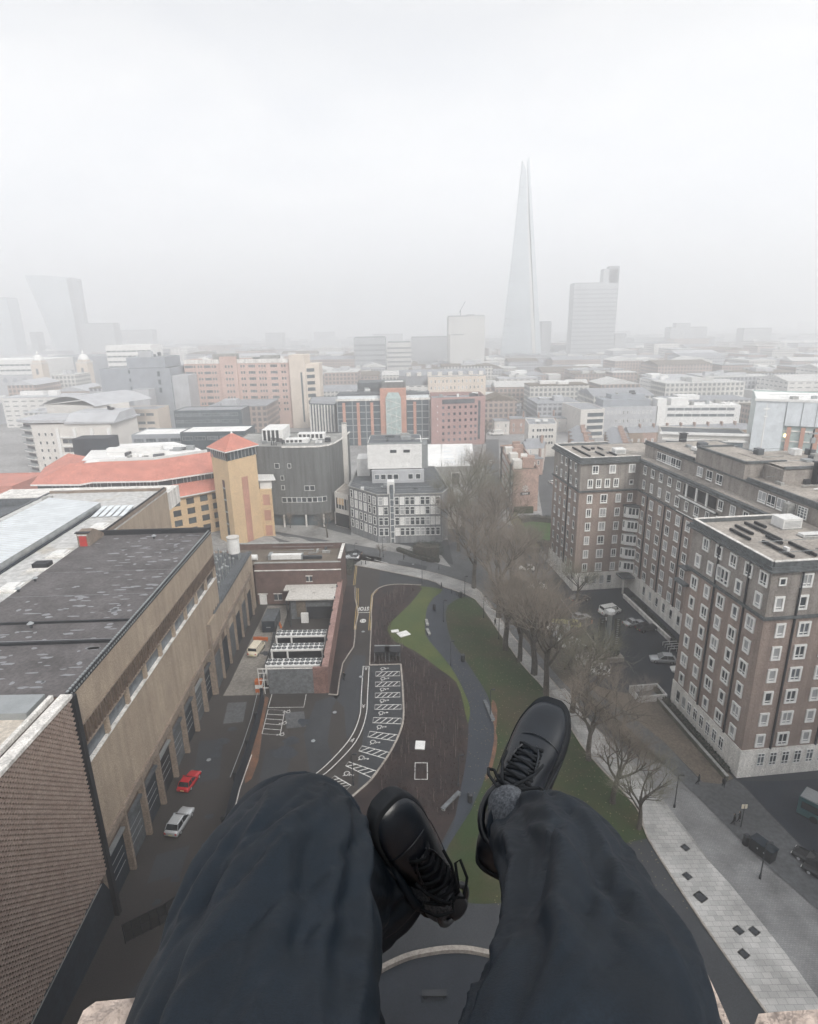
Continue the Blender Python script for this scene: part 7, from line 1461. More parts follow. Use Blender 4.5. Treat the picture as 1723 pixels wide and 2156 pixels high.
for (kind, paint, aa, bb_, rz, lab, nm) in [
    ('van', 'car_white', 3.8, 51.4, -72, 'white van parked in the court below the canopy entrance', 'parked_van'), ('sedan', 'car_silver', 6.6, 45.4, -74, 'silver saloon behind the black car in the court', 'parked_car'), ('suv', 'car_black', 8.2, 42.8, -74, 'black car next to the silver saloon in the court', 'parked_car'),
    ('suv', 'car_black', -.4, 58.5, -72, 'black people carrier by the far wing entrance', 'parked_car'), ('suv', 'car_silver', 5.2, 30.6, 80, 'silver people carrier beside the near wing', 'parked_car'), ('sedan', 'car_white', 7.2, 26.6, 80, 'white car half hidden by the near wing corner', 'parked_car'),
    ('sedan', 'car_white', -9.2, 30.5, 70, 'white car nearest the planter kerb, first of the white pair', 'parked_car'), ('sedan', 'car_white', -8.9, 32.8, 72, 'white car tucked behind the nearest white one', 'parked_car'), ('hatch', 'car_black', -9.4, 35.6, 72, 'black hatchback behind the pair of white cars', 'parked_car'),
    ('sedan', 'car_white', -10, 39.8, 70, 'white car under the tree next to the ambulance', 'parked_car'), ('hatch', 'car_silver', -10.4, 42.4, 70, 'silver car under the tree next to the ambulance', 'parked_car'), ('hatch', 'car_black', -2.6, 40, -20, 'dark hatchback behind the black totem signs', 'parked_car'),
    ('hatch', 'car_white', -8.6, 28.2, 70, 'white hatchback at the near end of the row of white cars', 'parked_car'), ('sedan', 'car_white', -9.7, 37.6, 71, 'white saloon between the black hatchback and the ambulance', 'parked_car'), ('hatch', 'car_silver', -3.6, 49.5, -72, 'silver hatchback in the middle of the court beyond the totems', 'parked_car'), ('sedan', 'car_white', -8, 66.8, 78, 'white car by the left corner of the far wing', 'parked_car'), ('hatch', 'car_white', -7.2, 78.5, 78, 'white car farther on beside the far wing', 'parked_car')]:
    p = FR(aa, bb_); car(kind, lab, paint, p[0], p[1], R(rz), None, nm)
p = FR(-10.2, 45.5); A_ = car('van', 'ambulance with a yellow bonnet and roof parked under the court trees', 'car_white', p[0], p[1], R(72), None, 'ambulance'); b = MB(); b.box(-.85, -1.9, 2.0, .85, 1.4, 2.12); inst(b.build('roof_panel', MATS['hi_vis'], me_only=True), 'roof_panel', (0, 0, 0), 0, A_, world=False)
p = FR(-7, 46.5); A_ = car('hatch', 'yellow liveried car beside the ambulance', 'hi_vis', p[0], p[1], R(72))
for px_, py_, k, pt, rz, lab in [(746, 1168, 'sedan', 'car_black', 80, 'black car parked on the cross street beside the yard building'), (742, 1176, 'hatch', 'car_silver', 85, 'pale car half hidden behind the yard building parapet'), (1043, 1083, 'hatch', 'car_white', 5, 'white car parked on the avenue under the trees'), (1030, 1000, 'hatch', 'car_silver', 4, 'silver car on the avenue beyond the white one'), (1034, 975, 'hatch', 'car_white', 4, 'pale car farther along the avenue'), (1162, 1018, 'hatch', 'car_white', 8, 'white car behind the terrace near the far wing')]:
    c_ = P(px_, py_); car(k, lab, pt, c_.x, c_.y, R(rz))
c_ = P(1045, 916); car('van', 'white van crossing the far end of the avenue', 'car_white', c_.x, c_.y, R(90), None, 'parked_van').scale = (1.8, 1.8, 1.5)
for px_, py_, rz, lab in [(1700, 1820, 38, 'dark car with lit lamps on the dark side road, the nearer one'), (1722, 1850, 38, 'dark car on the side road at the picture edge')]:
    c_ = P(px_, py_); car('sedan', lab, 'car_black', c_.x + .8, c_.y, R(rz))
BU = thing('bus', 'dark teal single deck bus with a pale roof edge at the right border', 'bus', (*P(1776, 1752), 0), None, R(40)); mat('bus_teal', (.03, .09, .10), .4, .1)
for nm, m_, bxs in (('body', 'bus_teal', [(-1.25, -5, .35, 1.25, 5, 2.9)]), ('roof', 'grey_metal', [(-1.2, -4.9, 2.9, 1.2, 4.9, 3.05)]), ('windows', 'car_glass', [(-1.28, -4.6, 1.4, 1.28, 4.6, 2.4), (-1.1, -5.03, 1.2, 1.1, 5.03, 2.5)]), ('skirt', 'black', [(-1.26, -4.9, .2, 1.26, 4.9, .36)])):
    b = MB(); [b.box(*q) for q in bxs]; inst(b.build(nm, MATS[m_], me_only=True), nm, (0, 0, 0), 0, BU, world=False)
wm = MB(); wm.tube([(-.14, 0, 0), (.14, 0, 0)], [.48, .48], 14); wme = wm.build('wheel', MATS['tyre'], me_only=True)
for sx in (-1, 1):
    for yy in (-3, 3): inst(wme, 'wheel', (sx * 1.14, yy, .48), 0, BU, world=False)
# ================= street furniture =================
def zc(X, Y): return ((1300 + X / 4.3075) / 1.451, (1600 + Y / 4.3075) / 1.4513)
def lamp(base, h_, lab, kind=0):
    p = P(*base); t_ = thing('street_lamp', lab, 'street lamp', (p.x, p.y, 0), 'slim dark lamp columns')
    b = MB(); b.tube([(p.x, p.y, 0), (p.x, p.y, 1), (p.x, p.y, h_)], [.10, .075, .05], 8); b.build('column', MATS['dark_metal'], t_)
    b = MB(); b.cyl(p.x, p.y, 0, .5, .14, 8); b.build('base', MATS['dark_metal'], t_)
    b = MB(); b.tube([(p.x, p.y, h_), (p.x + .25, p.y, h_ + .08), (p.x + .7, p.y, h_ + .05)], [.05, .12, .16], 6); b.build('lantern', MATS['dark_metal'], t_)
for base, lab in [(za(1255, 575), 'lamp column beside the dark path near the seats'), (za(1297, 830), 'lamp column beside the dark path at mid lawn'), (za(1527, 1130), 'lamp column by the rust coloured leaves at the path edge'), (za(1342, 1535), 'lamp column at the lower end of the planting bed'), (zb(560, 2150), 'lamp column standing among the hatched bays'),
                  (zc(518, 960), 'lamp column by the bollards at the walk bend'), (zc(765, 1240), 'lamp column on the walk between the bend and the walker'), (zc(965, 1520), 'lamp column on the walk beside the walker in black'), (zc(1395, 1990), 'lamp column on the walk above the right shoe'), (za(1130, 345), 'lamp column at the tip of the planting bed'), (za(740, 235), 'lamp column by the parked black car'), (za(902, 196), 'lamp column by the hedge of the octagonal office'), ((1420, 1700), 'lamp column on the cobbled lane'), ((1600, 1850), 'lamp column beside the black cabinet')]:
    p = P(*base); lamp(base, 5.2 if base[1] > 1250 else 6, lab)
def post(base, h_, lab, r_=.09, nm='bollard', grp='dark bollards of the green'):
    p = P(*base); t_ = thing(nm, lab, nm, (p.x, p.y, 0), grp); b = MB(); b.cyl(p.x, p.y, 0, h_, r_, 8); b.build('post', MATS['black'], t_); b = MB(); b.cyl(p.x, p.y, h_, h_ + .08, r_ * 1.25, 8, r_ * .4); b.build('cap', MATS['dark_metal'], t_)
for i, q in enumerate([zc(345, 920), zc(413, 945), zc(440, 960), zc(180, 605), za(775, 240), za(800, 240), za(1228, 270)]): post(q, 1.1, 'dark bollard, ' + ['left one at the path mouth', 'middle one at the path mouth', 'right one at the path mouth, by the bin', 'single one across the street from the walker', 'left of two by the lamp and black car', 'right of two by the lamp and black car', 'alone at the street edge below the hedge'][i])
def litter_bin(base, lab, s=1.0):
    p = P(*base); t_ = thing('litter_bin', lab, 'bin', (p.x, p.y, 0), 'black litter bins'); b = MB(); b.prism([(p.x + .3 * s * math.cos(a), p.y + .3 * s * math.sin(a)) for a in [k * math.pi / 5 for k in range(10)]], .05, 1.05 * s); b.build('body', MATS['black'], t_)
    b = MB(); b.cyl(p.x, p.y, 1.05 * s, 1.2 * s, .34 * s, 10, .2 * s); b.build('hood', MATS['dark_metal'], t_)
litter_bin(zc(465, 975), 'black bin at the path mouth beside the bollards', 1.3); litter_bin(zc(115, 1130), 'black bin on the left edge of the dark path', 1.2); litter_bin(zc(495, 1810), 'black bin on the right edge of the dark path', 1.3); litter_bin((990, 1688), 'black bin beside the dark path between the shoes', 1.2); litter_bin((1570, 1778), 'black round bin beside the black cabinet', 1.3); litter_bin(ze(640, 1290), 'dark bin beside the nearest white cars')
def seat(base, ang, L_, lab, m_='concrete'):
    p = P(*base); f_ = Fr(p.x, p.y, ang); t_ = thing('bench', lab, 'bench', (p.x, p.y, 0)); b = MB(); b.box(-L_ / 2, -.3, .38, L_ / 2, .3, .5, f_); b.build('seat', MATS[m_], t_)
    for s_ in (-1, 1): b = MB(); b.box(s_ * (L_ / 2 - .25) - .12, -.24, .04, s_ * (L_ / 2 - .25) + .12, .24, .38, f_); b.build('leg', MATS['concrete'], t_)
seat(za(1158, 585), R(95), 2.6, 'pale bench on the left edge of the dark path, the farther one'); seat(za(1166, 640), R(102), 2.4, 'pale bench on the left edge of the dark path, the nearer one'); seat(za(1520, 1100), R(98), 5.5, 'long grey bench on the right edge of the dark path', 'panel_grey'); seat((950, 1690), R(50), 4, 'long grey bench beside the path between the shoes', 'panel_grey')
# cycle shelters
for i, X in enumerate((895, 958)):
    p = P(*za(X, 808)); t_ = thing('cycle_shelter', ['black cycle shelter above the hatched bays, left of two', 'black cycle shelter above the hatched bays, right of two'][i], 'shelter', (p.x, p.y, 0), 'black cycle shelters')
    wb('roof', 'black', [(p.x - 1.5, p.y - .1, 2.1, p.x + 1.5, p.y + 2.2, 2.2)], t_); wb('back', 'dark_metal', [(p.x - 1.5, p.y + 2.1, 0, p.x + 1.5, p.y + 2.2, 2.1)], t_); wb('roof_edge', 'grey_metal', [(p.x - 1.5, p.y + 2.2, 2.2, p.x + 1.5, p.y + 2.5, 2.25)], t_)
    for sx in (-1.45, 1.4): wb('post', 'grey_metal', [(p.x + sx, p.y, 0, p.x + sx + .06, p.y + .06, 2.1)], t_)
    wb('rack', 'dark_metal', [(p.x - 1.2 + k * .6, p.y + .4, 0, p.x - 1.15 + k * .6, p.y + 1.6, .8) for k in range(5)], t_)
# court planter with totems
b_ = Fr(*FR(-4.6, 33.5), R(5.7)); PT = thing('planter', 'stone edged planter with dark shrubs in the middle of the car court', 'planter', (b_.o.x, b_.o.y, 0)); bb('wall', 'kerb_stone', [(-2.4, -2.2, 0, 2.4, 2.2, 1.0)], PT, b_); q = MB(); leafball(q, (b_.o.x, b_.o.y, 1.3), 2.3, 2.1, .7, 900, .16, random.Random(3)); q.build('foliage', MATS['evergreen'], PT)
for i, (dx, dy) in enumerate(((-1.5, .2), (1.5, -.1))):
    t_ = thing('totem_sign', ['left black totem sign rising from the court planter', 'right black totem sign with a light strip, in the court planter'][i], 'sign', FR(-4.6 + dx, 33.5 + dy, 1)); bb('board', 'black', [(dx - .62, dy - .3, .9, dx + .5, dy + .12, 8.6 - i * .2)], t_, b_)
    bb('lettering', 'grey_metal', [(dx - .3, dy - .33, 8.1 - k * .42, dx + (.1 if k % 3 else .25), dy - .301, 8.25 - k * .42) for k in range(2 if i == 0 else 13)], t_, b_)
t_ = thing('court_column', 'grey round column with a white cap between the black totems', 'column', FR(-4.4, 33.9, 1)); p = b_(.2, .6); q = MB(); q.cyl(*p, .9, 9.2, .42, 14); q.build('shaft', MATS['grey_metal'], t_); q = MB(); q.cyl(*p, 9.2, 9.8, .95, 14, .8); q.build('cap', MATS['white_paint'], t_)
t_ = thing('entrance_steps', 'white step rails below the dark entrance canopy of the court', 'rails', FR(9.6, 36, 0)); bb('rail', 'white_paint', [(8.2, 33.5 + k * .9, .75, 11.2, 33.58 + k * .9, .85) for k in range(4)], t_, FR); bb('post', 'white_paint', [(8.2 + j * 1.4, 33.5 + k * .9, 0, 8.28 + j * 1.4, 33.58 + k * .9, .75) for k in range(4) for j in range(3)], t_, FR)
t_ = thing('ramp_wall', 'long low pale ramp wall along the court face of the block', 'wall', FR(11, 40, 0)); bb('wall', 'stone_white', [(10.2, 37.5, 0, 10.5, 58.5, .9)], t_, FR); bb('coping', 'stone_white', [(10.1, 37.4, .9, 10.6, 58.6, 1.0)], t_, FR)
# white open pit box and low wall at the foot of the near wing
t_ = thing('light_well', 'white walled open light well at the left foot of the near wing', 'wall', FR(-3, 21, 0)); f_ = Fr(*FR(-5.6, 18.6), R(5.7)); q = MB(); q.kerb([f_(0, 0), f_(5, 0), f_(5, 3.2), f_(0, 3.2)], .3, 0, 1.3, closed=True); q.build('wall', MATS['white_paint'], t_); bb('floor', 'panel_grey', [(0, 0, .035, 5, 3.2, .06)], t_, f_)
t_ = thing('boundary_wall', 'low mossy wall running along the brown gravel strip', 'wall', FR(-1.7, 10, 0)); mat('moss_stone', (.11, .115, .085), .95, .25, .8, fine=4); q = MB(); q.kerb([FR(-2.2, 18.4), FR(-2.1, 9), FR(-1.9, -.6)], .35, 0, .9); q.build('wall', MATS['moss_stone'], t_); q = MB(); q.kerb([FR(-2.2, 18.4), FR(-2.1, 9), FR(-1.9, -.6)], .45, .9, 1.0); q.build('coping', MATS['concrete'], t_)
p = P(1605, 1800); t_ = thing('utility_cabinet', 'large black street cabinet on the grey pavement at the right', 'cabinet', (p.x, p.y, 0)); f_ = Fr(p.x, p.y, R(28)); bb('body', 'black', [(-.6, -1.3, .1, .6, 1.3, 1.7)], t_, f_); bb('lid', 'navy', [(-.7, -1.4, 1.7, .7, 1.4, 1.85)], t_, f_); bb('handle', 'grey_metal', [(-.63, -.5, .9, -.6, -.35, 1.1), (-.63, .3, .9, -.6, .45, 1.1)], t_, f_)
# steam over the red roofs
for i, (px_, py_, Y, r_) in enumerate([(238, 978, 196, (6.5, 4, 3.2)), (262, 1002, 188, (2.6, 2, 2.2))]):
    x_, z_ = ZY(px_, py_, Y); q = MB(); secs = []
    for k in range(1, 12): a = -math.pi / 2 + math.pi * k / 12; secs.append([(x_ + r_[0] * math.cos(a) * math.cos(t), Y + r_[1] * math.cos(a) * math.sin(t), z_ + r_[2] * math.sin(a)) for t in [j * math.pi / 8 for j in range(16)]])
    loft(q, secs); M = bpy.data.materials.new('steam'); M.use_nodes = True; t = M.node_tree
    for n_ in list(t.nodes):
        if n_.type != 'OUTPUT_MATERIAL': t.nodes.remove(n_)
    pv = t.nodes.new('ShaderNodeVolumePrincipled'); pv.inputs['Color'].default_value = (1, 1, 1, 1); tc = t.nodes.new('ShaderNodeTexCoord'); nz = t.nodes.new('ShaderNodeTexNoise'); nz.inputs['Scale'].default_value = .35; nz.inputs['Detail'].default_value = 4; ma = t.nodes.new('ShaderNodeMapRange'); ma.inputs['From Min'].default_value = .40; ma.inputs['From Max'].default_value = .65; ma.inputs['To Max'].default_value = 1.6
    gr = t.nodes.new('ShaderNodeTexGradient'); gr.gradient_type = 'SPHERICAL'; mp = t.nodes.new('ShaderNodeMapping'); mp.vector_type = 'POINT'; mp.inputs['Scale'].default_value = (1 / r_[0], 1 / r_[1], 1 / r_[2]); mu = t.nodes.new('ShaderNodeMath'); mu.operation = 'MULTIPLY'
    t.links.new(tc.outputs['Object'], nz.inputs['Vector']); t.links.new(tc.outputs['Object'], mp.inputs['Vector']); t.links.new(mp.outputs['Vector'], gr.inputs['Vector']); t.links.new(nz.outputs['Fac'], ma.inputs['Value']); t.links.new(ma.outputs['Result'], mu.inputs[0]); t.links.new(gr.outputs['Fac'], mu.inputs[1]); t.links.new(mu.outputs[0], pv.inputs['Density'])
    t.links.new(pv.outputs['Volume'], [n_ for n_ in t.nodes if n_.type == 'OUTPUT_MATERIAL'][0].inputs['Volume'])
    o = q.build('steam', M, org=Vector((x_, Y, z_))); tag(o, ['white steam drifting over the red tiled roof', 'foot of the steam plume by the roof edge'][i], 'steam', kind='stuff')
# ================= people in the street =================
mat('coat_dark', (.012, .013, .016), .8, .1); mat('skin', (.36, .22, .16), .6, .05); mat('hair', (.02, .015, .012), .8, .1); mat('coat_grey', (.10, .10, .11), .8, .1)
def ring_tube(secs, n=10):
    b = MB(); loft(b, [[(cx_ + rx * math.cos(2 * math.pi * j / n), cy_ + ry * math.sin(2 * math.pi * j / n), z_) for j in range(n)] for cx_, cy_, z_, rx, ry in secs]); return b
def walker(stride):
    bm_ = bpy.data.meshes.new('person'); s = stride
    V = [(0, 0, .92), (0, 0, 1.18), (0, .02, 1.42), (0, .02, 1.52), (0, .04, 1.62), (0, .04, 1.70), (.10, 0, .90), (.11, .12 * s, .50), (.11, -.06 * s, .09), (.11, .08 - .06 * s, .04), (-.10, 0, .90), (-.11, .14 * s, .50), (-.11, .30 * s, .09), (-.11, .12 + .30 * s, .05),
         (.19, .02, 1.40), (.25, .08 * s, 1.14), (.26, .22 * s, .92), (.26, .26 * s, .82), (-.19, .02, 1.40), (-.25, -.08 * s, 1.14), (-.26, -.04 * s, .92), (-.26, 0, .82)]
    E = [(0, 1), (1, 2), (2, 3), (3, 4), (4, 5), (0, 6), (6, 7), (7, 8), (8, 9), (0, 10), (10, 11), (11, 12), (12, 13), (2, 14), (14, 15), (15, 16), (16, 17), (2, 18), (18, 19), (19, 20), (20, 21)]
    Rr_ = [.15, .14, .15, .06, .095, .08, .10, .065, .045, .04, .10, .065, .045, .04, .07, .05, .035, .035, .07, .05, .035, .035]
    bm_.from_pydata(V, E, []); return bm_, Rr_
pm_cache = {}
def person(px_, py_, rz, lab, coat='coat_dark', s=1.0, z0=.1, stride=1.0):
    p = P(px_, py_); me, Rr_ = walker(stride); o = bpy.data.objects.new('person', me); COL.objects.link(o); o.location = (p.x, p.y, z0); o.rotation_euler = (0, 0, rz); o.scale = (s, s, s)
    md = o.modifiers.new('skin', 'SKIN'); me.materials.append(MATS['coat_dark'])
    for i, r_ in enumerate(Rr_): me.skin_vertices[0].data[i].radius = (r_, r_)
    me.skin_vertices[0].data[0].use_root = True; o.modifiers.new('sub', 'SUBSURF').levels = 1; o.modifiers['sub'].render_levels = 1
    tag(o, lab, 'person'); ORG[o.name] = Vector((0, 0, 0))
    b = ring_tube([(0, 0, .72, .2, .17), (0, 0, .95, .19, .15), (0, .01, 1.2, .19, .14), (0, .02, 1.42, .22, .13), (0, .02, 1.5, .09, .08)]); inst(b.build('coat', MATS[coat], me_only=True), 'coat', (0, 0, 0), 0, o, world=False)
    b = ring_tube([(0, .08, 1.56, .06, .07), (0, .085, 1.64, .085, .09), (0, .075, 1.70, .08, .085), (0, .07, 1.73, .04, .05)]); inst(b.build('face', MATS['skin'], me_only=True), 'face', (0, 0, 0), 0, o, world=False)
    b = ring_tube([(0, .02, 1.58, .085, .08), (0, .02, 1.68, .105, .11), (0, .03, 1.76, .09, .1), (0, .03, 1.80, .03, .04)]); inst(b.build('hair', MATS['hair'], me_only=True), 'hair', (0, 0, 0), 0, o, world=False)
for a in [(930, 1241, R(70), 'person in a dark coat walking at the head of the path by the bollards'), (*zc(917, 1345), R(200), 'person in black walking along the pale walk under the trees'), (*zb(440, 770), R(170), 'person in dark clothes with a pale collar beside the brick wall kerb'), (1470, 1654, R(30), 'person in black on the brown strip by the block corner'), (1523, 1660, R(-20), 'person with a dark umbrella coat beside the white base corner'), (1545, 1738, R(40), 'person in dark clothes left of the pair by the pole'), (1556, 1733, R(60), 'person in dark clothes right of the pair by the pole'), (1046, 1112, R(0), 'distant person on the avenue pavement'), (*za(1024, 215), R(90), 'distant person standing beside the hedge'), (*ze(945, 800), R(100), 'person in a pale top standing in the court', 'white_paint'), (*ze(805, 830), R(20), 'person in an orange top under the court trees', 'orange_plastic')]:
    person(*a)
p = P(1560, 1742); t_ = thing('street_sign', 'thin dark sign pole with a pale plate beside the pair of people', 'sign', (p.x, p.y, 0)); b = MB(); b.tube([(p.x, p.y, 0), (p.x, p.y, 3.6)], .06, 6); b.build('pole', MATS['black'], t_); b = MB(); b.box(p.x - .35, p.y - .04, 3.0, p.x + .35, p.y + .04, 3.6); b.build('plate', MATS['car_cream'], t_)
# ================= the sitter: legs over the parapet =================
from mathutils import noise as NZ_
mat('trouser', (.006, .0115, .019), .6, .2, 9, fine=500, bump=.10, bscale=700, spec=.26); mat('leather', (.009, .012, .017), .36, .2, 20, bump=.05, bscale=320, spec=.5); mat('sole_rubber', (.009, .011, .014), .75, .15, 20, spec=.3)
mat('lace', (.008, .010, .013), .85, .2, 60); mat('sock', (.11, .12, .135), .9, .4, 60, fine=500, col2=(.03, .033, .04), stretch=(3, 3, 3)); mat('inner_dark', (.004, .005, .006), .9, .1)
def C(px, py, dep): v = ray(px, py) * dep; return Vector((v.x, v.y, v.z + H))
PS = thing('person', 'seated person in dark trousers and black lace-up shoes, legs hanging over the parapet', 'person', (0, .1, 61.4))
def sm(pts, n):
    o = []
    for i in range(len(pts) - 1):
        p0, p1, p2, p3 = pts[max(i - 1, 0)], pts[i], pts[i + 1], pts[min(i + 2, len(pts) - 1)]
        for k in range(n):
            t = k / n; o.append([.5 * ((2 * b_) + (c - a) * t + (2 * a - 5 * b_ + 4 * c - d) * t * t + (3 * b_ - a - 3 * c + d) * t ** 3) for a, b_, c, d in zip(p0, p1, p2, p3)])
    o.append(list(pts[-1])); return o
def leg(mb, ctrl, seed, folds, n=72):
    """ctrl rows: px, py, depth, half width in px (in the view), flattening"""
    rows = sm(ctrl, 16); ctr = [C(r_[0], r_[1], r_[2]) for r_ in rows]; k0 = len(mb.v); up = None; s_ = 0
    cam_p = Vector((0, 0, H))
    for i, (r_, c) in enumerate(zip(rows, ctr)):
        d = (ctr[min(i + 1, len(ctr) - 1)] - ctr[max(i - 1, 0)]).normalized(); toc = (cam_p - c).normalized()
        e2 = (toc - d * toc.dot(d)); e2 = e2.normalized(); e1 = e2.cross(d).normalized()
        if up is not None and e1.dot(up) < 0: e1 = -e1
        up = e1
        if i: s_ += (ctr[i] - ctr[i - 1]).length
        rad = r_[3] * r_[2] / FPX
        for j in range(n):
            a = 2 * math.pi * j / n; x_, y_ = math.cos(a), math.sin(a)
            q = Vector((x_ * 2.5 + s_ * 2.2 + seed * 7, y_ * 2.5 - s_ * 1.2, s_ * 1.1)); f1 = 1 - abs(NZ_.noise(q)) * 2.4; q2 = Vector((x_ * 1.3 + seed, y_ * 1.3 + 4, s_ * 7 + x_ * 3.0)); f2 = 1 - abs(NZ_.noise(q2)) * 2.6
            disp = folds[0] * max(f1, -.2) + folds[1] * max(f2, -.2) * (.4 + .6 * max(0, math.sin(s_ * 7 + seed))) + .004 * NZ_.noise(Vector((x_ * 3, y_ * 3, s_ * 9 + seed)))
            for (sc_, ac, w_, dp) in folds[2]:      # single deep creases: along, around, width, depth
                dd = (s_ - sc_ - .24 * math.sin(a - ac)) / w_; disp -= .42 * dp * math.exp(-dd * dd) * max(0, math.cos((a - ac) * .7))
            for (a0, sl, w_, hh, s0, s1) in RIDGE[int(seed)]:      # long soft folds running down the leg
                dd = math.atan2(math.sin(a - a0 - sl * (s_ - s0)), math.cos(a - a0 - sl * (s_ - s0))) / w_; g_ = max(0, min(1, (s_ - s0) / .06)) * max(0, min(1, (s1 - s_) / .06))
                disp += hh * g_ * (math.exp(-dd * dd) - .75 * math.exp(-((dd - 1.7) ** 2)))
            rr_ = rad + disp - folds[0] * .5
            mb.v.append(tuple(c + e1 * x_ * rr_ + e2 * y_ * rr_ * r_[4]))
    for i in range(len(rows) - 1):
        for j in range(n): a = k0 + i * n + j; b_ = k0 + i * n + (j + 1) % n; mb.f.append((a, b_, b_ + n, a + n)); mb.m.append(0)
    mb.f.append(tuple(k0 + j for j in range(n - 1, -1, -1))); mb.m.append(0); e = k0 + (len(rows) - 1) * n; mb.f.append(tuple(e + j for j in range(n))); mb.m.append(0)
RIDGE = {1: [(1.0, 1.6, .16, .010, .05, .38), (1.75, -1.2, .14, .009, .10, .36), (2.5, 1.0, .15, .009, .06, .34), (.45, 1.8, .12, .007, .2, .40)], 4: [(1.2, 1.8, .15, .010, .10, .50), (1.9, -2.0, .13, .010, .14, .46), (.7, 1.2, .12, .008, .2, .52), (2.5, 1.4, .13, .008, .1, .5)]}
T = MB()
leg(T, [(600, 2700, .34, 380, .9), (545, 2400, .42, 300, .9), (545, 2200, .50, 262, .9), (564, 2060, .575, 232, .92), (588, 1930, .65, 204, .95), (612, 1840, .72, 176, .98), (626, 1790, .79, 148, 1), (640, 1812, .87, 132, 1), (690, 1862, .97, 116, 1), (742, 1888, 1.04, 106, 1), (795, 1868, 1.06, 93, 1), (834, 1842, 1.06, 82, 1), (856, 1826, 1.06, 72, 1)], 1.3, (.012, .003, [(.16, 1.8, .016, .012), (.24, .7, .012, .012), (.30, 1.4, .011, .016), (.37, 2.3, .010, .016), (.42, .9, .009, .016), (.48, 1.9, .008, .014), (.56, 2.4, .008, .012), (.62, 1.5, .008, .012)]))
leg(T, [(1160, 2700, .32, 345, .9), (1220, 2400, .38, 300, .9), (1250, 2220, .44, 262, .9), (1248, 2120, .49, 230, .9), (1234, 2010, .56, 186, .92), (1214, 1920, .64, 150, .95), (1192, 1850, .72, 132, 1), (1164, 1800, .80, 116, 1), (1136, 1778, .88, 88, 1), (1118, 1764, .93, 77, 1), (1108, 1756, .955, 72, 1)], 4.1, (.011, .003, [(.14, 1.4, .014, .012), (.22, 1.0, .011, .014), (.28, 2.3, .010, .015), (.33, .8, .009, .014), (.39, 1.7, .009, .014), (.45, 2.0, .008, .012), (.50, 1.2, .007, .010)]))
# lap and seat joining the two legs, behind and below the picture
hip = ring_tube([(0, -.30, 61.42, .20, .15), (0, -.30, 61.5, .22, .17), (0, -.33, 61.6, .20, .15), (0, -.36, 61.72, .17, .12)], 24); k = len(T.v); T.v += hip.v; T.f += [tuple(i + k for i in f) for f in hip.f]; T.m += hip.m
for px0, d0 in ((620, .34), (1170, .32)): a_ = C(px0, 2640, d0); q = MB(); q.tube([a_, Vector((a_.x * .5, -.28, 61.53))], [.085, .11], 20); k = len(T.v); T.v += q.v; T.f += [tuple(i + k for i in f) for f in q.f]; T.m += q.m
LEG_A = [(545, 2200, .50, 262), (564, 2060, .575, 232), (588, 1930, .65, 204), (612, 1840, .72, 176), (626, 1790, .79, 148)]; LEG_B = [(1250, 2120, .49, 236), (1236, 2010, .56, 192), (1214, 1920, .64, 154), (1188, 1850, .72, 132), (1162, 1800, .80, 116), (1136, 1768, .88, 88)]
tr = T.build('trousers', MATS['trouser'], PS, smooth=True)
md = tr.modifiers.new('weld', 'REMESH'); md.mode = 'VOXEL'; md.voxel_size = .0042; md.use_smooth_shade = True
ms = tr.modifiers.new('soften', 'SMOOTH'); ms.factor = .5; ms.iterations = 2
# hems and side seams
def hem(ctrl_a, ctrl_b, rr_px, par):
    a, b_ = C(*ctrl_a), C(*ctrl_b); d = (b_ - a).normalized(); e1 = d.orthogonal().normalized(); e2 = d.cross(e1); r_ = rr_px * ctrl_b[2] / FPX
    m_ = MB(); ring = [b_ + (e1 * math.cos(t) + e2 * math.sin(t)) * r_ * (1 + .06 * math.sin(3 * t)) for t in [2 * math.pi * k / 36 for k in range(37)]]
    m_.tube([tuple(q) for q in ring], .0075, 8, cap=False); m_.build('hem', MATS['trouser'], par, org=ORG[PS.name], smooth=True)
hem((795, 1868, 1.06), (855, 1827, 1.06), 76, tr); hem((1136, 1778, .88), (1108, 1755, .955), 74, tr)
def side_seam(rows, ang_off, nm='seam'):
    rows = sm(rows, 6); m_ = MB(); pts = []
    for px_, py_, dp, hw in rows: pts.append(tuple(C(px_ + hw * ang_off, py_, dp - hw * dp / FPX * math.sqrt(max(0, 1 - ang_off ** 2)) * .92)))
    m_.tube(pts, .0022, 5); m_.build(nm, MATS['trouser'], tr, org=ORG[PS.name], smooth=True)
def seam(name, pts, r_): b = MB(); b.tube([C(*p) for p in sm(pts, 6)], r_, 6); b.build(name, MATS['trouser'], tr, org=ORG[PS.name], smooth=True)
def frame(heel, toe, roll):
    Hh, Tt = C(*heel), C(*toe); y_ = (Tt - Hh).normalized(); mid = (Hh + Tt) / 2; z_ = (Vector((0, 0, H)) - mid); z_ = (z_ - y_ * z_.dot(y_)).normalized(); z_ = Matrix.Rotation(roll, 3, y_) @ z_; x_ = y_.cross(z_)
    return lambda p: Hh + x_ * p[0] + y_ * p[1] + z_ * p[2]
ST_ = [(-.012, .014, .030), (-.004, .030, .055), (.012, .036, .080), (.045, .038, .084), (.085, .0385, .084), (.11, .040, .083), (.14, .043, .076), (.17, .045, .067), (.20, .047, .057), (.23, .0465, .050), (.255, .0425, .046), (.275, .035, .041), (.29, .024, .033), (.298, .011, .022)]
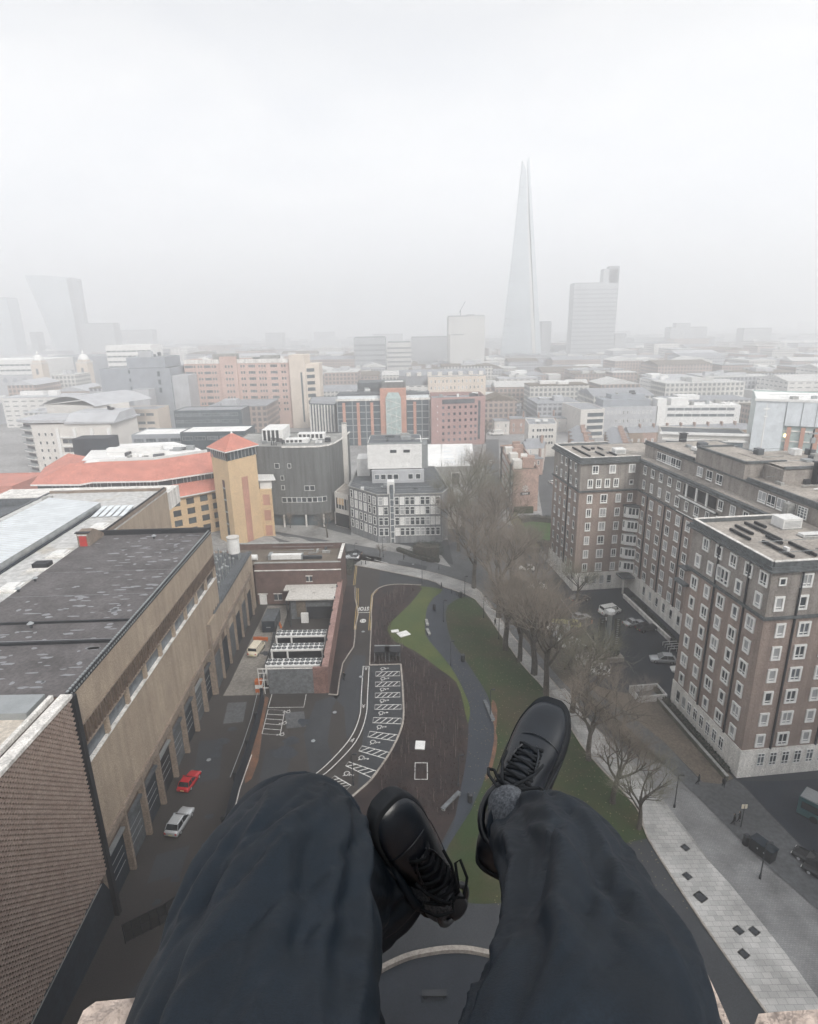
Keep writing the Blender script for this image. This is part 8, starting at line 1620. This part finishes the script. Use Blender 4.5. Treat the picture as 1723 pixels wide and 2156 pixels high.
def shoe(fr_, label, side):
    S_ = bpy.data.objects.new('shoe', None); COL.objects.link(S_); S_.parent = PS; ORG[S_.name] = ORG[PS.name]; S_['label'] = label
    def bld(mb, nm, m_, par=S_, sub=1):
        mb.v = [tuple(fr_(v)) for v in mb.v]; o = mb.build(nm, MATS[m_], par, org=ORG[PS.name], smooth=True)
        if sub: o.modifiers.new('s', 'SUBSURF').render_levels = sub
        return o
    rows = sm(ST_, 3); b = MB(); secs = []
    for y, w_, h_ in rows:
        hw = w_ * .95; sk = side * .004 * math.sin(math.pi * min(1, max(0, y / .3)))
        prof = [(-1, .0), (-1.03, .14), (-1.02, .34), (-.94, .55), (-.78, .75), (-.52, .91), (-.22, .985), (0, 1.0), (.22, .985), (.52, .91), (.78, .75), (.94, .55), (1.02, .34), (1.03, .14), (1, 0)]
        secs.append([(hw * a + sk, y, .022 + (h_ - .022) * z_) for a, z_ in prof])
    loft(b, secs); up = bld(b, 'upper', 'leather')
    b = MB(); secs = []
    for y, w_, h_ in rows:
        w2 = w_ + .0045; sk = side * .004 * math.sin(math.pi * min(1, max(0, y / .3))); y2 = y * 1.012 + (.004 if y > .28 else (-.005 if y < 0 else 0))
        secs.append([(-w2 * .97 + sk, y2, 0), (-w2 + sk, y2, .006), (-w2 + sk, y2, .026), (-w2 * .93 + sk, y2, .030), (w2 * .93 + sk, y2, .030), (w2 + sk, y2, .026), (w2 + sk, y2, .006), (w2 * .97 + sk, y2, 0)])
    loft(b, secs); bld(b, 'sole', 'sole_rubber')
    b = MB()                                   # toe cap stitching and eyestays
    b.tube([(-.044, .205, .032), (-.037, .212, .044), (-.019, .218, .0540), (0, .220, .0560), (.019, .218, .0540), (.037, .212, .044), (.044, .205, .032)], .0016, 5)
    for sx in (-1, 1): b.tube([(sx * .030, .085, .078), (sx * .027, .12, .080), (sx * .025, .15, .074), (sx * .021, .185, .066), (sx * .008, .200, .062)], .0024, 5); b.tube([(sx * .040, .06, .052), (sx * .044, .11, .050), (sx * .050, .17, .040), (sx * .052, .2, .030)], .0013, 5)
    bld(b, 'seam', 'leather')
    b = MB(); b.v = []; secs = []
    for y, z_, w_ in ((.062, .112, .020), (.07, .110, .026), (.09, .096, .026), (.12, .0865, .024), (.16, .0745, .02), (.195, .064, .012)): secs.append([(-w_, y, z_ - .004), (-w_ * .6, y, z_), (0, y, z_ + .002), (w_ * .6, y, z_), (w_, y, z_ - .004), (0, y, z_ - .006)])
    loft(b, secs); bld(b, 'tongue', 'leather')
    for k in range(6):                         # laces over the tongue
        y0 = .112 + k * .0148; zt = .090 - k * .0052; w_ = .026 - k * .0016; b = MB(); r1 = random.Random(k + side)
        b.tube([(-w_ - .003, y0, zt - .008), (-w_ * .7, y0 + .002, zt), (0, y0 + .004, zt + .005), (w_ * .7, y0 + .007, zt), (w_ + .003, y0 + .009, zt - .008)], .0030, 6); b.tube([(w_ + .003, y0, zt - .008), (w_ * .7, y0 + .002, zt + .001), (0, y0 + .005, zt + .007), (-w_ * .7, y0 + .008, zt + .001), (-w_ - .003, y0 + .010, zt - .008)], .0030, 6); bld(b, 'lace', 'lace', sub=0)
    b = MB()
    for sx in (-1, 1):
        b.tube([(0, .104, .100), (sx * .014, .098, .114), (sx * .038, .112, .104), (sx * .050, .126, .082), (sx * .040, .128, .080), (sx * .018, .110, .101), (0, .105, .100)], .0028, 6); b.tube([(0, .104, .101), (sx * .012, .112, .108), (sx * .030, .145, .086), (sx * .034, .168, .072)], .0026, 6)
    b.tube([(-.007, .104, .102), (.007, .104, .102)], .006, 8); bld(b, 'lace_bow', 'lace', sub=0)
    b = MB()                                   # padded collar round the ankle
    ring = [(.033 * math.cos(a), .066 + .046 * math.sin(a), .084 + .008 * math.sin(a) + .004 * abs(math.cos(a))) for a in [2 * math.pi * k / 24 for k in range(24)]]
    b.tube(ring + ring[:1], .0062, 8, cap=False); bld(b, 'collar', 'leather', sub=0)
    return S_
fL = frame((905, 1878, 1.13), (758, 1612, .95), R(16)); fR = frame((1050, 1828, 1.01), (1150, 1545, 1.13), R(-16))
shoe(fL, 'shoe between the thighs, pointing up to the left', 1); shoe(fR, 'shoe raised over the lawn, pointing up to the right', -1)
def sock(fr_, tgt, r1):
    b = MB(); a0 = fr_((0, .084, .070)); a1 = fr_((0, .086, .105)); p = [fr_((0, .080, .05)), a0, a1, a1.lerp(tgt, .5), tgt]; b.tube([tuple(q) for q in p], [.026, .030, .032, .036, r1], 28, cap=True)
    o = b.build('sock', MATS['sock'], PS, smooth=True); o.modifiers.new('s', 'SUBSURF').render_levels = 1
sock(fL, C(846, 1834, 1.07), .042); sock(fR, C(1114, 1772, .93), .042)
side_seam(LEG_A, .80); side_seam(LEG_A, .84); side_seam(LEG_B, .72); side_seam(LEG_B, -.8)
# ================= the hazy air =================
hb = MB(); hb.box(-6500, -500, -1.2, 6500, 8500, 345)
M = bpy.data.materials.new('haze_air'); M.use_nodes = True; t = M.node_tree
for n_ in list(t.nodes):
    if n_.type != 'OUTPUT_MATERIAL': t.nodes.remove(n_)
pv = t.nodes.new('ShaderNodeVolumePrincipled'); pv.inputs['Color'].default_value = (.98, .988, 1, 1)
pv.inputs['Density'].default_value = .0011; pv.inputs['Anisotropy'].default_value = .38
t.links.new(pv.outputs['Volume'], [n_ for n_ in t.nodes if n_.type == 'OUTPUT_MATERIAL'][0].inputs['Volume'])
hz = hb.build('haze', M); hz['kind'] = 'stuff'
